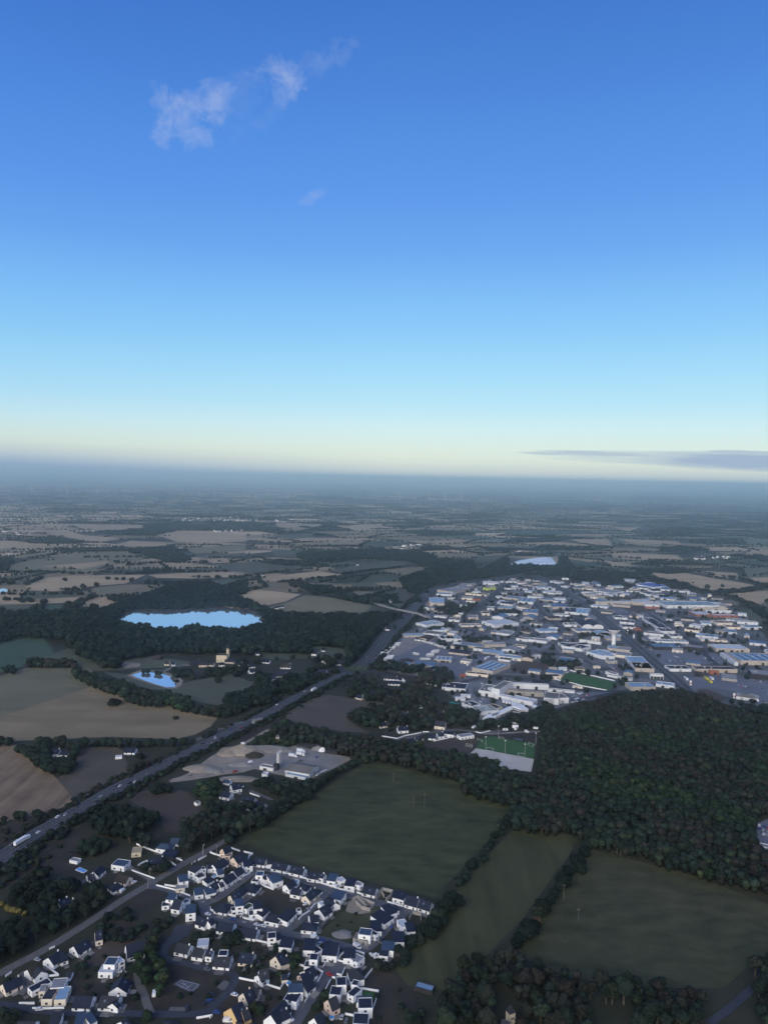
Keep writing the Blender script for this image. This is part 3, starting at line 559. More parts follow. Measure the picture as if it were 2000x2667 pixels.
    if opens:
        for (u0, u1, v0, v1) in ((rs.uniform(-hl,0), rs.uniform(1,hl), sy*hw+sy*.2, sy*(hw+rs.uniform(2.5,5))), (sx*(hl+.3), sx*(hl+rs.uniform(2,4)), -hw*.6, hw*rs.uniform(.2,.9))):
            PAVE[rs.random() < .5].append([(c.x+lx.x*i+ly.x*j, c.y+lx.y*i+ly.y*j) for i, j in ((u0,v0),(u1,v0),(u1,v1),(u0,v1))])
    return root, c, L
ORD = ['leftmost']+[w+' from left' for w in 'second third fourth fifth sixth seventh eighth ninth tenth eleventh twelfth thirteenth fourteenth fifteenth sixteenth seventeenth eighteenth nineteenth twentieth'.split()]
KN = {'g':'low gabled','G':'tall gabled','h':'hipped','m':'low pent-roofed','M':'tall pent-roofed','f':'low boxy','F':'boxy two-storey'}
def house_row(row, group, specs, cat='house'):
    made = []
    for s in specs:
        t, x1, y1, x2, y2, w, k = s[:7]; kw = s[7] if len(s) > 7 else {}
        kw = dict(kw); lab = kw.pop('label', None)
        r, c, L = make_house(t, x1, y1, x2, y2, w, k, **kw); made.append((src(t, (x1+x2)/2, (y1+y2)/2)[0], r, k, kw, lab))
    made.sort(key=lambda q: q[0])
    for i, (px, r, k, kw, lab) in enumerate(made):
        o_ = ORD[i] if i < len(made)-1 or len(made) < 3 else 'rightmost'
        if r.get('label'): continue
        tag(r, lab or f"{KN[k]} {WNAME[kw.get('wall','w')]} house, {RNAME[kw.get('roof','n')]} roof, {o_} {row}", cat, group)
c_, p_ = dict(wall='c'), dict(wall='p')
house_row('backing onto the green field', 'houses along the green field', [
 ('E',790,255,950,275,9,'g',dict(chim=False)),('E',950,292,1012,285,6,'g',dict(opens=False)),('E',1030,312,1230,352,9,'g'),('E',1260,362,1440,402,9,'g'),('E',1480,442,1630,467,8,'g'),('F',55,110,130,130,6,'g'),
 ('F',168,165,282,182,9,'m',dict(roof='m')),('F',290,205,372,180,6,'f',dict(roof='w',h=4)),('F',385,228,520,245,9,'m'),('F',530,262,585,230,6,'f',dict(roof='l',h=4)),('F',615,275,790,312,9,'g'),
 ('F',1005,385,1090,405,8,'m'),('F',1090,410,1150,428,7,'m'),('F',1160,395,1325,440,9,'G',dict(h=7)),('F',1335,440,1490,490,9,'G',dict(h=7))])
house_row('in the estate top corner', 'houses at the top corner of the estate', [
 ('E',385,150,490,105,7,'G',dict(wall='p',label='small peach gabled house at the top corner of the estate')),('E',400,218,490,210,7,'f',dict(wall='p',label='low peach flat extension below the top corner house')),('E',525,265,665,190,10,'g',dict(wall='p',h=6.5,label='peach house with a long navy roof near the top corner')),
 ('E',650,345,765,325,8,'M',dict(h=5.2)),('Cc',1045,260,1195,165,10,'g',dict(h=6)),('Cc',975,250,1080,235,6,'g',dict(opens=False)),('Cc',780,290,870,330,8,'M',dict(roof='s')),('Cc',830,400,935,365,8,'f',dict(roof='s',h=4)),('Cc',895,300,950,285,5,'F',dict(h=5.5)),
 ('Cc',610,440,730,415,8,'M',dict(roof='m',h=5.6)),('Cc',575,535,695,520,7,'f',dict(roof='l',wall='c'))])
house_row('left of inner street', 'houses left of the inner street', [
 ('Cc',1305,340,1405,275,9,'g',dict(h=6.5)),('Cc',1165,440,1300,350,9,'g',dict(h=6.5)),('Cc',1010,530,1115,455,8,'g'),('Cc',1120,490,1170,470,6,'g',dict(opens=False)),('Cc',810,605,925,585,8,'m',dict(roof='m')),('Cc',945,600,1070,565,8,'m',dict(roof='m')),
 ('Cc',945,475,1040,425,6,'m',dict(opens=False,h=2.8)),('Cc',1100,360,1180,340,6,'m',dict(opens=False,h=2.8,roof='m'))])
house_row('inside the street loop', 'houses inside the street loop', [
 ('E',490,745,560,715,7,'g',c_),('E',545,720,640,640,8,'g',dict(wall='c')),('E',670,580,850,620,11,'h'),('E',815,458,912,462,7,'F',dict(roof='m')),('E',775,530,860,545,7,'f',dict(roof='n')),('E',895,530,985,495,7,'f',dict(roof='n',h=3.6)),('E',985,545,1125,500,11,'m',dict(roof='m',h=4.6)),
 ('E',1190,610,1300,545,7,'g'),('E',1265,605,1345,540,4,'f',dict(roof='z',h=3.8,opens=False)),('E',1270,640,1400,665,8,'g'),('E',1380,590,1490,620,8,'h'),('E',1440,750,1575,645,8,'g',dict(wall='c'))])
house_row('above the lower street', 'houses above the lower street', [
 ('E',320,830,490,865,11,'h'),('E',545,840,655,825,8,'M',dict(roof='m')),('E',665,910,760,845,5,'f',dict(roof='g',h=3.6)),('E',775,880,895,865,7,'M'),('E',720,965,850,950,6,'f',dict(h=3,roof='n')),('E',860,1000,960,915,5,'m',dict(h=3.4,opens=False)),('E',500,915,560,905,5,'f',dict(h=3.5)),
 ('E',1150,1060,1280,935,8,'m',dict(h=3.8)),('E',945,1015,1130,1055,8,'m',dict(h=3.4,roof='s')),('E',1335,925,1385,915,4,'f',dict(h=2.6,opens=False,roof='b',label='small white shed beside the empty plot'))])
house_row('around the central plot', 'houses round the central plot', [
 ('F',215,375,370,415,10,'m',dict(roof='m',h=4.4)),('F',130,440,270,480,9,'g'),('F',195,415,265,500,8,'g',dict(opens=False)),('F',55,585,165,510,10,'g',dict(h=6.2)),('E',1400,1085,1600,1105,9,'h'),('E',1490,1000,1600,980,8,'g'),('F',60,510,120,485,5,'f',dict(opens=False,h=3.6,roof='w')),
 ('F',885,600,1000,560,11,'m',dict(h=4.2)),('F',1000,580,1050,560,5,'m',dict(opens=False,h=3.8)),('F',790,720,920,630,13,'m',dict(h=4.2)),('F',700,790,850,790,11,'m',dict(h=4)),('F',560,850,725,870,8,'F',dict(roof='m')),('F',500,905,690,950,7,'f',dict(wall='g',roof='a',h=3.2,label='unfinished grey block storey in front of a white house')),('F',735,890,780,860,5,'f',dict(h=4.2))])
house_row('at estate right edge', 'boxy houses at the right edge of the estate', [
 ('F',1065,760,1170,740,9,'f',dict(roof='w',h=4)),('F',1150,810,1265,800,9,'m'),('F',975,925,1140,930,10,'m',dict(roof='n',h=4.8)),('F',850,1035,1010,1050,8,'m',dict(roof='m',h=5)),('F',825,1110,940,1125,7,'m',dict(h=4))])
house_row('below the lower street', 'houses below the lower street', [
 ('Cc',870,905,1000,950,9,'g'),('Cc',985,975,1050,935,6,'g',dict(opens=False)),('Cc',1120,975,1325,1005,10,'g'),('Cc',1415,1050,1625,1075,10,'g'),('G',175,30,290,20,7,'F',dict(h=5.5)),('G',275,65,360,25,6,'m'),('G',340,115,505,130,9,'m'),
 ('G',640,145,800,150,11,'m',dict(h=4.6)),('G',750,235,850,185,6,'f',dict(h=3.6)),('G',880,200,1080,215,12,'m',dict(h=4.8)),('G',1145,255,1300,260,9,'m',dict(h=4.4)),('G',1270,355,1365,280,7,'f',dict(h=4.2,roof='l')),
 ('Z2',365,705,470,715,9,'g')][:12])
house_row('below the road junction', 'houses by the junction', [
 ('Cc',470,655,575,665,7,'M',dict(h=5.5,roof='m')),('Cc',555,690,665,710,9,'G'),('Cc',400,755,500,745,6,'f',dict(h=2.8)),('Cc',700,825,835,810,9,'M',dict(h=6.2,roof='m')),('Cc',680,700,740,720,5,'f',dict(h=3,opens=False,roof='m'))])
house_row('left of turning area', 'houses left of the turning area', [
 ('G',715,295,825,300,7,'F',dict(h=6.3)),('G',650,385,800,400,6,'f',dict(h=3,roof='s')),('G',640,490,770,420,9,'g'),('G',590,540,660,500,6,'g',p_),('G',480,605,620,610,8,'g',dict(roof='s')),('G',620,655,735,555,8,'G',dict(h=6.8)),('G',440,705,640,700,6,'M',dict(h=5.8,roof='m')),('G',415,780,590,820,9,'F',dict(h=4.6,roof='n')),
 ('G',355,530,440,520,5,'g',dict(wall='c',h=4,opens=False,label='small cream garage beside the round pool'))])
house_row('right of turning area', 'houses right of the turning area', [
 ('G',1050,610,1185,605,8,'F',dict(roof='n')),('G',975,720,1125,735,8,'f',dict(h=5.2)),('G',1255,620,1335,635,5,'f',dict(h=4.6)),('G',1210,480,1390,450,11,'h',dict(roof='s',h=7)),('G',1225,790,1345,690,5,'f',dict(roof='n',h=4)),('G',945,850,1055,795,9,'G',dict(wall='p',roof='s')),
 ('G',1325,890,1515,885,9,'F',dict(h=6)),('G',1305,845,1510,850,4,'m',dict(h=3.4,roof='m',opens=False)),('G',1265,1080,1470,1090,9,'F',dict(h=6)),('G',770,1085,870,1000,9,'G')])
house_row('near blue house', 'older houses among gardens', [
 ('G',280,300,360,230,9,'G',dict(wall='c',chim=True,label='cream house with steep dark roof and chimney among hedges')),('G',330,330,440,290,7,'g',dict(wall='c',opens=False,label='cream side wing of the steep roofed house')),('G',70,475,195,450,8,'G',dict(wall='b',roof='s',label='pale blue painted house in a walled garden')),('G',60,540,130,500,8,'g',dict(label='white gabled annexe in front of the pale blue house')),
 ('G',215,1050,400,840,10,'G',dict(label='long white house with steep navy roof at the lower edge')),('G',330,1010,440,960,8,'g',dict(opens=False,label='side wing of the long white house at the lower edge'))])
house_row('facing the tennis court', 'houses facing the green', [
 ('D',595,125,770,160,9,'g',dict(roof='s')),('D',810,180,955,205,9,'g',dict(roof='s')),('D',970,215,1050,225,6,'g'),('D',1070,290,1290,310,10,'g',dict(roof='s')),('D',1120,250,1240,250,6,'F',dict(h=6.2)),('D',1390,245,1580,265,10,'g',dict(wall='c')),
 ('D',850,120,1000,110,8,'f',dict(h=2.8,roof='w',opens=False,label='pale L-shaped canopy behind the houses of the green'))])
house_row('by the ring street', 'houses by the ring street', [
 ('D',1275,955,1420,860,14,'G',dict(wall='y',h=8,label='large yellow house with a wide gable and dark roof')),('D',1410,1000,1500,960,9,'g',dict(wall='y',roof='s',opens=False,label='side wing of the yellow house')),('D',1430,765,1530,700,9,'G',dict(wall='c',label='cream gabled house above the yellow house')),('D',1545,700,1645,715,8,'g',dict(roof='s',wall='c',label='cream wing right of the gabled cream house')),
 ('D',390,1130,560,1145,10,'h',dict(roof='s',label='dark hipped roof cut by the lower edge below the parking bay')),('Z2',330,1395,370,1385,9,'h',dict(roof='s',label='dark roof at the lower edge under the yellow house'))])
house_row('under the diagonal road', 'houses along the diagonal road', [
 ('B',35,655,265,545,9,'g',c_),('B',350,470,480,400,8,'g',dict(roof='b',opens=False)),('B',530,495,480,430,8,'g',dict(roof='s')),('B',615,320,760,220,10,'g',dict(chim=True,h=6)),('B',750,270,850,235,10,'h',dict(h=5.4)),('B',935,175,1110,75,10,'g'),('Z1',685,738,740,725,8,'G',c_),
 ('B',375,725,645,590,6,'f',dict(h=3.4,roof='n'))])
house_row('at lower left', 'lower left houses', [
 ('B',575,755,720,755,12,'f',dict(h=4,roof='s',wall='c',label='cream flat-roofed house with dark roof half at the lower left')),('B',725,765,880,755,12,'f',dict(h=4.004,roof='z',wall='c',label='cream flat-roofed house with a blue patched roof half')),('B',660,640,850,625,9,'f',dict(h=4.4,roof='l',label='pale roofed rear block of the cream flat-roofed house')),('B',510,700,590,690,7,'f',dict(h=3.6,roof='l',wall='c')),
 ('B',855,505,920,505,6,'g',dict(h=3.4,roof='s',opens=False,label='small garden shed with grey roof between gardens')),('B',955,800,1195,810,10,'g'),('B',1280,800,1530,810,10,'g',dict(roof='s')),('B',1430,900,1470,850,7,'g',dict(h=5.2)),('B',1495,690,1565,555,11,'g',dict(roof='n')),
 ('B',1345,350,1495,355,8,'F',dict(roof='m',h=6.4,label='bright white two-storey cubic house')),('B',1275,445,1470,450,8,'f',dict(roof='w',h=3.8,label='low front block of the bright white cubic house')),('B',1480,360,1560,320,7,'F',dict(roof='w',h=5,label='rear right block of the bright white cubic house')),
 ('Z1',905,835,1040,800,11,'G',dict(h=8,label='large white house with dark roof and tall chimney by the trees')),('D',190,75,330,10,7,'f',dict(wall='k',h=4,label='long dark shed behind the large white house')),
 ('B',640,1110,780,1100,11,'m',dict(roof='s')),('B',960,1110,1080,1095,11,'m',dict(roof='m')),('B',1110,1110,1200,1060,8,'m',dict(roof='m')),('B',1540,1130,1620,1080,9,'g'),('B',225,1130,470,1125,10,'g',dict(roof='s'))])
house_row('above the diagonal road', 'houses between road and scrub', [
 ('A',740,725,870,665,8,'g',dict(chim=2,label='white longhouse with two white chimneys among the trees')),('A',870,700,950,690,6,'g',dict(h=4,roof='s',label='low right wing of the white longhouse')),('A',1190,350,1300,262,8,'g',dict(label='white navy-roofed house beside the blue pool')),('A',1110,390,1200,365,8,'g',dict(h=4.6,roof='s',label='front wing of the house beside the blue pool')),
 ('A',1455,215,1630,240,10,'f',dict(roof='m',h=4,label='white flat house with a blue grey roof')),('A',1500,375,1650,410,9,'g',dict(wall='c',roof='b')),('A',1400,530,1540,470,9,'h',dict(h=5)),('A',910,175,1015,195,5,'f',dict(h=2.5,roof='l',opens=False,label='small grey roofed shed left of the blue pool')),
 ('Cc',215,185,400,150,9,'g',dict(h=6.5,label='white house with dormers behind two dark bushes')),('Cc',360,180,420,150,7,'g',dict(opens=False,label='right wing of the house behind the bushes')),('Z1',1140,95,1245,110,9,'h',dict(h=6,wall='w',roof='m',label='white house with a blue grey hipped roof under the wood')),('Z1',1230,65,1300,65,8,'g',dict(h=5,roof='m',label='rear wing of the hipped house under the wood')),('Z1',1180,165,1275,180,9,'m',dict(h=3.4,wall='k',label='low dark timber garage below the wood'))])
house_row('below the quarry yard', 'houses below the quarry yard', [
 ('Q',540,480,620,465,9,'g',dict(h=6.5)),('Q',460,530,540,545,9,'g',dict(h=6)),('Q',640,570,745,590,9,'g',c_),('Q',760,620,830,640,9,'g'),('Q',480,430,535,440,6,'g',dict(h=4,opens=False,roof='m')),('Q',650,715,700,700,8,'f',dict(h=3.2,roof='l',label='pale roofed hall in the trees at the left of the pasture')),('Q',235,620,260,632,4,'f',dict(h=2.8,opens=False,label='small white hut at the edge of the brown meadow'))])
house_row('left of highway', 'farmhouses left of the highway', [
 ('L',345,806,408,806,10,'g',dict(h=6.5,label='white farmhouse with navy roof inside a ring of trees')),('L',415,820,465,822,8,'g',dict(h=4.6,opens=False,label='lower right wing of the farmhouse in the trees')),('L',850,800,920,802,10,'g',dict(h=5,label='white bungalow with dark roof in a hedged plot')),('L',780,855,825,850,5,'f',dict(h=2.6,roof='w',opens=False,label='pale shed in the trampled field'))])
house_row('along the wooded lane', 'houses along the lane', [
 ('S',275,135,335,128,9,'g',c_),('S',432,170,515,165,9,'g',dict(chim=2,h=6.5)),('S',745,115,830,125,10,'G',dict(wall='c',roof='s',h=9)),('S',765,35,820,45,9,'G'),('S',690,228,750,232,9,'g'),('S',760,220,810,215,8,'g'),('S',820,215,900,225,7,'m'),('S',490,275,580,268,9,'g'),('S',940,245,1050,228,9,'f',dict(h=3.6,roof='l',label='long white clubhouse with a ribbed pale roof beside the pitch')),
 ('S',590,250,640,262,6,'g',dict(wall='o',h=4.6)),('S',460,40,520,50,10,'G',dict(wall='o',roof='s',h=8)),('S',575,3,630,0,8,'f',dict(h=4)),('S',655,-20,700,-30,8,'g',dict(h=5)),('S',945,100,960,90,6,'g'),('S',1385,145,1435,150,7,'f',dict(h=3.6,roof='l',opens=False))])
house_row('below the roundabout', 'houses below the roundabout', [
 ('I7',110,0,285,15,8,'g',dict(roof='s')),('I7',165,65,355,75,9,'g'),('I7',300,10,360,40,7,'g'),('I7',745,75,855,90,9,'h'),('I7',300,180,375,165,8,'G'),('I4',320,620,380,625,8,'g'),('I4',660,770,690,775,6,'g'),('N5',785,160,820,170,9,'g',c_),('N5',865,140,895,145,8,'g',c_),('I7',650,100,690,110,5,'f',dict(h=3,opens=False))])
house_row('in the hamlet', 'houses of the hamlet', [
 ('K2',770,520,840,525,9,'g'),('K2',555,548,605,550,8,'g'),('K2',655,563,710,560,9,'g'),('K2',660,610,705,605,9,'g'),('K2',755,655,790,645,8,'g'),('K2',825,665,890,665,9,'g'),('K2',905,680,965,680,9,'g'),('K2',935,558,1020,560,10,'G',dict(roof='b',wall='w',h=7)),('K2',865,620,980,625,24,'g',dict(roof='s',wall='t',h=7,label='large grey hall with a low roof in the hamlet')),
 ('K2',990,650,1025,645,5,'f',dict(h=3,roof='w',opens=False)),('K2',1260,605,1330,610,10,'G',dict(h=8.5,wall='w',label='tall white house near the roundabout')),('K2',1280,505,1320,500,9,'G'),('K2',1320,525,1400,532,9,'g'),('K2',1410,540,1480,538,10,'g',dict(roof='s')),('K2',1205,445,1255,448,9,'G',dict(h=8))])
house_row('near the manor', 'manor buildings', [
 ('K2',385,480,475,482,11,'F',dict(wall='o',roof='s',h=12,label='pale stone manor house with pointed corner turret')),('K2',232,545,302,545,10,'g',dict(wall='p',roof='s',h=7,label='pink rendered house in front of the manor')),('K2',305,545,360,548,9,'g',dict(wall='c',roof='s',h=6,label='cream barn right of the pink house')),('K2',455,522,535,525,8,'g',dict(wall='o',roof='n',h=6,label='stone outbuilding right of the manor')),
 ('K2',150,535,230,525,14,'g',dict(wall='k',roof='s',h=7,opens=False,label='dark roofed barn left of the pink house')),('K2',-5,545,25,545,8,'g',dict(label='small white house left of the dark barn')),('K1',1430,540,1470,542,8,'g',dict(wall='c',roof='b',label='small cream house at the edge of the wood')),
 ('K1',1340,485,1400,490,12,'g',dict(wall='k',roof='b',opens=False,h=6,label='brown roofed barn left of the manor')),('K2',400,550,450,548,8,'g',dict(wall='w',roof='n',label='white house with small dormers under the manor'))])
# corner turret on the manor
c = wp('K2',478,500); t = empty('turret',(c.x,c.y,0)); b = MB(); b.cyl(0,0,0,14,2.6,2.6,12); b.build('wall',WALL['o'],t); b = MB(); b.cyl(0,0,14,19,3,.1,12); b.build('roof',ROOF['s'],t)
tag(t,'round stone turret with slate cone at the manor corner','tower')
# scattered far farmhouses and the white dots in the wood
for i, (t, x, y) in enumerate([('K1',395,200),('K1',1300,5),('K1',1190,15),('K2',355,315),('K2',690,375),('K2',735,460),('K2',1010,275),('K2',1060,268),('K2',1095,262),('K2',815,68),('K2',895,70),('K2',945,62),('K2',1300,430),
   ('M1',930,588),('M1',1320,560),('M1',1410,535),('M1',865,628),('M1',770,608),('M1',68,310),('M1',958,280),('M1',1222,275),('M1',1225,292),('M2',220,455),('M2',585,575),('M2',330,672),('M2',1087,628),('M2',1155,275),('M2',1250,315),('M2',1290,315),('M2',1060,810),('M2',850,385),('M2',1646,462),('M3',1260,330),('M3',1350,330),('M3',210,300),('M3',250,290),('M1',1560,158),('M1',1600,160),('M1',1520,160),('M1',200,180),('M1',70,182),('M1',10,182),('I4',100,75),('I4',150,70)]):
    x0, y0 = src(t, x, y); s_ = 5
    r, c, L = make_house('P', x0-s_*.9, y0-2, x0+s_*.9, y0-2+random.uniform(-.6,.6), 9, random.choice('gGg'), opens=False, roof=random.choice('ns'), chim=False)
    wd = (r.children[0].dimensions.x)
    L_ = max(.35, min(1, 14/L)); r.scale = (L_ if L > 14 else 1, 1, 1)
    side = 'left' if x0 < 700 else 'right' if x0 > 1300 else 'middle'
    zone_ = 'wood' if t in ('K1','K2') else 'fields'
    tag(r, f"small white farmhouse {'by the lakeside wood' if zone_ == 'wood' else 'among distant hedged fields'}, {side} part of the view", 'house', f"scattered far farmhouses, {side} {zone_}")
# distant villages: many tiny pale houses
vm = WALL['w']; vill = MB()
def tiny_house():
    b = MB(); b.add([(-6,-4.5,0),(6,-4.5,0),(6,4.5,0),(-6,4.5,0),(-6,-4.5,3.4),(6,-4.5,3.4),(6,4.5,3.4),(-6,4.5,3.4),(-6,0,6.6),(6,0,6.6)],[(0,1,5,4),(2,3,7,6),(1,2,6,9,5),(3,0,4,8,7)],0)
    b.add([(-6.2,-4.8,3.3),(6.2,-4.8,3.3),(6.2,0,6.8),(-6.2,0,6.8),(-6.2,4.8,3.3),(6.2,4.8,3.3)],[(0,1,2,3),(3,2,5,4)],1)
    return b
th = tiny_house(); first = True
for (t, x0, x1, y0, y1, n, nm) in [('M1',1190,1659,75,105,58,'distant village at the middle left horizon'),('M2',0,430,62,105,36,'right part of the distant village'),('M1',1440,1640,148,175,12,'hamlet below the distant village'),('M1',0,240,75,90,6,'far hamlet at the left edge'),('M1',0,200,165,195,9,'second far hamlet at the left edge'),
     ('M3',1240,1450,322,345,9,'far hamlet at the right'),('M2',1150,1330,255,268,6,'far hamlet by the highway')]:
    for k in range(n):
        x = random.uniform(x0, x1); y = y0+(y1-y0)*random.betavariate(2,2); p = wp(t, x, y)
        a_ = random.uniform(0,3.14); s = random.uniform(.8,1.5); ca, sa = math.cos(a_)*s, math.sin(a_)*s
        vill.add([(p.x+v[0]*1.2*ca-v[1]*sa, p.y+v[0]*1.2*sa+v[1]*ca, v[2]*s) for v in th.v], th.f[:4], 0); k0 = len(vill.v)-len(th.v); vill.f += [tuple(i+k0 for i in f) for f in th.f[4:]]; vill.m += [1]*len(th.f[4:])
vo = vill.build('village_houses', mats=[vm, ROOF['s']]); tag(vo, 'clusters of tiny pale houses of the distant villages', kind='stuff')

for k_, (key, m_) in enumerate(((True, mat('terrace_paving',(0.20,0.19,0.18),var=.2,scale=.3)), (False, mat('drive_paving',(0.115,0.11,0.11),var=.2,scale=.3)))):
    b = MB()
    for i, q in enumerate(PAVE[key]): b.add([(x,y,.30+.004*(i%6)+.03*k_) for x,y in q],[(0,1,2,3)])
    tag(b.build('paving', m_), kind='structure')
# ------------------------------------------------------------------ industrial buildings: front base edge, a back roof corner, height
shutm = mat('shutter_grey',(0.25,0.26,0.28)); skym = mat('roof_light',(0.42,0.50,0.58),rough=.3)
HW_ = mat('hall_white',(0.60,0.61,0.63),var=.12,scale=.08)
ventm = mat('roof_unit',(0.35,0.36,0.38))
def hall(t, x1, y1, x2, y2, xb, yb, h, wall='w', roof='q', para=True, strips=0, doors=None, label=None, name='warehouse', cat='building', ridge=False, units=2, pv=0):
    h = h*.68
    a = wp(t, x1, y1); b = wp(t, x2, y2); d = b-a; L = d.length; u = d.normalized(); n = Vector((-u.y, u.x, 0))
    if n.dot(a) < 0: n = -n
    q = wp(t, xb, yb, h); D = max(abs((q-a).dot(n)), 6); c = (a+b)/2
    ang = math.atan2(u.y, u.x); sgn = 1 if Vector((-math.sin(ang), math.cos(ang), 0)).dot(n) > 0 else -1
    root = empty(name, (c.x, c.y, .05), ang); wb = MB(); rb = MB(); hl = L/2; y0, y1_ = (0, D) if sgn > 0 else (-D, 0)
    rs = random.Random(int(x1+y1*3)); pz = .9 if para else 0; th_ = .6
    if ridge:
        yc = (y0+y1_)/2; hr = h+ridge
        wb.add([(-hl,y0,-.1),(hl,y0,-.1),(hl,y1_,-.1),(-hl,y1_,-.1),(-hl,y0,h),(hl,y0,h),(hl,y1_,h),(-hl,y1_,h),(-hl,yc,hr),(hl,yc,hr)], [(0,1,5,4),(2,3,7,6),(1,2,6,9,5),(3,0,4,8,7)])
        rb.add([(-hl-.4,y0-.4,h-.05),(hl+.4,y0-.4,h-.05),(hl+.4,yc,hr+.15),(-hl-.4,yc,hr+.15),(hl+.4,y1_+.4,h-.05),(-hl-.4,y1_+.4,h-.05)], [(0,1,2,3),(3,2,4,5)])
        zt = h
    else:
        wb.box(-hl, hl, y0, y0+th_, -.1, h+pz*.1); wb.box(-hl, hl, y1_-th_, y1_, -.1, h+pz*.1); wb.box(-hl, -hl+th_, y0+th_, y1_-th_, -.1, h+pz*.1); wb.box(hl-th_, hl, y0+th_, y1_-th_, -.1, h+pz*.1)
        zt = h-pz*.5 if para else h-.15
        rb.box(-hl+th_+.01, hl-th_-.01, y0+th_+.01, y1_-th_-.01, zt-.3, zt)
    wb.build('wall', HW_ if wall == 'w' else WALL[wall], root); ro = rb.build('roof', ROOF[roof], root)
    if strips and not ridge:
        for k in range(strips):
            x = -hl+L*(k+.5)/strips; sb = MB(); w_ = min(2.2, L/strips*.3)
            sb.box(x-w_/2, x+w_/2, y0+D*.12, y1_-D*.12, zt+.01, zt+.35); sb.build('roof_light', skym, root)
    if pv and not ridge:
        for k in range(pv):
            x = -hl+L*(k+.5)/pv; sb = MB(); w_ = L/pv*.72; sb.box(x-w_/2, x+w_/2, y0+D*.1, y1_-D*.1, zt+.01, zt+.5); sb.build('solar_panels', mat('solar_panel',(0.02,0.03,0.06),rough=.25,spec=.4), root)
    if units and not ridge and L > 15 and D > 12:
        for k in range(units):
            x = rs.uniform(-hl*.8, hl*.8); y = y0+D*rs.uniform(.2,.8); ub = MB(); ub.box(x-1.2, x+1.2, y-1, y+1, zt+.005, zt+1.5); ub.build('roof_unit', ventm, root)
    nd = doors if doors is not None else max(1, min(5, int(L/22)))
    yf, yo = (y0, -.08) if sgn > 0 else (y1_, .08)
    for k in range(nd):
        x = -hl+L*(k+.5+rs.uniform(-.15,.15))/nd; hb = min(h*.6, 4.2); db = MB(); db.box(x-2, x+2, min(yf,yf+yo), max(yf,yf+yo), 0, hb); db.build(rs.choice(['door','window']), rs.choice([shutm, glassm, glassm]), root)
    for sx in (1,-1):
        if Vector((-c.x,-c.y,0)).dot(u)*sx > 0 and D > 14:
            x = sx*hl; y = y0+D*.5; db = MB(); db.box(min(x,x+sx*.08), max(x,x+sx*.08), y-2, y+2, 0, min(h*.6,4)); db.build('door', shutm, root)
    cc = [(c.x+u.x*i+n.x*j, c.y+u.y*i+n.y*j) for i, j in ((-hl-2,-2),(hl+2,-2),(hl+2,D+2),(-hl-2,D+2))]
    FOOT.append(cc); return root
def hall_set(row, specs, group='halls of the industrial zone'):
    made = []
    for s in specs:
        kw = dict(s[8]) if len(s) > 8 else {}; lab = kw.pop('label', None)
        made.append((src(s[0], (s[1]+s[3])/2, s[2])[0], hall(*s[:8], **kw), kw, lab))
    made.sort(key=lambda q: q[0])
    for i, (x, r, kw, lab) in enumerate(made):
        o_ = ORD[i] if i < len(ORD) else 'rightmost'
        tag(r, lab or f"{WNAME[kw.get('wall','w')]} {'hall' if kw.get('ridge') else 'flat hall'}, {RNAME[kw.get('roof','q')]} roof, {o_} {row}", 'building', group)
hall_set('beside the highway curve', [
 ('I1',185,455,400,462,455,345,11,dict(wall='t',roof='z',strips=6,label='grey box hall with white roof squares beside the highway curve')),
 ('I1',300,270,520,300,740,225,9,dict(wall='t',roof='l',label='very long pale flat roofed store behind the grey box hall')),
 ('I1',500,240,700,255,820,160,8,dict(wall='t',roof='l')),('I1',290,315,520,330,640,290,7,dict(roof='q')),
 ('I1',700,205,765,208,770,180,9,dict(wall='c',roof='l')),('I1',920,170,1140,178,1145,128,9,dict(roof='w')),('I1',920,240,975,250,1000,190,9,dict(wall='l',roof='m',label='lime yellow fronted box hall')),('I1',975,225,1070,230,1080,190,7,dict(roof='l')),
 ('I1',680,305,820,318,840,285,6,dict(wall='c',roof='b')),('I1',830,318,965,330,975,285,6,dict(wall='c',roof='s')),('I1',780,385,895,388,900,362,6,dict(wall='r',roof='r',label='bright red roofed showroom')),('I1',630,370,780,378,790,335,6,dict(wall='c',roof='l')),
 ('I1',780,250,840,252,850,225,6),('I1',150,0,151,0,152,0,6)][:13])
hall_set('near the overpass', [
 ('I1',30,712,150,748,405,690,7,dict(roof='q',label='angular white hall with a dotted blue roof by the overpass')),
 ('I1',150,748,370,712,300,640,7.01,dict(roof='q',strips=5,label='right wing of the dotted blue roofed hall')),
 ('I1',610,485,705,488,705,445,10,dict(roof='w',strips=0,doors=3,label='small white cube building with vertical bands in the trees')),('I1',455,670,605,678,600,620,7,dict(roof='s')),('I1',260,610,420,625,430,590,5,dict(roof='l')),
 ('I1',590,580,665,582,665,550,6),('I1',905,585,1010,588,1020,530,7,dict(wall='c',roof='s')),('I1',975,515,1070,520,1075,465,7,dict(roof='l')),('I1',720,640,860,645,870,580,7,dict(wall='t',roof='l')),
 ('I1',630,745,900,740,890,690,5,dict(roof='l',wall='c')),('I1',900,700,1080,755,1250,640,9,dict(roof='w',label='big white hall with a pale fan shaped roof')),('I1',955,720,1075,757,1150,680,8,dict(roof='n')),('I1',1180,590,1390,592,1390,560,6),
 ('I1',1370,520,1450,522,1450,490,5),('I1',1460,580,1659,592,1640,500,9,dict(wall='t',roof='q')),('I1',1090,355,1180,360,1185,320,7,dict(roof='q'))])
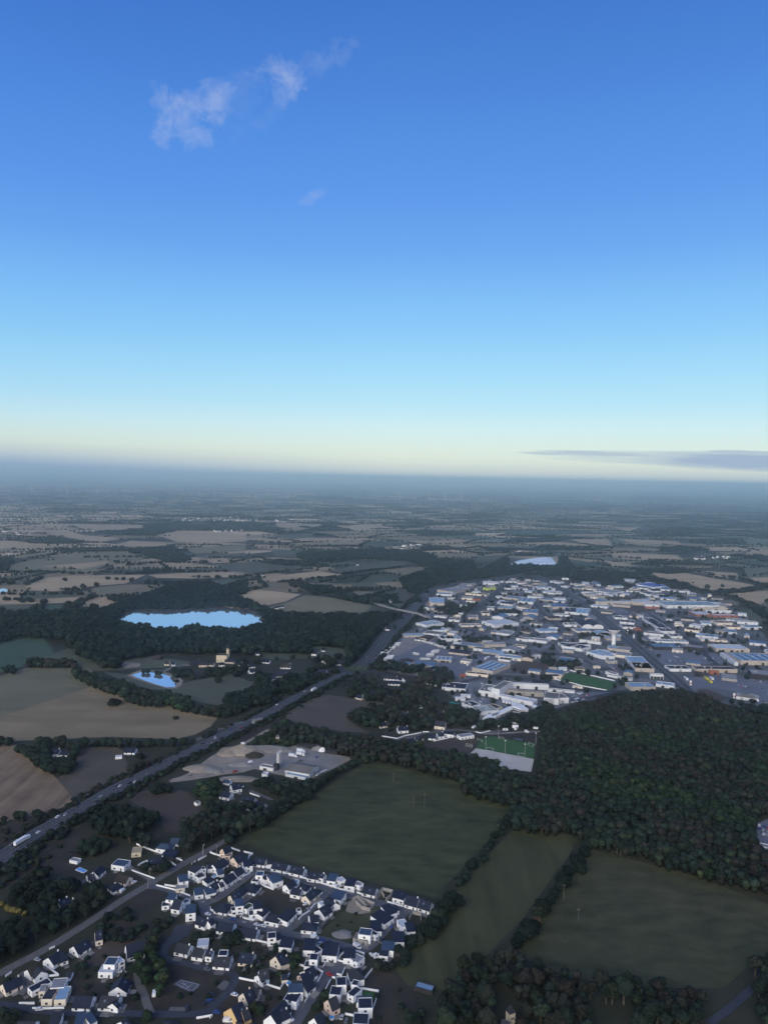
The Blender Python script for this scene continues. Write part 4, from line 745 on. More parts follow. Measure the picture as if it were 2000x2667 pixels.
hall_set('in the zone middle strip', [
 ('I1',1185,360,1390,385,1400,330,7,dict(wall='t',roof='q',label='long low hall with a bright blue roof')),('I1',1385,425,1595,440,1570,350,9,dict(roof='q',strips=3,label='white hall with inset blue roof and an orange sign')),('I1',1110,425,1180,430,1190,380,5,dict(roof='w')),('I1',1180,410,1220,430,1210,375,5,dict(roof='z')),
 ('I1',1240,140,1380,150,1380,110,6,dict(roof='l')),('I1',1390,165,1500,168,1500,135,6,dict(roof='r')),('I1',1300,205,1390,210,1390,180,6,dict(roof='k')),('I1',1300,235,1360,240,1360,215,5),('I1',1590,235,1700,240,1680,200,6,dict(roof='z')),
 ('I1',1150,140,1260,150,1250,125,5),('I1',1400,240,1520,245,1520,215,5),('I1',1200,235,1290,240,1290,215,5),('I2',265,140,390,160,390,120,7,dict(roof='l')),('I2',430,105,520,108,520,80,8,dict(roof='w')),('I2',700,180,795,185,795,135,8,dict(roof='w'))])
hall_set('in zone upper middle', [
 ('I2',540,170,620,190,625,150,6,dict(wall='c')),('I2',850,185,950,190,950,125,6),('I2',420,205,500,215,515,185,6),('I2',75,215,210,235,220,190,7,dict(roof='q')),('I2',200,240,345,245,350,215,6,dict(roof='q')),('I2',165,280,320,305,430,265,6,dict(roof='w')),('I2',40,230,110,232,115,210,5),
 ('I2',240,300,425,302,430,270,6,dict(roof='n')),('I2',320,375,480,382,490,345,6,dict(roof='k')),('I2',185,475,300,475,300,450,5),('I2',305,500,500,502,495,425,9,dict(roof='q',wall='t',ridge=3)),('I2',465,565,620,575,600,480,8,dict(roof='n')),('I2',590,575,780,590,740,490,7,dict(roof='z',strips=3)),
 ('I2',335,600,530,605,520,560,6,dict(roof='l')),('I2',690,290,795,298,800,265,6)])
hall_set('at zone back right', [
 ('I2',990,310,1100,330,1140,290,7),('I2',850,260,1100,300,1040,225,5,dict(roof='l')),
 ('I2',880,435,1010,445,820,340,11,dict(roof='q',pv=3,wall='t',label='left part of the long hall with slanting dark roof panels')),('I2',1010,445,1450,448,1440,390,11,dict(roof='w',strips=14,wall='t',label='middle part of the long hall with white roof ribs')),
 ('I2',1030,385,1430,388,1430,355,12,dict(wall='k',roof='s',label='dark fronted hall behind the ribbed hall')),('I2',1450,448,1659,452,1600,370,11,dict(roof='w',wall='t')),('I2',1550,495,1659,500,1659,470,6,dict(wall='r',roof='l')),
 ('I3',0,470,190,475,110,395,9,dict(roof='w')),('I3',0,495,190,498,190,470,6,dict(wall='r',roof='w')),('I3',290,490,640,492,520,390,11,dict(roof='w',pv=5,label='wide white hall with five dark solar roof fields')),('I3',610,490,1000,492,830,392,11.05,dict(roof='w',pv=4,label='wide white hall with slanting solar fields at the far right')),
 ('I3',640,520,1120,525,1060,480,10,dict(roof='l',wall='t')),('I3',820,555,1165,560,1160,515,9,dict(roof='w')),('I3',680,600,900,605,780,530,7,dict(roof='w',wall='r')),('I3',910,615,1250,618,1180,565,8,dict(roof='w',wall='r')),('I3',1245,590,1365,600,1365,560,7,dict(roof='w',ridge=2))])
hall_set('at zone right edge', [
 ('I3',1380,780,1570,778,1530,710,8,dict(roof='q')),('I3',1230,700,1520,715,1480,660,8,dict(roof='l')),('I3',970,720,1175,722,1130,650,8,dict(wall='c',roof='a')),('I3',1110,770,1285,775,1260,715,7,dict(wall='c',roof='b')),('I3',755,720,890,730,890,665,7,dict(roof='z')),
 ('I3',590,740,735,762,720,700,7,dict(roof='w')),('I3',525,800,725,825,715,755,7,dict(wall='c',roof='b')),('I3',400,735,515,740,510,700,6,dict(wall='c',roof='w')),('I3',390,700,480,710,480,670,5,dict(roof='w',wall='c')),('I3',280,655,360,660,360,635,4),
 ('I6',970,275,1110,280,1110,245,5,dict(wall='c',roof='w')),('I6',1120,285,1240,290,1200,255,5,dict(wall='c',roof='s')),('I3',0,150,140,190,130,150,6,dict(roof='k')),('I3',350,270,600,280,560,240,6,dict(roof='l')),('I3',560,300,680,310,650,280,6,dict(roof='l'))])
hall_set('at zone far back', [
 ('I2',1400,180,1659,225,1620,140,7,dict(roof='k',label='cobalt blue roofed hall at the far back of the zone')),('I2',1200,125,1400,140,1360,95,6,dict(roof='w')),('I2',1480,290,1659,330,1659,270,6,dict(roof='s')),('I3',0,320,180,350,170,300,6,dict(roof='w')),('I3',200,250,330,260,330,200,6)])
hall_set('along the main road', [
 ('I6',80,50,210,55,205,18,6,dict(roof='n')),('I6',130,95,280,108,275,62,6,dict(roof='n')),('I6',165,150,295,155,290,105,6,dict(roof='n')),('I6',290,170,355,172,350,135,5,dict(wall='r',roof='r',label='small red boxed showroom by the main road')),
 ('I6',360,60,535,165,640,135,8,dict(roof='n',label='long white stepped hall with a dark roof')),('I6',560,200,700,202,645,140,8,dict(roof='n',label='near end block of the long white stepped hall')),('I6',660,248,775,252,750,200,7,dict(roof='n')),('I6',435,255,550,258,550,238,6),('I6',480,300,840,310,900,265,7,dict(roof='a',strips=9)),
 ('I6',480,365,800,370,800,300,8,dict(wall='k',roof='q')),('I6',700,350,990,380,960,320,8,dict(wall='k',roof='l')),('I6',1120,385,1465,392,1340,310,9,dict(wall='t',roof='w',strips=9,label='pale ribbed roof canopy left of the big blue store'))])
hall_set('in big store group', [
 ('I6',1370,520,1800,530,1600,400,11,dict(roof='q',wall='t',strips=5,label='big store with a wide blue roof at the right edge')),('I6',1160,430,1310,530,1330,490,9,dict(roof='w',label='slanting white front wing of the big blue store')),
 ('I6',650,590,865,592,860,525,7,dict(roof='n',label='white framed building with a dark sunken roof')),('I6',920,600,1340,605,1260,535,9,dict(roof='n',wall='t',label='store with a dark dotted roof and tan block')),('I6',905,640,985,645,985,600,10,dict(wall='k',roof='s',label='black entrance cube of the dark roofed store')),('I6',1055,620,1150,625,1150,585,9,dict(wall='r',roof='o',label='tan brick block of the dark roofed store')),
 ('I6',1480,660,1800,690,1700,580,11,dict(wall='k',roof='l',label='dark glazed store with angular pale roof at the right edge'))])
hall_set('near the water tower', [
 ('I5',890,310,945,345,1210,235,7,dict(roof='n')),('I5',945,360,1215,405,1370,330,8,dict(roof='n',pv=0,units=5,label='large white box hall with navy roof left of the water tower')),('I5',1215,405,1340,370,1180,300,8.02,dict(roof='n',label='right side part of the large navy roofed box hall')),('I5',1180,270,1470,310,1490,275,7,dict(roof='n')),
 ('I5',1275,445,1490,505,1500,380,9,dict(roof='z',label='white hall with light blue roof, left wing of the angled hall')),('I5',1490,505,1659,510,1659,380,9.02,dict(roof='z',label='middle wing of the angled light blue roofed hall')),('I6',185,465,290,590,400,470,9,dict(roof='z')),
 ('I6',290,590,480,600,480,500,9,dict(roof='z',wall='t',label='brown glazed front wing of the angled light blue hall')),('I6',445,665,580,672,570,610,11,dict(roof='l',doors=4,label='white cubic office with black windows by the main road')),('I6',0,270,140,272,130,190,7,dict(roof='z',wall='t')),
 ('I5',1310,165,1600,230,1600,140,7,dict(roof='z')),('I5',985,65,1150,70,1140,10,7,dict(roof='a'))])
hall_set('around the town stadium', [
 ('I5',330,250,480,270,480,210,7,dict(roof='s')),('I5',490,265,740,295,720,225,7,dict(roof='l')),('I5',730,255,795,258,790,235,6),('I5',285,345,440,365,440,310,6,dict(wall='c',roof='s')),('I5',545,510,660,490,650,440,9,dict(roof='l',label='small white two-storey office with flat roof')),('I5',770,100,895,105,890,70,6),
 ('I5',780,650,885,652,885,610,5,dict(roof='l',wall='t')),('I5',905,660,1015,665,950,615,5,dict(roof='w',ridge=2,label='white marquee tent beside the stadium')),('I5',1130,660,1260,665,1250,610,5,dict(roof='s',wall='t')),('I5',1380,630,1465,630,1460,590,5,dict(wall='c',roof='l')),
 ('I6',0,640,250,690,180,650,5,dict(roof='n')),('I5',1530,700,1659,740,1659,680,6,dict(roof='n')),('I6',250,790,500,790,480,700,9,dict(roof='z',wall='t',label='wide hall with patchy light blue roof at the edge of the wood')),('I6',500,745,690,770,640,760,7,dict(roof='z')),
 ('I8',1090,270,1225,280,1220,250,4,dict(wall='c',roof='q',label='small cream and blue stand beside the stadium pitch'))])
hall_set('around the bus depot', [
 ('I4',780,540,1015,555,1040,470,7,dict(wall='t',roof='q',doors=6,strips=4,label='depot hall with brown shutters and a blue roof')),('I4',1290,665,1570,720,1600,530,9,dict(wall='t',roof='q',strips=4,label='large beige hall with a blue roof and white dots')),('I4',1200,720,1530,755,1530,690,6,dict(wall='c',roof='b')),('I4',1130,755,1205,758,1210,700,6,dict(wall='r',roof='r',label='brick red container block beside the beige hall')),
 ('I4',830,215,890,260,1000,165,7,dict(roof='q')),('I4',890,265,1150,262,1130,175,7,dict(roof='q',strips=2,label='white school like building with a blue roof')),('I7',885,190,960,195,980,110,6,dict(roof='n')),('I7',920,200,1200,225,1300,110,7,dict(roof='n',label='white hall with dark blue roof above the white tents')),
 ('I7',1150,410,1280,460,1380,370,7,dict(roof='n')),('I7',1280,460,1400,540,1510,380,7,dict(roof='n',strips=6,label='hall with a dark blue roof and rows of glass panes')),('I7',1400,540,1700,470,1600,370,7.02,dict(roof='b',wall='t',strips=0,label='wide brown roofed warehouse with white wall')),
 ('I7',1140,300,1270,305,1260,260,5,dict(roof='w',ridge=1.5,label='right white marquee by the teal tarpaulin')),('I7',1065,340,1200,345,1200,300,5,dict(roof='w',ridge=1.5,label='left white marquee by the teal tarpaulin'))])
# the factory complex
hall_set('in the factory', [
 ('I7',1375,265,1550,290,1550,120,11,dict(roof='a',label='white factory block with a stained grey roof, left end')),('I7',1550,290,1659,310,1700,60,19,dict(roof='a',label='tall factory block with a stained grey roof')),('I8',0,385,175,365,170,310,14,dict(roof='w',doors=2,label='white block in front of the tall factory block')),
 ('I8',30,410,250,450,250,370,8,dict(roof='w')),('I8',255,455,555,515,560,410,8,dict(roof='w')),('I8',180,270,770,300,755,215,11,dict(roof='z',pv=0,label='long factory hall with a light blue roof and black panels')),('I8',175,345,430,380,420,300,9,dict(roof='a',wall='g')),('I8',430,375,700,395,700,320,9,dict(roof='a',wall='g')),
 ('I8',700,480,900,500,880,330,12,dict(roof='a',doors=0,units=0,label='grey factory hall with a row of tall wall fins')),('I8',900,480,1040,475,1030,335,11,dict(roof='a')),('I8',760,315,1120,345,1110,310,5,dict(roof='l'))],'factory buildings')
b = MB()
for k in range(6):
    p = wp('I8',715+36*k,498-3*k+4); b2 = empty('silo',(p.x,p.y,0),0); b2.scale = (1,1,.68); q = MB(); q.cyl(0,0,0,11.5,1.7,1.7,12); q.build('body',mat('silo_metal',(0.45,0.45,0.46),rough=.5),b2); q = MB(); q.cyl(0,0,11.5,12.6,1.7,.3,12); q.build('cap',ventm,b2)
    tag(b2, f'tall pale silo in front of the factory hall, {ORD[k]} of six', 'silo', 'silos at the factory')
p = wp('I8',650,262,11.4)
for k in range(3):
    p = wp('I8',575+70*k,250+6*k,0); q = hall('I8',545+72*k,262+7*k,605+72*k,268+7*k,600+72*k,238+6*k,11.9,roof='n',wall='k',doors=0,units=0,name='roof_panel_field'); tag(q, f'black panel field on the long factory roof, {ORD[k]}', 'solar panels', 'black panel fields')
# yard halls near the quarry
hall_set('in the quarry yard', [
 ('Q',1010,385,1215,420,1360,325,6,dict(roof='a',ridge=3,wall='w',label='white workshop with a broad grey ribbed roof in the yard')),('Q',1005,405,1180,440,1210,405,4,dict(roof='z',label='light blue roofed lean-to in front of the workshop')),('Q',785,345,900,365,935,315,5,dict(roof='a',wall='w')),('Q',1345,205,1455,222,1455,185,5,dict(wall='k',roof='s',doors=0,label='black open shed at the top right of the yard')),
 ('Q',1105,150,1280,165,1280,140,4,dict(wall='k',roof='s',doors=0,label='long dark shed at the top of the yard')),('Q',900,355,940,358,945,312,8,dict(wall='k',roof='s',doors=0,label='dark plant housing beside the yard silo')),('Q',803,408,850,412,852,392,4,dict(roof='w',doors=0)),
 ('N5',280,445,350,448,350,415,5,dict(roof='z',wall='t',label='small blue roofed house above the quarry'))],'sheds of the quarry yard')
for k, (x, y, h_) in enumerate([(945,330,16),(962,310,15)]):
    p = wp('Q', x, y); r = empty('silo',(p.x,p.y,0)); q = MB(); q.cyl(0,0,2.5,h_,1.7,1.7,14); q.build('body',MATS['silo_metal'],r); q = MB(); q.cyl(0,0,0,2.5,.6,1.7,14); q.build('hopper',ventm,r)
    tag(r, f"{['taller front','shorter rear'][k]} steel silo in the quarry yard", 'silo', 'yard silos')
# blue roofed barn and tower house at the lower edge
tag(hall('N3',128,862,208,885,215,850,3.5,roof='z',wall='k',doors=0,units=0,name='shed'),'small shed with light blue roof at the wood edge','shed')
c = wp('N3',545,1005); r = empty('manor_tower',(c.x,c.y,0),.5); r.scale = (.62,.62,.7); q = MB(); q.box(-3,3,-3,3,0,10); q.build('wall',WALL['o'],r); q = MB(); q.add([(-3.4,-3.4,10),(3.4,-3.4,10),(3.4,3.4,10),(-3.4,3.4,10),(0,0,16)],[(0,1,4),(1,2,4),(2,3,4),(3,0,4)]); q.build('roof',ROOF['s'],r)
for s in (1,-1): q = MB(); q.box(-.5+s,.5+s,-3.08,-3,5,6.6); q.build('window',glassm,r)
tag(r,'stone tower with pointed slate roof at the bottom edge','tower'); FOOT.append([(c.x-9,c.y-9),(c.x+9,c.y-9),(c.x+9,c.y+9),(c.x-9,c.y+9)])
r, c, L = make_house('N3',510,985,545,1000,9,'G',wall='o',roof='s',h=9); tag(r,'steep grey slate roof of the manor at the bottom edge','house')
# overpass
bp = [(940,1562,0),(972,1570,4),(1019,1584,7),(1063,1593,7.5),(1090,1599,5),(1120,1610,0)]
P = catmull([at(x,y,z) for x,y,z in bp], 5); r = empty('overpass',P[8]); o_ = Vector(P[8]); o_.z = P[8].z
b = MB(); Q = [p-o_ for p in P]
vs, fs = strip_mesh(Q, 9, 0, zf=True); b.add(vs, fs); vs2 = [(x,y,z-1.1) for x,y,z in vs]; b.add(vs2, [f[::-1] for f in fs]); n_ = len(P)
b.add([v for i in range(n_) for v in (vs[2*i], vs2[2*i])], [(2*i,2*i+2,2*i+3,2*i+1) for i in range(n_-1)]); b.add([v for i in range(n_) for v in (vs[2*i+1], vs2[2*i+1])], [(2*i,2*i+1,2*i+3,2*i+2) for i in range(n_-1)])
b.build('deck', conc, r)
for s in (-1,1):
    b = MB(); vs, fs = strip_mesh(Q, .4, 1.1, off=s*4.3, zf=True); b.add(vs, fs)
    lo = [(x,y,z-1.1) for x,y,z in vs]
    for k in (0,1): b.add([v for i in range(n_) for v in (vs[2*i+k], lo[2*i+k])], [(2*i,2*i+2,2*i+3,2*i+1) for i in range(n_-1)])
    b.build('parapet', mat('parapet_grey',(0.27,0.27,0.28)), r)
for i in (6, 12, 17):
    b = MB(); q = Q[i]; b.box(q.x-1, q.x+1, q.y-4, q.y+4, -o_.z, q.z-1.1); b.build('pier', conc, r)
tag(r,'pale concrete road bridge crossing the far highway','bridge'); FOOT.append([(p.x+s, p.y+s*.2) for s in (-14,) for p in P]+[(p.x+14, p.y+3) for p in P[::-1]])
# underpass portal under the near highway
c = wp('N4',1590,338); r = empty('underpass',(c.x,c.y,0),.75); b = MB(); b.box(-6,-3,-3,3,0,3.6); b.box(3,6,-3,3,0,3.6); b.box(-6,6,-3,3,3.6,4.6); b.build('portal',conc,r); b = MB(); b.box(-2.99,2.99,-2.2,2.9,0,3.59); b.build('shade_block',mat('opening_shade',(0.01,0.01,0.01)),r)  # near-black block fills the portal opening, standing in for the shade inside
tag(r,'grey concrete underpass portal beside the highway','underpass')
# twin barrel vaults left of the water tower
a = wp('I2',705,762); b_ = wp('I2',990,768); u = (b_-a); L_ = u.length/2; u.normalize(); ang = math.atan2(u.y,u.x); c = a.lerp(b_,.5); r = empty('vaulted_hall',(c.x,c.y,.05),ang); D_ = 62
wb = MB(); wb.box(-2*L_/2-0,-2*L_/2+.5,0,D_,0,3.2); wb.box(L_-.5,L_,0,D_,0,3.2); wb.box(-L_+.5,L_-.5,0,.4,0,3.2)
for s in (-1,1):
    n_ = 14; rb = MB(); pts = [(s*L_/2+L_/2*math.cos(math.pi*k/n_), 3.2+5.5*math.sin(math.pi*k/n_)) for k in range(n_+1)]
    rb.add([(x,y,z) for y in (0,D_) for x,z in pts],[(k,k+1,n_+2+k,n_+1+k) for k in range(n_)]); rb.build('roof',ROOF['n'],r)
    wb.add([(x,.02,z) for x,z in pts],[tuple(range(n_+1))[::-1]])
wb.build('wall',HW_,r); tag(r,'white hall with twin dark barrel vaults left of the water tower','building'); nv = Vector((-u.y,u.x,0)); FOOT.append([(c.x+u.x*i*(L_+2)+nv.x*j, c.y+u.y*i*(L_+2)+nv.y*j) for i,j in ((-1,-3),(1,-3),(1,D_+3),(-1,D_+3))])
# water tower
c = wp('K4',545,553); r = empty('water_tower',(c.x,c.y,0)); b = MB(); b.cyl(0,0,0,19,3.6,3.4,28); b.build('shaft',white,r)
b = MB(); b.cyl(0,0,18.5,21,3.45,5,28,cap=False); b.cyl(0,0,21,27.5,5,10.6,28,cap=False); b.cyl(0,0,27.5,29,10.6,10.9,28); b.build('bowl',white,r); b = MB(); b.cyl(0,0,28.95,29.7,10.7,9.5,28); b.build('roof',ROOF['s'],r)
b = MB(); b.box(-.6,.6,-3.75,-3.5,0,2.4); b.build('door',doorm,r); tag(r,'white mushroom shaped water tower among the halls','water tower'); FOOT.append([(c.x-14,c.y-14),(c.x+14,c.y-14),(c.x+14,c.y+14),(c.x-14,c.y+14)])
# striped signs on the box hall
for k, (x, cn) in enumerate([(190,'r'),(205,'c'),(222,'w'),(234,'c')]):
    q = hall('I1',x,457,x+9,457,x+9,400,10.6,wall=cn,roof='w',doors=0,units=0,name='facade_panel')
    q.location = (q.location.x, q.location.y-.6, q.location.z); tag(q, f"{['red','orange cream','white','pale yellow'][k]} upright panel at the corner of the box hall", 'panel', 'coloured corner panels')
# ------------------------------------------------------------------ garden walls
def gwall(t, pts, h=1.3, w=.3, label=None, m=None, P=None):
    P = P or poly(t, pts); b = MB(); n = len(P); c0 = P[0].copy(); Q = [p-c0 for p in P]
    for i in range(n-1):
        a, c = Q[i], Q[i+1]; d = (c-a).normalized(); nn = Vector((-d.y,d.x,0))*w/2; e = d*w/2*.9
        a2 = a-e if i else a; c2 = c+e if i < n-2 else c; hz = h+.004*i
        b.add([tuple(a2-nn)[:2]+(-.05,), tuple(c2-nn)[:2]+(-.05,), tuple(c2+nn)[:2]+(-.05,), tuple(a2+nn)[:2]+(-.05,), tuple(a2-nn)[:2]+(hz,), tuple(c2-nn)[:2]+(hz,), tuple(c2+nn)[:2]+(hz,), tuple(a2+nn)[:2]+(hz,)], [(0,3,2,1),(4,5,6,7),(0,1,5,4),(1,2,6,5),(2,3,7,6),(3,0,4,7)])
    o = b.build('garden_wall', m or WALL['w']); o.location = c0; tag(o, label, 'wall', 'garden walls'); return o
for t, pts, lab in [
 ('E',[(230,200),(290,225),(440,270)],'white garden wall under the peach corner house'),('E',[(490,145),(610,185)],'white wall behind the peach corner house'),('E',[(660,195),(775,220),(720,250)],'white wall beside the first field house'),
 ('E',[(915,385),(1120,440)],'white wall before the third field house'),('E',[(1150,455),(1385,520),(1659,600)],'long white wall before the fourth and fifth field houses'),('F',[(0,228),(120,265),(300,325),(500,370)],'long white wall before the pale roofed field houses'),('F',[(530,370),(670,415),(740,440)],'white wall before the last gabled field house'),('F',[(918,490),(1065,535),(1120,550)],'white wall before the tall field houses'),
 ('E',[(80,300),(185,245)],'short white wall piece along the diagonal road, upper'),('E',[(0,350),(50,315)],'short white wall piece along the diagonal road, lower'),('E',[(235,900),(240,935),(300,960),(430,985),(560,1020)],'white curved wall at the street loop corner'),('E',[(645,1035),(780,1068),(830,1040)],'white wall before the cubic house of the loop'),('E',[(615,1030),(700,945)],'white wall between two forecourts of the loop'),
 ('E',[(1210,715),(1380,775),(1535,820),(1659,720)],'white corner wall round the cream loop house'),('E',[(645,520),(745,460)],'white wall at the bend of the inner street'),('E',[(570,520),(625,545)],'short white wall before the inner street row'),('E',[(865,600),(940,640),(1040,675)],'white wall behind the empty plot'),('E',[(1355,1060),(1400,1010),(1500,945)],'white wall by the cross street, left'),('E',[(1510,920),(1575,850)],'white wall by the cross street, upper'),
 ('Cc',[(330,525),(550,580),(760,660)],'long low wall beside the junction street'),('Cc',[(435,520),(575,540)],'white curved wall of the junction garden'),('Cc',[(80,0),(200,50),(405,125)],'long pale wall beside the building site'),('Cc',[(20,335),(140,380),(310,440)],'long pale wall of the drive by the road'),('Cc',[(550,165),(660,210)],'short white wall by the timber garage'),('Cc',[(515,230),(580,275)],'short white wall at the road junction'),('Cc',[(790,245),(830,220)],'short pale wall at the roadside, left'),('Cc',[(865,205),(960,150)],'pale wall at the roadside, right'),
 ('Cc',[(100,270),(150,240),(210,215)],'low wall left of the dormer house'),('G',[(25,100),(285,165)],'white wall below the lower street, left'),('G',[(30,625),(340,720),(460,530)],'white wall round the blue house garden'),('G',[(560,405),(640,430)],'white wall piece left of the turning area'),('G',[(555,400),(650,265),(720,285)],'white wall round the small lawn'),('G',[(790,460),(850,490),(885,510),(820,630)],'cream stepped wall at the turning area'),('G',[(940,350),(890,435)],'white wall by the turning area, upper'),
 ('G',[(1070,360),(1150,380),(1280,400),(1370,370),(1410,270)],'white wall round the boxy corner house'),('G',[(1065,355),(1120,280),(1200,215),(1340,250),(1410,275)],'white rear wall round the boxy corner house'),('G',[(1060,535),(1120,550),(1165,455)],'white wall right of the turning area'),('G',[(1000,575),(1040,580)],'short white wall before the cubic pair'),('G',[(980,610),(920,720)],'white wall left of the cubic pair'),('G',[(655,890),(720,785)],'white wall beside the lower street'),
 ('G',[(1365,715),(1590,750),(1545,900),(1450,1156)],'long white wall closing the estate at the right'),('G',[(1510,470),(1360,650)],'long grey wall running to the paddock'),('G',[(1165,1040),(1270,1060)],'white wall at the lower right house'),('D',[(1380,585),(1500,610),(1659,640)],'pale fence at the drive of the blue house'),('D',[(670,320),(760,240)],'white wall between the houses of the green, left'),('D',[(1210,410),(1300,310)],'white wall between the houses of the green, right'),('D',[(840,1095),(1040,1060),(1010,1090)],'white low wall pieces at the lower edge'),
 ('B',[(75,560),(155,505)],'white wall by the left forecourt'),('B',[(245,905),(445,905)],'low pale wall at the lower left garden'),('B',[(415,970),(560,975),(820,965)],'low pale wall before the cream flat-roofed house'),('B',[(630,215),(700,185)],'white wall behind the cross roofed house'),('B',[(1025,990),(1150,1000)],'white wall before the arched house'),('B',[(600,560),(750,545),(590,430)],'low stone wall round the triangular lawn'),
 ('S',[(300,250),(430,270),(480,250),(630,220)],'long white wall along the lane'),('S',[(640,215),(690,215)],'short white wall along the lane'),('S',[(1080,215),(1120,225),(1200,205)],'cream curved wall by the clubhouse'),('S',[(730,292),(915,252)],'white wall behind the lane houses'),
 ('I8',[(840,152),(1080,205),(1220,245),(1550,305)],'white rail wall along the front of the stadium pitch'),('I8',[(1055,35),(1300,95),(1659,175)],'white rail wall along the back of the stadium pitch'),('I8',[(840,130),(1040,55)],'white rail wall at the left end of the stadium pitch'),('I6',[(560,715),(700,765)],'white edge wall beside the patchy blue roofed hall'),('Q',[(560,530),(650,495)],'white terrace wall of the gabled pair'),('Q',[(700,555),(785,585)],'white terrace wall of the cream house')]:
    gwall(t, pts, label=lab)
for t, pts, lab in [('F',[(780,460),(800,400),(860,340),(990,370),(960,430),(900,470)],'unfinished grey block walls of a house shell by the field'),('F',[(480,470),(540,440),(760,530),(700,600),(600,580),(520,500)],'unfinished grey block walls on bare dirt'),('F',[(1200,710),(1240,640),(1350,660),(1345,720)],'unfinished grey block walls at the right corner'),('F',[(600,470),(650,560)],'cross wall of the shell on bare dirt'),('F',[(550,455),(640,540)],'second cross wall of the shell on bare dirt'),('F',[(840,370),(880,430)],'cross wall of the field side shell')]:
    gwall(t, pts, h=2.4, w=.4, label=lab, m=WALL['g'])
# timber house under construction
r, c, L = make_house('Cc',20,70,150,60,10,'f',wall='o',roof='o',h=3.6); tag(r,'building shell with bare plywood deck beside the long pale wall','house')
# pools
def pool(t, pts, lab, z=.5, m=None):
    P = poly(t, pts); c = sum(P, Vector())/len(P); r = empty('pool',(c.x,c.y,.02)); Q = [p-c for p in P]; n = len(Q)
    b = MB(); b.add([(p.x,p.y,z-.06) for p in Q],[tuple(range(n))]); b.build('water',m or mat('pool_water',(0.06,0.30,0.60),rough=.2),r)
    b = MB()
    for i in range(n):
        a, d = Q[i], Q[(i+1)%n]; o1, o2 = a*1.08, d*1.08; b.add([(a.x,a.y,z),(d.x,d.y,z),(o2.x,o2.y,z),(o1.x,o1.y,z),(o1.x,o1.y,0),(o2.x,o2.y,0),(a.x,a.y,z-.2),(d.x,d.y,z-.2)],[(0,3,2,1),(3,4,5,2),(0,1,7,6)])
    b.build('rim',white,r)
    me = r.children[0].data; me.update(); tag(r, lab, 'swimming pool')
bluec = mat('pool_cover',(0.12,0.30,0.62),rough=.5,var=.1,scale=.4)
pool('A',[(965,325),(1020,295),(1110,335),(1062,362)],'rectangular pool with bright blue cover beside a navy roofed house',m=bluec)
pool('Cc',[(1030,410),(1065,390),(1100,405),(1065,425)],'small blue pool behind the inner street row')
pool('I7',[(192,525),(205,512),(305,525),(290,542)],'pale turquoise pool in a garden by the trees',m=mat('pale_pool',(0.3,0.62,0.65),rough=.3))
for t, x, y, rx, ry, lab in [('G',448,650,28,24,'round above-ground pool with pale blue rim'),('G',995,1090,30,22,'round dark blue pool at the lower right'),('E',1308,985,22,14,'small turquoise round pool by a car')]:
    pool(t, [(x+rx*math.cos(a*math.pi/7), y+ry*math.sin(a*math.pi/7)) for a in range(14)], lab, z=1.0)
sheet('tarpaulin', poly('I7',[(940,385),(1000,355),(1130,380),(1020,420)]), mat('teal_tarp',(0.02,0.22,0.20),var=.15,scale=.3), .5, excl=False, label='teal tarpaulin beside the white marquees')
sheet('lawn', poly('G',[(1330,790),(1380,730),(1560,765),(1530,850)]), turf, .2, excl=False)
# heaps of spoil in the quarry
def heap(t, x, y, rx, ry, h, m, lab):
    c = wp(t, x, y); n = 18; b = MB(); rings = 5; vs = []
    for k in range(rings+1):
        f = k/rings
        for i in range(n):
            a = i*2*math.pi/n; q = (1-f**1.2)*(1+.25*mnoise.noise(Vector((c.x*.1+math.cos(a)*1.5, c.y*.1+math.sin(a)*1.5, f*2)))); vs.append((rx*q*math.cos(a), ry*q*math.sin(a), h*(f**.8)*(1+.2*mnoise.noise(Vector((i,k,c.x))))))
    b.add(vs, [(k*n+i, k*n+(i+1)%n, (k+1)*n+(i+1)%n, (k+1)*n+i) for k in range(rings) for i in range(n)]); o = b.build('spoil_heap', m); o.location = (c.x,c.y,.1); tag(o, lab, 'heap', 'spoil heaps in the quarry'); FOOT.append([(c.x-rx,c.y-ry),(c.x+rx,c.y-ry),(c.x+rx,c.y+ry),(c.x-rx,c.y+ry)])
for a in [('Q',640,190,26,14,7,tangravel,'largest tan spoil heap at the back of the quarry'),('Q',850,175,28,10,5,gravel,'long grey spoil heap right of the largest one'),('Q',940,180,18,8,4,gravel,'grey spoil heap near the top shed'),('Q',510,215,12,8,4,tangravel,'small tan heap at the left back of the quarry'),('Q',280,340,18,12,3.5,tangravel,'low rubble heap at the left of the quarry'),
          ('Q',330,350,16,9,3,gravel,'low grey rubble heap at the left of the quarry'),('Q',740,230,10,8,5,darkbrown,'dark pointed heap in the quarry'),('Q',435,378,5,4,3,gravel,'pale pointed sand heap beside the track'),('Q',1290,170,8,5,4,gravel,'grey gravel cone by the top shed'),('Q',1328,185,5,4,4,white,'white sand cone by the black shed'),('Q',630,310,14,5,2.5,gravel,'long rubble ridge beside the yard track'),('Q',600,430,22,8,2.5,tangravel,'tan earth bank above the gabled houses'),
          ('F',350,900,7,5,1.6,gravel,'pale rubble heap on the building plot')]: heap(*a)
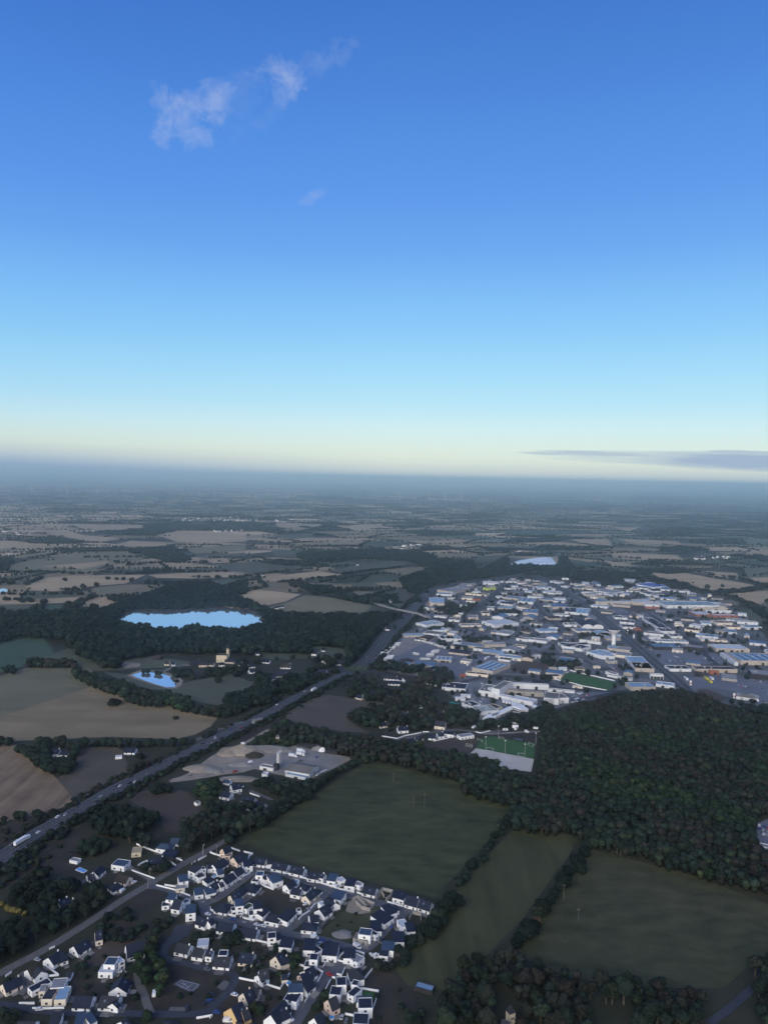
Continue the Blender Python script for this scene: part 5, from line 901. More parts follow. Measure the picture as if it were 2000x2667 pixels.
# ------------------------------------------------------------------ trees
leafm = mat('foliage', (0.05,0.06,0.04), attr='Col', var=.3, scale=.5, detail=3, rough=.95, spec=.1)
leafo = mat('foliage_object', (0.05,0.06,0.04), obj_color=True, var=.42, scale=.75, detail=4, rough=.95, spec=.1)
barkm = mat('bark', (0.07,0.06,0.05), var=.3, scale=2)
def ico(sub):
    bm = bmesh.new(); bmesh.ops.create_icosphere(bm, subdivisions=sub, radius=1.0); vs = np.array([v.co[:] for v in bm.verts]); fs = np.array([[v.index for v in f.verts] for f in bm.faces]); bm.free(); return vs, fs
ICO = {k: ico(k) for k in (1,2,3)}
def leafs(n, R_, size, rg, squash=.8):
    d = rg.normal(size=(n,3)); d /= np.linalg.norm(d, axis=1)[:,None]; d[:,2] = np.abs(d[:,2])*rg.choice([1,1,1,-.5], n)
    c = d*R_[:,None]*np.array([1,1,squash]); a = rg.normal(size=(n,3)); a /= np.linalg.norm(a, axis=1)[:,None]; b_ = np.cross(a, d); b_ /= np.linalg.norm(b_, axis=1)[:,None]+1e-6
    s = size*rg.uniform(.5,1.3,n)[:,None]; v = np.stack([c+a*s, c+b_*s*.9-a*s*.5, c-b_*s*.9-a*s*.5+d*s*.3], 1).reshape(-1,3); f = np.arange(n*3).reshape(-1,3); return v, f
def crown(seed, kind):
    """unit crown: radius about 1, centred at the origin, height about 1.7"""
    rg = np.random.default_rng(seed)
    if kind == 'near':
        V, F_ = [], []; k = 0; nb = 9
        cs = [(0,0,.1,.75)]+[(math.cos(a)*.5+rg.normal()*.08, math.sin(a)*.5+rg.normal()*.08, rg.uniform(-.4,.35), rg.uniform(.34,.52)) for a in np.linspace(0,2*math.pi,nb)[:-1]]+[(rg.normal()*.2,rg.normal()*.2,.6,.42)]
        for x, y, z, r_ in cs:
            v, f = ICO[2]; nn = np.array([1+.38*mnoise.noise(Vector(p*2.6+seed+x)) for p in v]); V.append(v*nn[:,None]*r_*np.array([1,1,.9])+[x,y,z]); F_.append(f+k); k += len(v)
            lv, lf = leafs(46, np.full(46, r_)*rg.uniform(.85,1.2,46), .13, rg, .9); V.append(lv+[x,y,z]); F_.append(lf+k); k += len(lv)
        return np.vstack(V), np.vstack(F_)
    sub, nl = {'mid':(2,60),'far':(1,14),'min':(1,0)}[kind]
    v, f = ICO[sub]; nn = np.array([1+.42*mnoise.noise(Vector(p*1.7+seed*3.1)) for p in v]); v = v*nn[:,None]*np.array([.95,.95,.85])
    if nl:
        lv, lf = leafs(nl, rg.uniform(.85,1.15,nl), .26 if kind == 'mid' else .4, rg); f = np.vstack([f, lf+len(v)]); v = np.vstack([v, lv])
    return v, f
VAR = {k: [crown(10*i+j*100, k) for i in range(n)] for j, (k, n) in enumerate([('near',6),('mid',8),('far',8),('min',8)])}
def conifer(seed):
    rg = np.random.default_rng(seed); V, F_ = [], []; k = 0
    for t in range(7):
        z = -1+t*.33; r_ = (1-t/7.5)*.62; n = 9; ring = [(r_*(1+.25*rg.normal()*.5)*math.cos(a), r_*(1+.25*rg.normal()*.5)*math.sin(a), z-.1) for a in np.linspace(0,2*math.pi,n+1)[:-1]]
        V.append(np.array(ring+[(0,0,z+.62)])); F_.append(np.array([[i,(i+1)%n,n] for i in range(n)])+k); k += n+1
    return np.vstack(V), np.vstack(F_)
TREES = []     # x, y, radius, height, (r,g,b), area
def tint(kind='wood'):
    q = random.random(); v = random.uniform(.7,1.35)
    if kind == 'wood':
        c = (0.026,0.040,0.028) if q < .66 else (0.038,0.053,0.030) if q < .87 else (0.040,0.042,0.030) if q < .996 else (0.060,0.044,0.034)
    elif kind == 'dark': c = (0.020,0.033,0.023) if q < .85 else (0.034,0.045,0.028)
    elif kind == 'green': c = (0.032,0.054,0.025) if q < .85 else (0.055,0.068,0.030)
    elif kind == 'red': c = (0.043,0.037,0.030) if q < .45 else (0.038,0.041,0.029)
    else: c = (0.045,0.05,0.035)
    return tuple(x*v*k for x, k in zip(c, (.58,.64,.74)))
LOTR = [(p.x,p.y) for p in poly('N3',[(1600,120),(1780,100),(1780,340),(1640,300),(1590,240)])]
FP = []; FB = []; RB = []
def blocked(X, Y, rad=0):
    m_ = np.zeros(len(X), bool)
    while len(FB) < len(FOOT):
        f = np.array([(p[0], p[1]) for p in FOOT[len(FB)]], float); FB.append((f[:,0].min(), f[:,0].max(), f[:,1].min(), f[:,1].max(), f))
    if len(X) == 0: return m_
    xa, xb, ya, yb = X.min(), X.max(), Y.min(), Y.max()
    for a, b_, c, d, f in FB:
        if b_ < xa or a > xb or d < ya or c > yb: continue
        m_ |= pip(f, X, Y)
    while len(RB) < len(ROADS):
        f = np.array(ROADS[len(RB)][0], float); RB.append((f[:,0].min()-60, f[:,0].max()+60, f[:,1].min()-60, f[:,1].max()+60))
    for ri, (P, w) in enumerate(ROADS):
        r4 = RB[ri]
        if r4[1] < xa or r4[0] > xb or r4[3] < ya or r4[2] > yb: continue
        P = np.array(P)
        near = (X > P[:,0].min()-60) & (X < P[:,0].max()+60) & (Y > P[:,1].min()-60) & (Y < P[:,1].max()+60)
        if not near.any(): continue
        idx = np.where(near)[0]; xs, ys = X[idx], Y[idx]
        for a, b_ in zip(P[:-1], P[1:]):
            d = b_-a; L2 = (d**2).sum()+1e-9; t_ = np.clip(((xs-a[0])*d[0]+(ys-a[1])*d[1])/L2, 0, 1); m_[idx] |= np.hypot(xs-a[0]-t_*d[0], ys-a[1]-t_*d[1]) < w+rad*.6
    return m_
def wood(t, pts, area, sp, r=(3,4.6), h=(9,14), kind='wood', dens=1.0, px=False, hole=(), patch=None):
    sp_ = [src(t, x, y) for x, y in pts]; cy_ = sum(q[1] for q in sp_)/len(sp_); hm = sum(h)/2
    P = [at(x, y, (hm*.85 if y < cy_ else hm*.15)) for x, y in sp_]; P = [Vector((p.x, p.y, 0)) for p in P]; xs = [p.x for p in P]; ys = [p.y for p in P]
    nx = int((max(xs)-min(xs))/sp)+1; ny = int((max(ys)-min(ys))/sp)+1
    gx, gy = np.meshgrid(np.arange(nx), np.arange(ny)); X = min(xs)+(gx.ravel()+.5*(gy.ravel()%2))*sp+rng.uniform(-.42,.42,nx*ny)*sp; Y = min(ys)+gy.ravel()*sp+rng.uniform(-.42,.42,nx*ny)*sp
    k = pip(P, X, Y) & (rng.uniform(size=len(X)) < dens); X, Y = X[k], Y[k]
    for hp in hole: q = ~pip(hp, X, Y); X, Y = X[q], Y[q]
    if len(X) == 0: return
    q = ~blocked(X, Y, np.mean(r)); X, Y = X[q], Y[q]
    q = ~pip(LOTR, X, Y); X, Y = X[q], Y[q]
    for x, y in zip(X, Y):
        rr_ = random.uniform(*r); kk = kind
        if kind == 'wood':
            n_ = mnoise.noise(Vector((x*.011, y*.011, 3)))
            kk = 'red' if n_ > .08 and random.random() < .5 else 'green' if n_ < -.25 and random.random() < .6 else 'wood'
        TREES.append((x, y, rr_, random.uniform(*h)*(rr_/np.mean(r))**.5, tint(kk), area))
def row(t, pts, area, sp, r=(3,4.5), h=(7,11), kind='dark', jit=2.0, P=None, dens=1.0):
    P = P or [Vector((p.x, p.y, 0)) for p in poly(t, pts, sum(h)/4)]
    for a, b_ in zip(P[:-1], P[1:]):
        n = max(1, int((b_-a).length/sp))
        for i in range(n):
            if random.random() > dens: continue
            p = a.lerp(b_, (i+random.random())/n); rr_ = random.uniform(*r)
            TREES.append((p.x+random.gauss(0,jit), p.y+random.gauss(0,jit), rr_, random.uniform(*h), tint(kind), area))
def one(t, x, y, r, h, c, area): p = wp(t, x, y, h*.5); TREES.append((p.x, p.y, r, h, c, area))
W_ = 'W'
wood(W_,[(1160,1665),(1168,1600),(1175,1560),(1230,1525),(1330,1500),(1480,1487),(1560,1510),(1659,1560),(1760,1610),(1760,1880),(1659,1895),(1640,1858),(1600,1830),(1500,1812),(1400,1785),(1250,1748),(1160,1705)],'in the large rounded wood',4.9,(1.9,3.9),(9,13.5),hole=[poly('N3',[(1600,120),(1780,100),(1780,340),(1640,300),(1590,240)])])
wood('N5',[(230,330),(330,325),(560,380),(760,420),(1060,450),(1300,540),(1480,570),(1659,625),(1659,790),(1400,700),(1120,620),(960,590),(840,570),(760,540),(700,505),(560,440),(400,430),(260,400)],'in the belt above the large pasture',5.6,(2.4,4.0),(8,13))
wood('N6',[(0,490),(380,580),(470,640),(620,720),(800,770),(1000,820),(1200,870),(1450,930),(1659,1010),(1800,1080),(1800,1290),(1659,1230),(1100,1090),(900,1012),(720,975),(640,930),(600,890),(420,865),(270,830),(290,740),(250,715),(0,640)],'in the belt below the wood',5.4,(2.3,4.1),(8,13))
wood('N3',[(240,1060),(235,960),(250,830),(330,745),(380,700),(480,690),(560,670),(600,722),(700,748),(830,770),(880,830),(1000,860),(1100,850),(1250,875),(1400,905),(1480,900),(1380,1060)],'in the mixed wood at the bottom edge',6.2,(2.2,5.2),(7,14),hole=[poly('N3',[(420,870),(560,880),(590,930),(600,1010),(500,1010),(470,920)]),poly('N3',[(900,930),(1080,925),(1100,1060),(880,1060)])])
wood('N3',[(1490,900),(1560,800),(1620,715),(1720,670),(1740,1060),(1600,1060),(1640,900)],'in the trees at the lower right corner',7,(3.2,4.8),(8,13))
row('N3',[(555,90),(530,130),(510,160),(480,200),(450,250),(425,290)],'in the hedge right of the pasture',4.5,(2.2,3.2),(4,7)); row('N3',[(410,315),(375,325)],'in the hedge right of the pasture',5,(3.5,4.8),(8,11))
row('N3',[(360,360),(345,400),(320,420)],'in the hedge right of the pasture',5,(2.4,3.4),(5,8)); 
for x, y, r in [(295,470,5.6),(265,500,6),(320,480,4.5),(235,540,5.5),(215,575,5.2),(250,560,4.2),(170,600,4),(200,610,4.4),(155,640,3.5)]: one('N3',x,y,r,r*2,tint('dark'),'in the clump right of the estate')
for x, y, r in [(880,225,4.5),(865,260,4.5),(835,300,6.2),(845,330,5),(795,350,4.8),(775,385,6),(760,410,4),(735,440,3.6),(715,470,3.6),(685,500,6.2),(668,515,4.6),(700,500,4),(625,590,6.2),(605,615,5),(650,580,4),(585,640,4.2),(570,655,3.6),(660,560,3.6)]: one('N3',x,y,r,r*1.9,(0.085,0.058,0.038) if (x,y) == (660,560) else tint('dark'),'in the hedge left of dry field')
row('N5',[(845,565),(740,600),(640,650),(560,700)],'in the row left of the pasture',4.5,(2.6,3.6),(6,9),'wood',1.6); row('N5',[(560,700),(470,760),(400,810),(300,860),(200,905),(100,960),(0,1045),(-40,1075)],'in the row left of the pasture',3.6,(2.8,4.0),(7,10),'dark',3.2); row('N5',[(520,700),(430,760),(330,820),(230,870)],'in the row left of the pasture',5,(2.8,4.0),(7,10),'dark',3)
wood('N5',[(-20,890),(80,860),(170,890),(150,940),(60,1000),(-20,1060)],'in gardens below the quarry',7,(3,4.5),(7,11),'dark')
wood('Q',[(140,500),(200,440),(330,410),(450,420),(440,470),(460,530),(400,590),(420,640),(330,700),(280,600),(200,570)],'in gardens below the quarry',6.5,(3,4.2),(7,10),'green',.8)
wood('Q',[(720,430),(860,400),(1000,430),(1140,440),(1240,450),(1150,560),(1040,620),(930,640),(840,560),(740,520)],'in the grove between the workshop and the lane',6.4,(3,4.5),(8,12),'dark')
wood('Q',[(320,650),(460,600),(640,630),(740,690),(860,650),(1000,690),(900,730),(600,730),(340,730)],'in gardens below the quarry',6.4,(3,4.2),(7,10),'dark',.85)
wood('N4',[(520,905),(600,845),(680,830),(760,830),(860,865),(1000,900),(1000,955),(930,1020),(860,1060),(760,1075),(660,1040),(560,1000)],'in the dark wood below the brown meadow',6.2,(3.2,4.6),(9,13),'dark')
wood('N4',[(1130,985),(1150,910),(1190,895),(1260,890),(1400,890),(1659,880),(1659,950),(1560,1010),(1380,1075),(1230,1150),(1130,1160)],'in the wood at the end of the long road',6.2,(3,4.5),(9,13),'wood')
wood('N4',[(860,1010),(940,1010),(960,1090),(880,1110)],'in the wood at the end of the long road',6,(3,4),(9,13),'wood'); wood('N4',[(500,1100),(580,1040),(680,1060),(690,1110),(600,1150),(500,1150)],'in the clump by the building shell',5.5,(2.8,3.8),(6,9),'dark')
wood('N4',[(930,720),(1000,700),(1120,740),(1080,770),(940,780)],'in the clump at the top of the brown meadow',5.5,(3,4),(6,9),'dark')
wood('Z1',[(-120,640),(60,620),(200,650),(340,760),(345,850),(200,930),(0,1010),(-120,1040)],'in the dark wood at the left edge',6.6,(3.4,4.8),(8,12),'dark')
wood('Z1',[(120,420),(240,300),(350,290),(380,350),(560,330),(570,400),(650,370),(760,380),(830,450),(840,520),(790,570),(720,590),(560,700),(420,780),(340,740),(240,600),(160,560),(60,520)],'in the trees around the white longhouse',6.4,(3.2,4.6),(7,11),'dark',hole=[poly('Z1',[(390,540),(440,480),(600,470),(640,580),(520,620),(400,600)]),poly('Z1',[(560,250),(780,250),(770,330),(640,350),(560,330)])])
one('Z1',320,490,4.2,7.5,(0.11,0.125,0.045),'standing out yellow-green left of the white longhouse')
row('Z1',[(-20,530),(60,560),(130,585),(190,605)],'in the ochre hedge at the left edge',3,(1.7,2.3),(3,4),'green',.6); 
for i in range(len(TREES)-14, len(TREES)):
    if TREES[i][5].startswith('in the ochre'): TREES[i] = TREES[i][:4]+((0.12,0.105,0.04),)+TREES[i][5:]
row('D',[(370,60),(300,150),(260,220),(190,280),(110,340),(80,420),(90,520)],'in the tree screen left of the tennis court',3.6,(2.4,3.4),(6,9),'green',2); row('D',[(360,230),(330,310),(350,400),(320,470),(380,560),(400,650),(390,740)],'in the tree screen left of the tennis court',3.4,(2.4,3.4),(6,9),'green',1.5)
row('D',[(230,370),(190,440),(210,570),(230,670)],'in the tree screen left of the tennis court',4,(2.3,3.2),(6,8),'green',1.5); wood('D',[(330,40),(420,0),(560,0),(600,60),(470,120),(350,130)],'in the tree screen left of the tennis court',5.2,(2.6,3.6),(6,9),'dark')
wood('D',[(0,1060),(90,1000),(230,1010),(250,1080),(180,1156),(0,1156)],'in the bushes by the lower left road end',4.6,(2.2,3.2),(4,7),'green')
wood('B',[(-60,900),(100,860),(220,1000),(200,1180),(-60,1180)],'in the bushes at the lower left corner',5.4,(2.6,3.6),(5,8),'wood')
wood('Z1',[(690,640),(820,590),(1000,640),(1020,700),(1200,690),(1180,740),(1040,760),(900,750),(740,760),(700,690)],'in the scrub by the long road',5,(1.8,2.8),(2.5,4.5),'dark',.55)
wood('Z1',[(1020,600),(1100,590),(1260,640),(1250,720),(1120,690),(1030,650)],'in the gardens below the junction',5,(2.2,3.2),(4,7),'dark',.8)
for x, y, r in [(910,590,3),(1050,270,3.2),(1110,280,3),(1195,270,4.2),(1165,275,3.6),(880,790,2.6),(600,985,2.6),(1410,780,2.5),(1640,790,4)]: one('Z1',x,y,r,r*2,tint('dark'),'standing alone in a garden of the estate')
for x, y, r in [(260,770,4),(300,790,3.8),(330,770,3),(720,930,3.4),(760,920,3),(735,965,2.8),(440,1270,3),(490,1290,3),(900,1270,3),(960,1390,3),(960,1190,2.8),(100,650,2),(210,580,1.8),(390,880,2.2),(640,1040,2),(660,890,2)]: one('Z2',x,y,r,r*1.7,tint('green'),'standing alone in a garden of the estate')
# right edge of the estate
wood('Z1',[(0,300),(90,240),(260,140),(430,20),(520,0),(440,90),(300,190),(200,290),(90,360),(0,420)],'in the scrub below the highway',5,(1.8,3.2),(2.5,5.5),'dark',.75)
wood('Z1',[(180,330),(300,250),(400,240),(380,300),(240,380),(140,420)],'in the scrub below the highway',5,(1.6,2.8),(2.5,4.5),'dark',.7)
wood('Z1',[(560,100),(700,60),(800,70),(800,140),(700,200),(600,180)],'in the clump by the building shell',5.5,(2.6,3.8),(5,8),'dark',.8)
wood('Z1',[(760,760),(900,780),(1100,760),(1180,700),(1280,740),(1180,800),(1050,820),(850,820),(720,830)],'in the scrub by the long road',5,(1.8,3.0),(2.5,5),'dark',.7)
wood('Z1',[(350,760),(560,690),(700,640),(700,680),(560,760),(430,820),(360,840)],'in the scrub by the long road',5,(1.8,2.8),(2.5,4.5),'dark',.6)
wood('Z1',[(900,1150),(1000,1120),(1020,1280),(900,1300)],'in the gardens at the lower left',5,(1.8,2.8),(3,5),'dark',.6)
wood('Z1',[(540,1040),(740,1030),(820,1080),(780,1130),(600,1120),(540,1090)],'in the gardens at the lower left',4.6,(1.4,2.4),(2,4),'dark',.6)
wood('Z2',[(700,880),(760,880),(800,960),(720,1020),(620,1010),(680,950)],'in the hedged gardens of the older houses',4.6,(1.6,2.6),(3,5),'dark',.8)
wood('Z2',[(200,730),(330,720),(380,790),(320,830),(220,800)],'in the hedged gardens of the older houses',4.8,(2,3.2),(4,6.5),'dark',.9)
wood('N5',[(110,440),(180,400),(260,370),(400,395),(420,470),(330,480),(150,470)],'in the scrub above the quarry',5.5,(2,3.2),(3,6),'green',.8)
wood('Z2',[(1290,950),(1380,940),(1470,830),(1560,740),(1640,760),(1600,860),(1540,960),(1480,1040),(1340,1010),(1260,990)],'in the scrub at the right edge of the estate',5,(2.2,3.4),(4,7),'dark',.9)
wood('Z2',[(1480,1350),(1560,1290),(1660,1300),(1660,1420),(1480,1420)],'in the scrub at the right edge of the estate',5,(2.2,3.2),(4,7),'dark',.8)
row('Z2',[(330,1010),(460,960),(600,870),(650,850)],'in the clipped hedge above the walled garden',2.4,(1.1,1.5),(2,2.8),'dark',.3); row('Z2',[(340,1050),(400,1020),(480,990)],'in the clipped hedge above the walled garden',2.4,(1.1,1.5),(2,2.8),'dark',.3)
# along the highway
row(None,None,'in the shrub line right of the highway',2.6,(1.8,3.0),(3,5.5),'dark',1.8,P=[p for p in offs(HP,-13.5)[:-6]]); row(None,None,'in the shrub line right of the highway',4.5,(1.8,2.8),(3,5),'wood',2.4,P=[p for p in offs(HP,-18)[:-16]])
row(None,None,'in the shrub line left of the highway',5,(1.6,2.6),(2.5,4.5),'wood',2.5,P=[p for p in offs(HP,14)[14:-14]],dens=.9); row(None,None,'on the dark bank left of the highway',4.0,(1.4,2.4),(2,3.5),'red',3,P=[p for p in offs(HP,13)[:44]])
row(None,None,'in the shrub line of the far highway',6,(2.5,3.8),(4,7),'dark',2.4,P=[p for p in offs(HP2,-22)[:40]]); row(None,None,'in the shrub line of the far highway',6,(2.5,3.8),(4,7),'dark',2.4,P=[p for p in offs(HP2,22)])
wood('N4',[(900,600),(1000,560),(1190,460),(1200,490),(1100,560),(960,640),(860,660),(790,670),(800,620)],'in the willow row beside the highway',5.2,(2.4,3.4),(5,8),'wood')
row('N4',[(0,455),(60,450),(100,445)],'in the tree row below the stubble field',5,(4,5.4),(9,12)); row('N4',[(180,460),(240,450),(300,455),(360,445),(420,450)],'in the tree row below the stubble field',6,(3.8,5.4),(9,13))
row('N4',[(480,460),(540,460)],'in the tree row below the stubble field',6,(5,6),(10,13)); row('N4',[(560,455),(700,460),(720,462),(830,462),(900,460),(960,455),(1040,460),(1090,462),(1130,455)],'in the tree row below the stubble field',6.5,(3.4,5),(8,12)); row('N4',[(480,476),(1100,478)],'in the tree row below the stubble field',4,(1.4,2),(2,3),'dark',.6)
wood('N4',[(90,470),(200,470),(300,470),(290,520),(320,560),(400,580),(470,560),(480,600),(440,645),(330,668),(290,650),(200,545)],'in the ring of trees around the farmhouse',6.4,(3.6,4.8),(8,11),'dark'); row('N4',[(380,470),(460,480),(470,530)],'in the ring of trees around the farmhouse',7,(3.6,4.8),(8,11)); 
one('N4',865,540,5,8,tint('dark'),'standing alone beside the white bungalow')
row('N4',[(0,930),(60,920),(170,900),(230,895),(260,900)],'in the bush row below the ploughed field',6,(2.4,4),(4,8),'dark',2)
for x, y, r in [(706,212,7),(690,218,5),(730,208,4.5),(1085,306,3.4)]: one('N4',x,y,r,r*1.2,tint('dark'),'standing alone in the stubble field')
wood('K1',[(640,600),(720,600),(900,680),(1050,690),(1200,770),(1400,830),(1659,900),(1659,965),(1500,930),(1300,880),(1100,820),(950,770),(800,720),(660,650)],'in the thick hedge behind the stubble field',6.8,(3.6,5),(8,12),'wood')
wood('N4',[(620,90),(700,120),(900,190),(1050,240),(1220,260),(1390,300),(1380,310),(1210,280),(1000,240),(850,200),(700,130)],'in the thick hedge behind the stubble field',6.8,(3.6,5),(8,12),'wood')
wood('N4',[(1340,290),(1400,230),(1500,160),(1659,60),(1659,190),(1560,240),(1500,270),(1420,310)],'in the broad hedge running to the hamlet',6.6,(3.6,4.8),(8,12),'dark')
wood('K2',[(480,870),(600,800),(720,730),(860,700),(900,750),(1080,700),(1200,690),(1100,760),(900,820),(700,890),(560,960),(500,990),(440,930)],'in the broad hedge running to the hamlet',6.8,(3.6,5),(8,12),'dark')
wood('K1',[(240,510),(330,500),(450,520),(640,560),(700,600),(640,605),(240,590),(220,560)],'in the thick hedge behind the stubble field',7.5,(3.8,5.2),(8,12),'wood')
# lake forest
wood('P',[(0,1598),(60,1590),(150,1600),(230,1582),(300,1592),(300,1606),(318,1617),(361,1622),(401,1632),(460,1631),(500,1627),(549,1631),(598,1635),(640,1630),(690,1622),(700,1600),(760,1592),(840,1598),(900,1600),(950,1604),(1000,1622),(1030,1640),(1000,1668),(960,1700),(900,1735),(850,1732),(830,1712),(760,1700),(700,1702),(640,1708),(580,1712),(500,1706),(440,1700),(370,1712),(330,1735),(290,1742),(250,1738),(210,1712),(160,1672),(120,1650),(0,1648)],
   'in the forest around the lake',9.5,(4.8,7),(11,17),'dark',hole=[poly('K1',[(1060,540),(1400,480),(1659,500),(1659,600),(1200,600),(1000,560)]),poly('K1',[(-60,200),(150,240),(140,360),(-60,400)]),poly('K2',[(0,500),(560,480),(600,560),(300,600),(0,600)]),poly('K2',[(1180,410),(1500,430),(1500,560),(1250,560)]),poly('K1',[(330,290),(140,250),(240,235),(520,220),(520,270)])])
wood('P',[(300,1588),(330,1560),(420,1540),(560,1532),(640,1556),(700,1590),(690,1600),(670,1590),(640,1584),(600,1580),(550,1578),(519,1577),(490,1582),(440,1584),(400,1583),(340,1586),(310,1595)],'in the woods behind the lake',11,(5.5,8),(10,15),'dark')
wood('K1',[(-80,250),(60,245),(150,290),(160,330),(80,360),(-80,400)],'in the dark grove at the left edge',9,(4.5,6),(9,13),'dark'); wood('K1',[(-40,590),(60,580),(120,575),(125,600),(40,625),(-40,640)],'in the dark grove at the left edge',9,(5,6.5),(9,13),'dark')
wood('K2',[(640,640),(760,600),(880,640),(1080,640),(1240,560),(1450,560),(1440,620),(1300,680),(1100,740),(900,760),(720,720)],'in the gardens of the hamlet',9,(3.5,5),(6,10),'dark',.6); wood('K2',[(560,560),(640,590),(640,640),(540,660),(380,640),(340,700),(430,720),(300,720),(230,640),(240,590)],'in the gardens of the hamlet',10,(4,5.5),(6,10),'dark',.5)
wood('K2',[(10,600),(110,590),(190,640),(200,690),(90,680),(0,640)],'in the clump beside the pond',9,(4,5.5),(7,10),'dark'); wood('K2',[(1190,560),(1440,450),(1540,480),(1500,560),(1440,590)],'in the gardens of the hamlet',10,(4,5.5),(7,11),'dark',.5)
wood('K2',[(480,700),(560,560),(560,500),(740,490),(770,520),(640,540),(600,640)],'in the gardens of the hamlet',11,(4,6),(7,11),'dark',.4)
# garden trees below the roundabout
gh = [poly('I7',[(640,60),(900,130),(600,290),(440,250)])]
wood('K3',[(20,900),(60,790),(200,760),(260,850),(330,880),(450,820),(560,740),(640,700),(700,700),(760,760),(770,820),(690,850),(600,870),(640,930),(700,960),(760,1010),(960,1060),(960,1110),(830,1160),(720,1150),(620,1140),(540,1180),(480,1180),(460,1120),(330,1140),(290,1130),(190,1160),(60,1120),(20,1060),(140,1000),(200,1020),(460,990),(300,940),(160,920)],'in the leafy gardens below the roundabout',8,(3.6,5.6),(7,12),'wood',.85)
wood('K3',[(960,1130),(1100,1080),(1300,1050),(1380,1000),(1500,980),(1500,1060),(1420,1120),(1200,1140),(1100,1160),(960,1170)],'in the trees above the sports ground',8,(4,5.5),(8,12),'dark'); wood('K3',[(180,660),(330,660),(480,700),(560,710),(560,750),(440,760),(330,700),(200,700)],'in the trees by the depot',8,(3.6,5),(7,11),'dark')
# zone trees
for t, pts, d in [('I1',[(290,480),(430,440),(490,370),(560,420),(600,500),(760,420),(860,400),(860,480),(790,560),(600,540),(560,600),(420,570),(300,540)],1),('I1',[(380,740),(500,690),(550,720),(540,760),(330,790),(120,790),(150,770)],1),('I1',[(880,480),(1000,420),(1040,380),(960,400)],.4),('I1',[(1030,600),(1100,510),(1400,480),(1420,560),(1180,550),(1080,620)],.7),('I1',[(1130,260),(1600,280),(1600,330),(1300,320)],.6),
      ('I1',[(1180,720),(1300,690),(1350,760),(1200,770)],.9),('I1',[(1150,620),(1400,600),(1400,640),(1200,660)],.8),('I4',[(1030,300),(1150,330),(1280,340),(1290,400),(1180,410),(1040,360)],.8),('I4',[(1150,200),(1250,180),(1380,230),(1450,160),(1659,200),(1600,260),(1400,280),(1180,260)],.8),('I4',[(780,260),(830,230),(930,280),(900,300),(800,290)],.9),
      ('I5',[(600,500),(700,470),(850,480),(950,500),(1150,500),(1230,520),(1200,590),(1060,640),(950,600),(800,590),(640,540)],1),('I5',[(1140,440),(1200,400),(1250,440),(1230,480),(1150,480)],1),('I5',[(740,400),(780,370),(810,430),(760,440)],1),('I5',[(380,370),(440,370),(480,430),(400,430)],.8),('I5',[(470,180),(600,170),(620,210),(500,210)],.8),('I5',[(1180,130),(1500,190),(1550,240),(1400,200),(1200,170)],.6),
      ('I5',[(700,690),(840,720),(830,790),(560,760),(420,720),(330,720),(340,800),(560,800),(760,800)],.4),('I2',[(150,480),(280,490),(350,560),(200,540)],.8),('I2',[(360,510),(400,470),(440,530)],1),('I2',[(380,180),(450,240),(560,300),(620,350),(560,230)],.7),('I2',[(600,270),(720,330),(850,440),(800,440),(640,330)],.9),('I2',[(900,120),(1100,90),(1400,180),(1450,220),(1300,200),(1000,180)],.7),('I2',[(500,100),(900,110),(900,140),(600,130)],.7),
      ('I2',[(350,640),(520,610),(500,680),(380,690)],.6),('I6',[(180,160),(420,160),(430,200),(260,200)],.7),('I6',[(740,130),(960,290),(900,280),(760,190)],.8),('I6',[(820,360),(1010,380),(1020,420),(860,420)],.7),('I6',[(140,700),(170,650),(190,720),(160,740)],1),('I9',[(450,290),(490,240),(560,240),(600,310)],1),('I9',[(1330,500),(1400,450),(1520,500),(1640,580),(1659,640),(1500,620),(1350,560)],1),
      ('I9',[(1190,450),(1270,440),(1270,490),(1200,490)],.8),('I3',[(200,310),(290,310),(290,350),(200,360)],1),('I3',[(0,40),(200,90),(450,170),(640,210),(860,280),(1100,330),(1300,420),(1500,560),(1659,700),(1659,560),(1450,420),(1250,350),(1040,290),(1300,250),(1659,190),(1659,140),(1500,200),(1200,230),(900,270),(640,180),(430,110),(200,70)],.85),('I9',[(1500,640),(1659,600),(1900,640),(1900,900),(1500,900)],1),
      ('I8',[(130,700),(300,600),(420,600),(560,560),(640,520),(720,560),(700,700),(660,800),(560,800),(200,800)],.9),('I8',[(490,540),(530,520),(560,580),(500,590)],1),('I8',[(1290,400),(1330,400),(1400,420),(1390,450),(1290,460)],1),('I7',[(920,200),(1000,190),(1060,260),(1040,320),(920,260)],.9),('I7',[(1130,470),(1280,460),(1380,520),(1430,600),(1300,600),(1150,540)],.9)]:
    wood(t, pts, 'among the halls of the industrial zone', 9, (3.8,6), (6,11), 'dark', d*.9)
wood('M3',[(0,400),(150,330),(250,300),(420,300),(520,330),(560,400),(800,420),(960,430),(1180,520),(1150,530),(900,450),(800,480),(600,470),(500,440),(200,430),(30,460)],'in the woods behind the industrial zone',13,(6,9),(9,14),'dark',.9,hole=[poly('M3',[(180,325),(470,325),(475,392),(180,392)])])
wood('M2',[(1150,470),(1250,440),(1400,380),(1659,380),(1659,500),(1560,510),(1420,550),(1320,590),(1230,590),(1150,510)],'in the woods behind the industrial zone',13,(6,9),(9,14),'dark',.95)
wood('M2',[(450,310),(800,280),(1100,280),(1300,300),(1400,340),(1250,370),(1100,360),(900,350),(600,370),(460,345)],'in the large wood in the middle distance',15,(7,10),(9,14),'dark',.9)
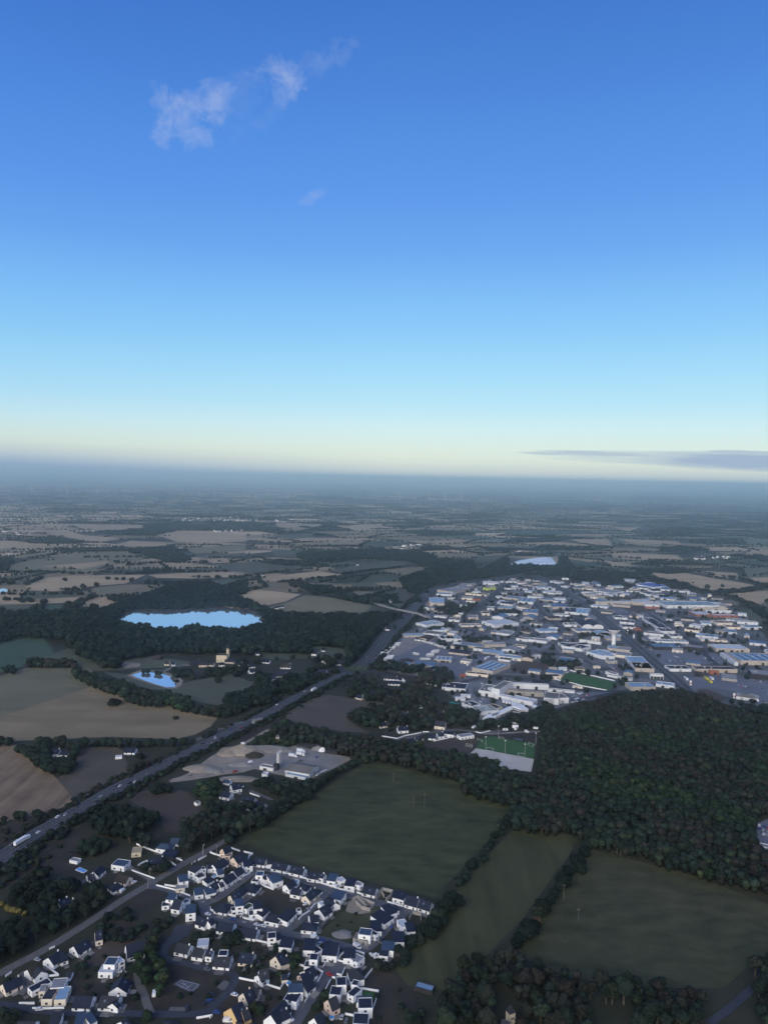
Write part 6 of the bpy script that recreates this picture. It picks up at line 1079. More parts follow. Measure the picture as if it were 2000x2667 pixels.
wood('M2',[(360,500),(600,520),(760,540),(740,580),(560,590),(500,560)],'in the woods behind the lake',12,(5,7),(8,13),'dark'); wood('M2',[(200,690),(600,730),(700,700),(880,720),(1000,700),(1120,720),(1100,740),(740,740),(760,780),(1060,790),(1000,830),(400,830),(230,770)],'in the forest around the lake',10,(4.8,7),(9,14),'dark')
wood('M1',[(450,90),(750,100),(740,118),(430,105)],'in a far wood',18,(8,11),(10,14),'dark'); wood('M1',[(670,170),(930,150),(1000,120),(1190,110),(1659,120),(1659,150),(1200,160),(1040,195),(800,190)],'in a far wood',17,(8,11),(10,14),'dark'); wood('M1',[(140,215),(350,195),(560,225),(420,250),(200,245)],'in a far wood',14,(6,9),(9,13),'dark')
wood('M1',[(0,320),(100,340),(60,400),(60,430),(-60,430),(-60,320)],'in the grove at the left edge',13,(6,8),(9,13),'dark'); wood('M1',[(880,280),(1180,255),(1240,310),(1300,360),(1200,380),(1100,360),(990,340),(980,310)],'in the trees around a hamlet',13,(5,8),(8,12),'dark',.8); wood('M1',[(1000,420),(1550,425),(1540,436),(1000,440)],'in a far hedgerow',11,(5,7),(7,10),'dark',.8)
wood('M1',[(720,620),(900,590),(1200,510),(1400,490),(1500,530),(1659,480),(1659,560),(1500,610),(1659,640),(1659,660),(1200,690),(900,680),(780,740),(520,730),(660,700),(860,660)],'in the woods behind the lake',11,(5.5,8),(10,15),'dark',.9); wood('M1',[(0,710),(280,720),(520,720),(560,830),(0,830)],'in the woods left of the lake',10,(4.6,6.6),(9,13),'dark',.85)
for x, y, r in [(972,282,3.4),(1000,280,3.8),(1060,288,3.4),(1082,292,3.6),(1196,346,2.6)]: one('L', x, y, r, r*1.8, tint('dark'), 'on the far bank of the pond')
for t, lst in [('I3',[(560,150,9),(840,190,11),(1040,180,9),(1015,230,10),(1180,225,8),(1205,340,8),(640,140,5)]),('M1',[(562,535,12),(655,522,11),(508,545,9),(440,488,9),(730,480,9),(790,485,8),(835,484,9),(890,490,11),(610,570,6),(200,548,5),(310,560,5),(478,412,8),(373,408,6),(438,412,5),(502,416,5),(168,360,8),(182,412,6),(652,303,8),(575,307,7),(538,308,6),(1115,192,7),(1145,190,7),(75,500,16),(20,495,14),(230,300,14),(1000,510,10),(1050,513,9),(1120,513,10),(680,352,6),(735,355,6),(775,362,8),(800,365,10),(855,358,8),(330,355,6),(360,355,6)])]:
    for x, y, r in lst: one(t, x, y, r*.7, r*1.1, tint('dark'), 'standing alone in a distant tan field')
# mid hedgerows
for t, pts in [('M1',[(0,450),(250,440),(500,455),(700,445),(980,452),(1000,420)]),('M1',[(0,590),(200,600),(340,590),(540,595)]),('M1',[(180,530),(300,478)]),('M1',[(200,350),(520,300),(700,285),(1000,300)]),('M1',[(500,345),(980,340)]),('M1',[(0,630),(180,640)]),('M1',[(120,650),(300,640),(260,700)]),('M1',[(440,690),(650,600)]),('M1',[(390,565),(540,565)]),('M1',[(860,400),(1150,370)]),('M1',[(1040,430),(1300,440)]),('M1',[(1400,345),(1659,345)]),('M1',[(1480,372),(1659,365)]),
   ('M1',[(600,240),(760,250)]),('M1',[(1300,480),(1659,478)]),('M1',[(980,512),(1150,515)]),('M2',[(160,462),(600,415),(650,400)]),('M2',[(310,515),(560,490),(770,470)]),('M2',[(0,380),(180,340),(340,390)]),('M2',[(200,500),(250,545),(0,590)]),('M2',[(600,510),(760,490),(1000,455)]),('M2',[(740,460),(1150,410)]),('M2',[(680,610),(830,560),(1000,560)]),('M2',[(230,690),(300,720),(500,735)]),('M2',[(330,370),(700,380),(900,350)]),('M2',[(960,660),(1120,700),(1150,760)]),('M2',[(1020,600),(1040,650)]),
   ('M3',[(960,440),(1250,515),(1340,535)]),('M3',[(960,375),(1170,400),(1380,440),(1490,450),(1659,500)]),('M3',[(1200,360),(1500,400)]),('M3',[(600,255),(770,285)]),('M3',[(760,330),(1180,355)]),('M3',[(520,320),(700,310),(1000,300)]),('M3',[(1330,530),(1500,520),(1659,495)]),('M3',[(0,320),(200,300)]),('M3',[(620,385),(770,410),(900,440)])]:
    P = poly(t, pts); d_ = P[0].length; row(None, None, 'in a far hedgerow', 8+d_/600, (4+d_/1500, 6+d_/1300), (6,10), 'dark', 3, P=P, dens=.9)
# sparse shrubs and rough clumps
for t, pts, sp in [('Z1',[(440,60),(760,30),(720,180),(480,210),(250,300),(140,330),(240,220)],12),('N4',[(-30,960),(240,900),(430,830),(330,920),(160,1010),(0,1110)],7),('Z2',[(920,750),(1280,520),(1320,560),(1200,640),(1000,760)],9),('Z2',[(1240,1060),(1480,1050),(1620,1250),(1420,1400),(1300,1380)],16),('D',[(400,380),(900,430),(1280,560),(900,980),(340,980),(330,760)],14),('Z2',[(0,640),(600,760),(780,900),(700,1080),(500,1100),(0,860)],8),('Z2',[(330,1050),(700,1080),(560,1420),(300,1420)],9),('Z1',[(500,900),(1000,900),(980,1280),(640,1280),(540,1080)],8.5),('Z1',[(0,980),(180,1010),(160,1100),(0,1150)],9),('Z1',[(1180,730),(1640,740),(1640,880),(1180,860)],7),('Z2',[(0,160),(560,300),(640,420),(300,560),(20,560)],9),('N5',[(300,90),(680,60),(940,20),(930,60),(600,150),(300,330),(250,310)],9)]:
    wood(t, pts, 'scattered as low scrub', sp*.8, (.9,2.1), (1.4,3.2), 'dark', .65)
print('trees', len(TREES))
# filter to what the view can hold and rank by size in the picture
keep = []
for T in TREES:
    px, py = proj((T[0], T[1], T[3]*.6)); d = math.sqrt(T[0]**2+T[1]**2+9e4)
    if -160 < px < 2160 and py < 2830: keep.append((T[2]/d*(1 if (0 < px < 2000 and py < 2670) else .3), d, T))
keep.sort(key=lambda q: -q[0])
shrubs = [k for k in keep if k[2][5].startswith('scattered as low')]; bigs = [k for k in keep if not k[2][5].startswith('scattered as low')]
near, rest = bigs[:298], bigs[298:]
bshrub, srest = shrubs[:120], shrubs[120:]
AREA = {}
for _, d, (x, y, r, h, c, area) in near:
    px_, py_ = proj((x, y, h*.5)); q = AREA.setdefault(area, [px_,px_,py_,py_]); q[0] = min(q[0],px_); q[1] = max(q[1],px_); q[2] = min(q[2],py_); q[3] = max(q[3],py_)
CM = []
for v, f in VAR['near']:
    me = bpy.data.meshes.new('crown'); me.from_pydata(v.tolist(), [], f.tolist()); me.update(); me.materials.append(leafo); CM.append(me)
def trunk_mesh(seed):
    rs = random.Random(seed); b = MB(); b.bar((0,0,-.1),(.03,.02,.5),.05,6,.035)
    for k in range(5):
        a = rs.uniform(0,6.28); z0 = rs.uniform(.28,.48); b.bar((.02,.01,z0),(math.cos(a)*.3,math.sin(a)*.3,z0+rs.uniform(.15,.3)),.025,4,.008)
    me = bpy.data.meshes.new('trunk'); me.from_pydata(b.v, [], b.f); me.update(); me.materials.append(barkm); return me
TM = [trunk_mesh(s) for s in range(3)]
SM = [bpy.data.meshes.new('shrub') for _ in range(3)]
for k, me in enumerate(SM):
    v, f = VAR['mid'][k]; me.from_pydata(v.tolist(), [], f.tolist()); me.update(); me.materials.append(leafo)
def colname(c):
    r, g, b_ = c
    return 'yellowish' if r > .09 and g > .09 else 'reddish brown' if r > g*1.08 else 'light green' if g > .040 else 'dark green' if g < .026 else 'mid green'
for _, d, (x, y, r, h, c, area) in near:
    root = empty('tree', (x, y, 0), random.uniform(0,6.28))
    t_ = bpy.data.objects.new('trunk', random.choice(TM)); link(t_); t_.parent = root; t_.scale = (h*.8, h*.8, h)
    k_ = bpy.data.objects.new('crown', random.choice(CM)); link(k_); k_.parent = root; zc = max(h-r*.95, r*.75); k_.location = (0,0,zc); k_.scale = (r*1.05, r*1.05, min(r*random.uniform(.95,1.15), zc*.98)); k_.color = (c[0]*.8, c[1]*.8, c[2]*.8, 1)
    px_, py_ = proj((x, y, h*.5)); bb_ = AREA[area]; fx = (px_-bb_[0])/max(bb_[1]-bb_[0],1); fy = (py_-bb_[2])/max(bb_[3]-bb_[2],1)
    wh = (['left','centre','right'][min(2,int(fx*3))])+(' back' if fy < .4 else ' front' if fy > .65 else ' middle')
    sz = 'big' if r > 4.6 else 'small' if r < 3.2 else 'medium'
    tag(root, f"{sz} {colname(c)} tree {area}, {wh}", 'tree', f"{sz} {colname(c)} trees {area}, {wh}")
for _, d, (x, y, r, h, c, area) in bshrub:
    o = bpy.data.objects.new('shrub', random.choice(SM)); link(o); o.location = (x,y,h*.4); o.scale = (r,r,h*.62); o.rotation_euler = (0,0,random.uniform(0,6)); o.color = (*c,1)
    px_, py_ = proj((x,y,0)); wh = ['far left','left','centre left','centre','right'][min(4,max(0,int(px_/260)))]+(' edge of the lower view' if py_ > 2450 else ' among houses' if py_ > 2250 else ' above the estate'); tag(o, f"low {colname(c)} shrub, {wh}", 'shrub', f'low {colname(c)} shrubs {wh}')
def merge(name, items, label, kind='stuff', m=leafm):
    """items: list of (variant set, x, y, z, rx, rz, colour) merged into one mesh"""
    Vs, Fs, Cs = [], [], []; k = 0
    groups = {}
    for it in items: groups.setdefault((it[0], random.randrange(len(VAR[it[0]]))), []).append(it[1:])
    for (s, i), L_ in groups.items():
        v, f = VAR[s][i]; A = np.array([q[:5] for q in L_]); n = len(A); th_ = rng.uniform(0, 2*math.pi, n); ca, sa = np.cos(th_), np.sin(th_)
        X = (v[None,:,0]*ca[:,None]-v[None,:,1]*sa[:,None])*A[:,3,None]+A[:,0,None]; Y = (v[None,:,0]*sa[:,None]+v[None,:,1]*ca[:,None])*A[:,3,None]+A[:,1,None]; Z = v[None,:,2]*A[:,4,None]+A[:,2,None]
        Vs.append(np.stack([X,Y,Z],2).reshape(-1,3)); Fs.append((f[None]+(np.arange(n)*len(v))[:,None,None]).reshape(-1,3)+k); k += n*len(v)
        col = np.array([q[5] for q in L_]); lf = 1+rng.normal(0,.16,(n,len(v)))
        if s in ('mid',): lf = 1+np.repeat(rng.normal(0,.22,(n,(len(v)+2)//3)),3,axis=1)[:,:len(v)]
        Cs.append(np.concatenate([np.clip(col[:,None,:]*lf[:,:,None],0.004,1), np.ones((n,len(v),1))],2).reshape(-1,4))
    V = np.vstack(Vs).astype(np.float32); F_ = np.vstack(Fs).astype(np.int32); Cc_ = np.vstack(Cs).astype(np.float32)
    me = bpy.data.meshes.new(name); me.vertices.add(len(V)); me.vertices.foreach_set('co', V.ravel()); me.loops.add(len(F_)*3); me.loops.foreach_set('vertex_index', F_.ravel())
    me.polygons.add(len(F_)); me.polygons.foreach_set('loop_start', np.arange(len(F_), dtype=np.int32)*3); me.update(calc_edges=True)
    a = me.color_attributes.new('Col', 'FLOAT_COLOR', 'POINT'); a.data.foreach_set('color', Cc_.ravel()); me.materials.append(m)
    o = bpy.data.objects.new(name, me); link(o); tag(o, label, kind=kind); print(name, len(items), len(F_)); return o
items = []
for _, d, (x, y, r, h, c, area) in rest:
    lod = 'mid' if d < 1250 else 'far' if d < 2600 else 'min'; zc = max(h-r*.9, r*.6); rz = (h-zc)*1.05
    items.append((lod, x, y, zc, r*1.08, rz, c))
    if d < 1250 and h > 6: items.append(('min', x, y, zc*.5, r*.7, zc*.55, tuple(q*.8 for q in c)))
merge('woodland', items, 'dark woods and hedgerow trees seen from far above')
if srest: merge('undergrowth', [('far', x, y, h*.4, r, h*.6, c) for _, d, (x, y, r, h, c, a) in srest], 'low scrub and garden bushes')
# ------------------------------------------------------------------ procedural hedged farmland out to the horizon
FV, FF, FC = [], [], []; hed = []
pal = [(0.28,0.21,0.13),(0.24,0.185,0.11),(0.17,0.14,0.085),(0.32,0.24,0.155),(0.075,0.085,0.055),(0.06,0.072,0.048),(0.10,0.10,0.07),(0.05,0.062,0.042)]
EX = [(np.array(e), ) for e in EXCL]
exb = [(min(p[0] for p in e), max(p[0] for p in e), min(p[1] for p in e), max(p[1] for p in e), e) for e in EXCL]
near_poly = poly('P',[(-900,2800),(-900,1655),(-60,1652),(120,1650),(200,1700),(300,1740),(560,1705),(850,1735),(1000,1670),(1060,1610),(1130,1530),(1400,1490),(1700,1500),(1880,1545),(1970,1610),(2100,1700),(2900,1900),(2900,2800)])
near_poly = [(p.x,p.y) for p in near_poly]
def excluded(x, y, pad=0):
    if pip(near_poly, x, y)[0]: return True
    for a, b_, c, d, e in exb:
        if a-pad <= x <= b_+pad and c-pad <= y <= d+pad and pip(e, x, y)[0]: return True
    return False
def warp(x, y): return x+90*mnoise.noise(Vector((x*.0011,y*.0011,1)))+40*mnoise.noise(Vector((x*.004,y*.004,7))), y+90*mnoise.noise(Vector((x*.0011,y*.0011,5)))+40*mnoise.noise(Vector((x*.004,y*.004,9)))
def patch(y0, y1, s, zq, hedge_sp, hr, hh, forest_sp, fr):
    rot = .3; ca, sa = math.cos(rot), math.sin(rot); n = int(y1*1.6/s)+2
    def pt(i, j):
        random_ = random.Random(i*7919+j*104729); x = (i+random_.uniform(-.3,.3)+(.5 if j % 2 else 0))*s; y = (j+random_.uniform(-.25,.25))*s*.75
        x, y = x*ca-y*sa, x*sa+y*ca; k = s/200; u, v = warp(x/k, y/k); return u*k, v*k
    for j in range(int(-n*.5), int(n*1.4)):
        for i in range(-n, n):
            q = [pt(i,j), pt(i+1,j), pt(i+1,j+1), pt(i,j+1)]; cx = sum(p[0] for p in q)/4; cy = sum(p[1] for p in q)/4
            if not (y0 <= cy < y1) or abs(cx) > cy*.60+150: continue
            if excluded(cx, cy): continue
            rs = random.Random(i*31+j*977); dry = mnoise.noise(Vector((cx*.00035, cy*.00035, 2)))+(.25 if cx < -cy*.08 else -.12); fo = mnoise.noise(Vector((cx*.0005, cy*.0005, 11)))
            isf = rs.random() < .07+.45*max(0, fo)+(.07 if cx > -cy*.1 else 0)+(.12 if cx > cy*.12 and cy > 3600 else 0)
            z = rs.random()+dry*.7; c = pal[rs.choice([0,1,2,3])] if z > .5 else pal[rs.choice([2,4,5,6,7,5])]
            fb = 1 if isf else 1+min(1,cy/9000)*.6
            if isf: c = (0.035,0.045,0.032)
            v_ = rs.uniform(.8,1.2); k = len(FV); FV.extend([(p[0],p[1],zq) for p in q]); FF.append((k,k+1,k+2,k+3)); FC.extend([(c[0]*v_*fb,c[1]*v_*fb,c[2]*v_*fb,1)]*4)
            d = math.hypot(cx, cy)
            for a, b_ in ((q[0],q[1]),(q[0],q[3])):
                L_ = math.hypot(b_[0]-a[0], b_[1]-a[1]); dens = rs.choice([.15,.6,.95,1,1])
                m_ = max(1, int(L_/hedge_sp))
                for t_ in range(m_):
                    if rs.random() > dens: continue
                    f = (t_+rs.random())/m_; x = a[0]+(b_[0]-a[0])*f+rs.gauss(0,2.5); y = a[1]+(b_[1]-a[1])*f+rs.gauss(0,2.5)
                    if d < 5500 and excluded(x, y): continue
                    r_ = rs.uniform(*hr); h_ = rs.uniform(*hh); hed.append(('min', x, y, h_*.45, r_, h_*.6, tint('dark')))
            if isf:
                m_ = int((s*s*.75)/(forest_sp**2)); 
                for t_ in range(m_):
                    u, v = rs.random(), rs.random(); x = (q[0][0]*(1-u)+q[1][0]*u)*(1-v)+(q[3][0]*(1-u)+q[2][0]*u)*v; y = (q[0][1]*(1-u)+q[1][1]*u)*(1-v)+(q[3][1]*(1-u)+q[2][1]*u)*v
                    if d < 5500 and excluded(x, y): continue
                    h_ = rs.uniform(hh[0]+1, hh[1]+3); hed.append(('min', x, y, h_*.5, fr*rs.uniform(.8,1.3), h_*.62, tint('dark')))
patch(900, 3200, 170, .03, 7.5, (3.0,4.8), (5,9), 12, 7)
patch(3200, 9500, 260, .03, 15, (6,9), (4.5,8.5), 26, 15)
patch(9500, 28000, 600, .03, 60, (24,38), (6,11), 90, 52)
me = bpy.data.meshes.new('farmland'); me.from_pydata(FV, [], FF); me.update(); a = me.color_attributes.new('Col','FLOAT_COLOR','POINT'); a.data.foreach_set('color', np.array(FC, dtype=np.float32).ravel())
me.materials.append(mat('farmland_soil',(0.1,0.1,0.1),attr='Col',var=.18,scale=.012,detail=5)); o = bpy.data.objects.new('farmland', me); link(o); tag(o,'patchwork of small fields reaching to the horizon',kind='structure')
print('hedge blobs', len(hed)); merge('hedgerows', hed, 'dark hedgerows and copses of the distant farmland')
# ------------------------------------------------------------------ vehicles
def car_mesh(kind='car'):
    L_, W2, pr = {'car':(4.3,.88,[(-2.1,.35),(-2.15,.8),(-1.7,.95),(-1.1,1.42),(.5,1.45),(1.15,.98),(2.0,.85),(2.15,.4)]), 'van':(5.2,.98,[(-2.6,.4),(-2.6,2.1),(-2.4,2.3),(1.3,2.3),(1.9,1.3),(2.5,1.1),(2.6,.4)])}[kind]
    b = MB(); n = len(pr); b.add([(x,-W2,z) for x,z in pr]+[(x,W2,z) for x,z in pr], [tuple(range(n)), tuple(range(2*n-1,n-1,-1))]+[(i,n+i,n+(i+1)%n,(i+1)%n) for i in range(n)])
    g = MB(); top = 1.4 if kind == 'car' else 2.1
    if kind == 'car':
        for s in (-1,1): g.add([(-1.35,s*(W2+.01),.98),(.95,s*(W2+.01),1.0),(.45,s*(W2+.01),1.36),(-1.05,s*(W2+.01),1.36)],[(0,1,2,3)])
        g.add([(1.13,-.75,1.02),(1.13,.75,1.02),(.56,.7,1.43),(.56,-.7,1.43)],[(0,1,2,3)]); g.add([(-1.66,-.75,1.0),(-1.66,.75,1.0),(-1.14,.7,1.42),(-1.14,-.7,1.42)],[(0,3,2,1)])
    else:
        g.add([(1.92,-.85,1.34),(1.92,.85,1.34),(1.42,.8,2.14),(1.42,-.8,2.14)],[(0,1,2,3)])
        for s in (-1,1): g.add([(.6,s*(W2+.01),1.3),(1.7,s*(W2+.01),1.3),(1.3,s*(W2+.01),2.0),(.6,s*(W2+.01),2.0)],[(0,1,2,3)])
    w = []
    for x in ((-1.35,1.35) if kind == 'car' else (-1.7,1.7)):
        for s in (-1,1):
            q = MB(); q.bar((x,s*(W2-.12),.34),(x,s*(W2+.04),.34),.34,10); w.append(q)
    return b, g, w
tyre = mat('tyre',(0.02,0.02,0.02)); carglass = mat('car_glass',(0.02,0.025,0.035),rough=.1,spec=.6)
PAINT = {n: mat('paint_'+n, c, rough=.35, spec=.5) for n, c in dict(white=(0.7,0.7,0.72),silver=(0.35,0.36,0.38),black=(0.02,0.02,0.025),red=(0.35,0.02,0.02),blue=(0.03,0.06,0.22),grey=(0.12,0.12,0.13),yellow=(0.6,0.5,0.05)).items()}
PROTO = {}
def vehicle(kind, p, ang, paint, label, name=None, group='cars in the housing estate', parts=True):
    key = (kind,)
    if key not in PROTO:
        b, g, w = car_mesh(kind); ms = []
        for nm, q in [('body',b),('windows',g)]+[('wheel',k) for k in w]:
            me = bpy.data.meshes.new(nm); me.from_pydata(q.v, [], q.f); me.update(); ms.append((nm, me))
        PROTO[key] = ms
    r = empty(name or ('parked_car' if kind == 'car' else 'parked_van'), (p.x,p.y,.27), ang)
    for nm, me in PROTO[key]:
        if nm == 'body':
            k2 = key+(paint,)
            if k2 not in PROTO: m2 = me.copy(); m2.materials.append(PAINT[paint]); PROTO[k2] = m2
            me = PROTO[k2]
        elif not me.materials: me.materials.append(carglass if nm == 'windows' else tyre)
        o = bpy.data.objects.new(nm, me); link(o); o.parent = r
    tag(r, label, 'car' if kind == 'car' else 'van', group); return r
def dirang(t, x, y, dx, dy):
    a = wp(t,x,y); b_ = wp(t,x+dx,y+dy); return math.atan2(b_.y-a.y, b_.x-a.x)
for t, x, y, dx, dy, kind, col, lab in [
 ('Cc',985,895,50,12,'car','white','white car driving on the lower street near the junction'),('Cc',1605,1030,50,14,'car','white','left one of two white cars parked on the lower street'),('E',905,1145,50,14,'car','white','right one of two white cars parked on the lower street'),('E',210,990,50,12,'car','silver','silver car at the kerb of the lower street')][:3]+[
 ('E',520,1060,50,10,'car','blue','dark blue car on the lower street below the planted roof'),('E',635,970,20,-30,'car','white','white car on the forecourt of the two-storey loop house'),('E',1225,1085,50,18,'car','white','white car on the forecourt by the cross street'),('E',765,718,40,6,'car','silver','left silver car beside the cream gabled loop house'),('E',795,722,40,6,'car','silver','right silver car beside the cream gabled loop house'),
 ('E',1460,838,30,-12,'car','white','upper white car at the edge of the empty plot'),('E',1448,865,30,-12,'car','white','lower white car at the edge of the empty plot'),('E',280,768,-40,25,'car','black','black car before the red garage corner'),('E',715,285,30,-30,'car','white','white car by the first field house'),('E',680,695,30,-15,'car','white','white car behind the cream loop house'),('E',1300,985,20,-10,'car','grey','grey car beside the turquoise pool'),
 ('F',268,310,50,14,'van','white','white van at the kerb before the pale roofed field house'),('F',535,1060,50,20,'van','white','white van on the lower street by the rubble'),('F',0,955,50,10,'van','white','white van at the kerb above the sloped roof houses'),('F',970,815,20,-30,'car','blue','blue car on the right cross street, upper'),('F',850,980,20,-30,'car','black','black car on the right cross street, lower'),
 ('G',715,735,30,-30,'car','black','black car beside the flat two-storey house'),('G',965,365,30,10,'car','black','black car at the top of the turning area'),('G',965,540,35,15,'car','red','dark red car on the turning area'),('G',880,110,40,10,'car','blue','dark car at the kerb beside the white van'),('G',960,128,40,10,'car','black','black car behind the white van of the lower street'),('G',845,148,30,-30,'car','silver','silver car on the carport edge'),('G',470,1110,40,20,'car','white','white car at the bottom edge beside the long white house'),('G',1125,1085,10,-30,'car','silver','silver car on the lower right drive'),('G',1180,1130,10,-30,'car','grey','grey car on the lower right drive'),('G',1430,1025,20,5,'car','silver','silver car before the lower right house'),
 ('G',1325,190,40,25,'van','white','white box van near the construction bags'),
 ('D',590,265,20,-20,'car','silver','silver car before the left house of the green'),('D',975,475,40,14,'car','grey','grey car on the street by the green'),('D',1040,805,40,14,'car','black','upper dark car in the parking bay'),('D',960,900,40,-25,'car','black','lower dark car in the parking bay'),('D',1000,880,40,-20,'car','blue','dark blue car in the parking bay'),('D',1325,800,30,8,'car','white','white car left of the yellow house'),('D',1095,1025,50,5,'car','blue','dark blue car on the drive of the yellow house'),('D',1240,1135,50,0,'van','white','white van at the bottom edge below the yellow house'),('D',305,790,5,-30,'van','white','pale van standing at the foot of the tree screen'),('D',718,975,0,-30,'car','black','black car in the bottom parking bay'),
 ('B',510,985,50,-4,'car','white','white car at the roadside at the lower left'),('B',1185,915,12,-40,'car','white','white car before the arched house'),('B',1510,505,40,0,'car','white','white car beside the cubic white house'),('B',1350,935,8,-30,'car','black','black car on a drive at the lower left'),('B',1175,990,4,-30,'car','black','small dark car at the gate of the arched house'),
 ('A',1075,850,50,0,'car','white','white car in front of the white longhouse'),('A',1560,600,30,-25,'van','white','white van beside the hipped navy roof'),('Cc',50,490,40,-20,'car','white','white car on the drive above the diagonal road'),('B',480,355,30,8,'car','silver','silver car in the shade left of the cross roofed house'),
 ('N4',240,1018,30,-18,'car','white','white car on the near left highway'),('N4',742,732,30,-18,'car','white','white car in the middle of the highway'),('N4',540,790,30,-18,'car','silver','pale car at the roadside of the highway'),('N4',625,797,30,-18,'car','silver','silver car on the near carriageway'),('N4',1333,437,30,-18,'car','silver','silver car on the upper highway'),('Q',708,290,30,-8,'van','white','white van in the quarry yard'),('Q',568,372,30,-5,'car','red','left red car by the quarry track'),('Q',580,365,30,-5,'car','red','right red car by the quarry track'),
 ('Q',1355,360,20,-12,'car','white','upper white car beside the workshop'),('Q',1340,368,20,-12,'car','white','second white car beside the workshop'),('Q',1320,378,20,-12,'car','white','third white car beside the workshop'),('Q',1305,388,20,-12,'car','silver','silver car beside the workshop'),('Q',1285,398,20,-12,'car','white','lowest white car beside the workshop'),('Q',1015,368,20,-12,'car','white','white car left of the workshop'),('Q',1275,245,10,10,'car','blue','blue car in the middle of the concrete yard'),('Q',1130,280,10,-2,'van','grey','dark van in the concrete yard'),('Q',645,130,20,0,'van','white','white van above the quarry')]:
    vehicle(kind, wp(t,x,y), dirang(t,x,y,dx,dy), col, lab)
def truck(t, x, y, dx, dy, label, trailer='white', L_=13):
    p = wp(t,x,y); r = empty('truck',(p.x,p.y,.3), dirang(t,x,y,dx,dy)); b = MB(); b.box(-L_/2,L_/2-3.4,-1.25,1.25,1.1,3.9); b.build('trailer',PAINT[trailer],r)
    b = MB(); b.box(L_/2-2.8,L_/2-.6,-1.2,1.2,.6,3.2); b.box(L_/2-.6,L_/2,-1.2,1.2,.6,1.9); b.build('cab',PAINT['white'],r); b = MB(); b.box(L_/2-.61,L_/2-.55,-1.1,1.1,2.0,3.0); b.build('windscreen',carglass,r)
    for xx in (-L_/2+1.5,-L_/2+2.8,L_/2-1.2,L_/2-4.2):
        for s in (-1,1): b = MB(); b.bar((xx,s*1.0,.5),(xx,s*1.28,.5),.5,10); b.build('wheel',tyre,r)
    b = MB(); b.box(-L_/2+.2,L_/2-.8,-.5,.5,.7,1.09); b.build('chassis',tyre,r); tag(r, label, 'truck', 'trucks'); return r
truck('N4',140,1078,30,-18,'white lorry on the highway at the left edge',L_=16)
truck('N5',516,141,30,-16,'white lorry on the highway below the roundabout',L_=13)
for i, (x, y) in enumerate([(1145,200),(1140,228),(1075,242)]): truck('Q',x,y,50,8,f"{['upper','middle','lower'][i]} white lorry in the quarry yard",L_=10)
# buses / trailers in the depot yard and around it
def trailer(t, x1, y1, x2, y2, label, h=3.4, w=2.6, group='white coaches and trailers in the depot yard', name='coach', col='white'):
    a = wp(t,x1,y1); b_ = wp(t,x2,y2); c = (a+b_)/2; L_ = max(4,(b_-a).length); r = empty(name,(c.x,c.y,.32), math.atan2((b_-a).y,(b_-a).x)); q = MB(); q.box(-L_/2,L_/2,-w/2,w/2,.7,h); q.box(-L_/2+.3,L_/2-.3,-w/2+.3,w/2-.3,h,h+.25); q.build('body',PAINT[col],r)
    q = MB(); q.box(-L_/2+.6,L_/2-.6,-w/2-.03,-w/2,1.7,2.7) ; q.box(-L_/2+.6,L_/2-.6,w/2,w/2+.03,1.7,2.7); q.build('windows',carglass,r)
    for xx in (-L_/2+1.2, L_/2-1.6):
        for s in (-1,1): q = MB(); q.bar((xx,s*(w/2-.3),.45),(xx,s*(w/2+.02),.45),.45,8); q.build('wheel',tyre,r)
    tag(r, label, 'bus' if name == 'coach' else 'trailer', group)
k = 0
for (x1,y1,x2,y2) in [(60,450,165,440),(65,435,168,425),(120,405,200,400),(145,380,240,375),(160,368,245,362),(180,352,260,350),(212,335,305,332),(215,325,300,318),(245,305,328,305)]:
    trailer('I4',x1,y1,x2,y2,f"white coach in the upper left line of the depot yard, {['lowest','second from below','third from below','fourth from below','fifth from below','sixth from below','seventh from below','eighth from below','topmost'][k]}"); k += 1
for i, q in enumerate([(60,590,190,585),(100,528,200,522),(110,512,215,505),(130,498,222,492),(150,482,235,476)]): trailer('I4',*q,f"white coach in the lower left block of the depot yard, {['lowest','second from below','third from below','fourth from below','topmost'][i]}")
for i, q in enumerate([(645,282,750,305),(752,312,785,305),(782,325,830,328),(825,340,905,352),(920,368,955,355),(1100,415,1135,405)]): trailer('I4',*q,f"white coach along the back edge of the depot yard, {ORD[i]}")
for i, q in enumerate([(500,440,575,455),(592,515,725,518),(672,470,770,468),(690,455,775,450),(738,425,830,420),(755,408,850,402),(1225,600,1260,585),(1465,515,1520,490)]): trailer('I4',*q,f"white coach in the middle of the depot yard, {ORD[i]} one")
for i, q in enumerate([(60,485,145,465),(125,500,175,478),(160,508,218,488),(220,512,300,500),(285,530,378,518)]): trailer('I5',*q,f"white lorry trailer in the line above the brown field, {ORD[i]}",group='white trailers in a line',name='lorry_trailer')
for i, q in enumerate([(1470,590,1659,560),(1440,610,1600,600),(1500,570,1659,545)]): trailer('I7',*q,f"long white trailer in the pale factory yard, {['middle','lower','upper'][i]}",group='long trailers in the factory yard',name='lorry_trailer',w=3.5)
for i in range(11): trailer('I8',20+i*28,660-i*14,10+i*28,700-i*14,f"white trailer of the tight row in the factory yard, {ORD[i]}",group='row of trailers in the factory yard',name='lorry_trailer',w=3)
for i in range(8): trailer('I8',150+i*40,452+i*12,160+i*40,478+i*12,f"white trailer docked behind the white factory wall, {ORD[i]}",group='docked trailers',name='lorry_trailer',w=2.8)
for i, q in enumerate([(300,560,420,600),(380,545,470,600),(560,545,650,590)]): trailer('I8',*q,f"large white tanker body beside the factory row, {['left','middle','right'][i]} one",group='large tanker bodies',name='lorry_trailer',w=5,h=4.6)
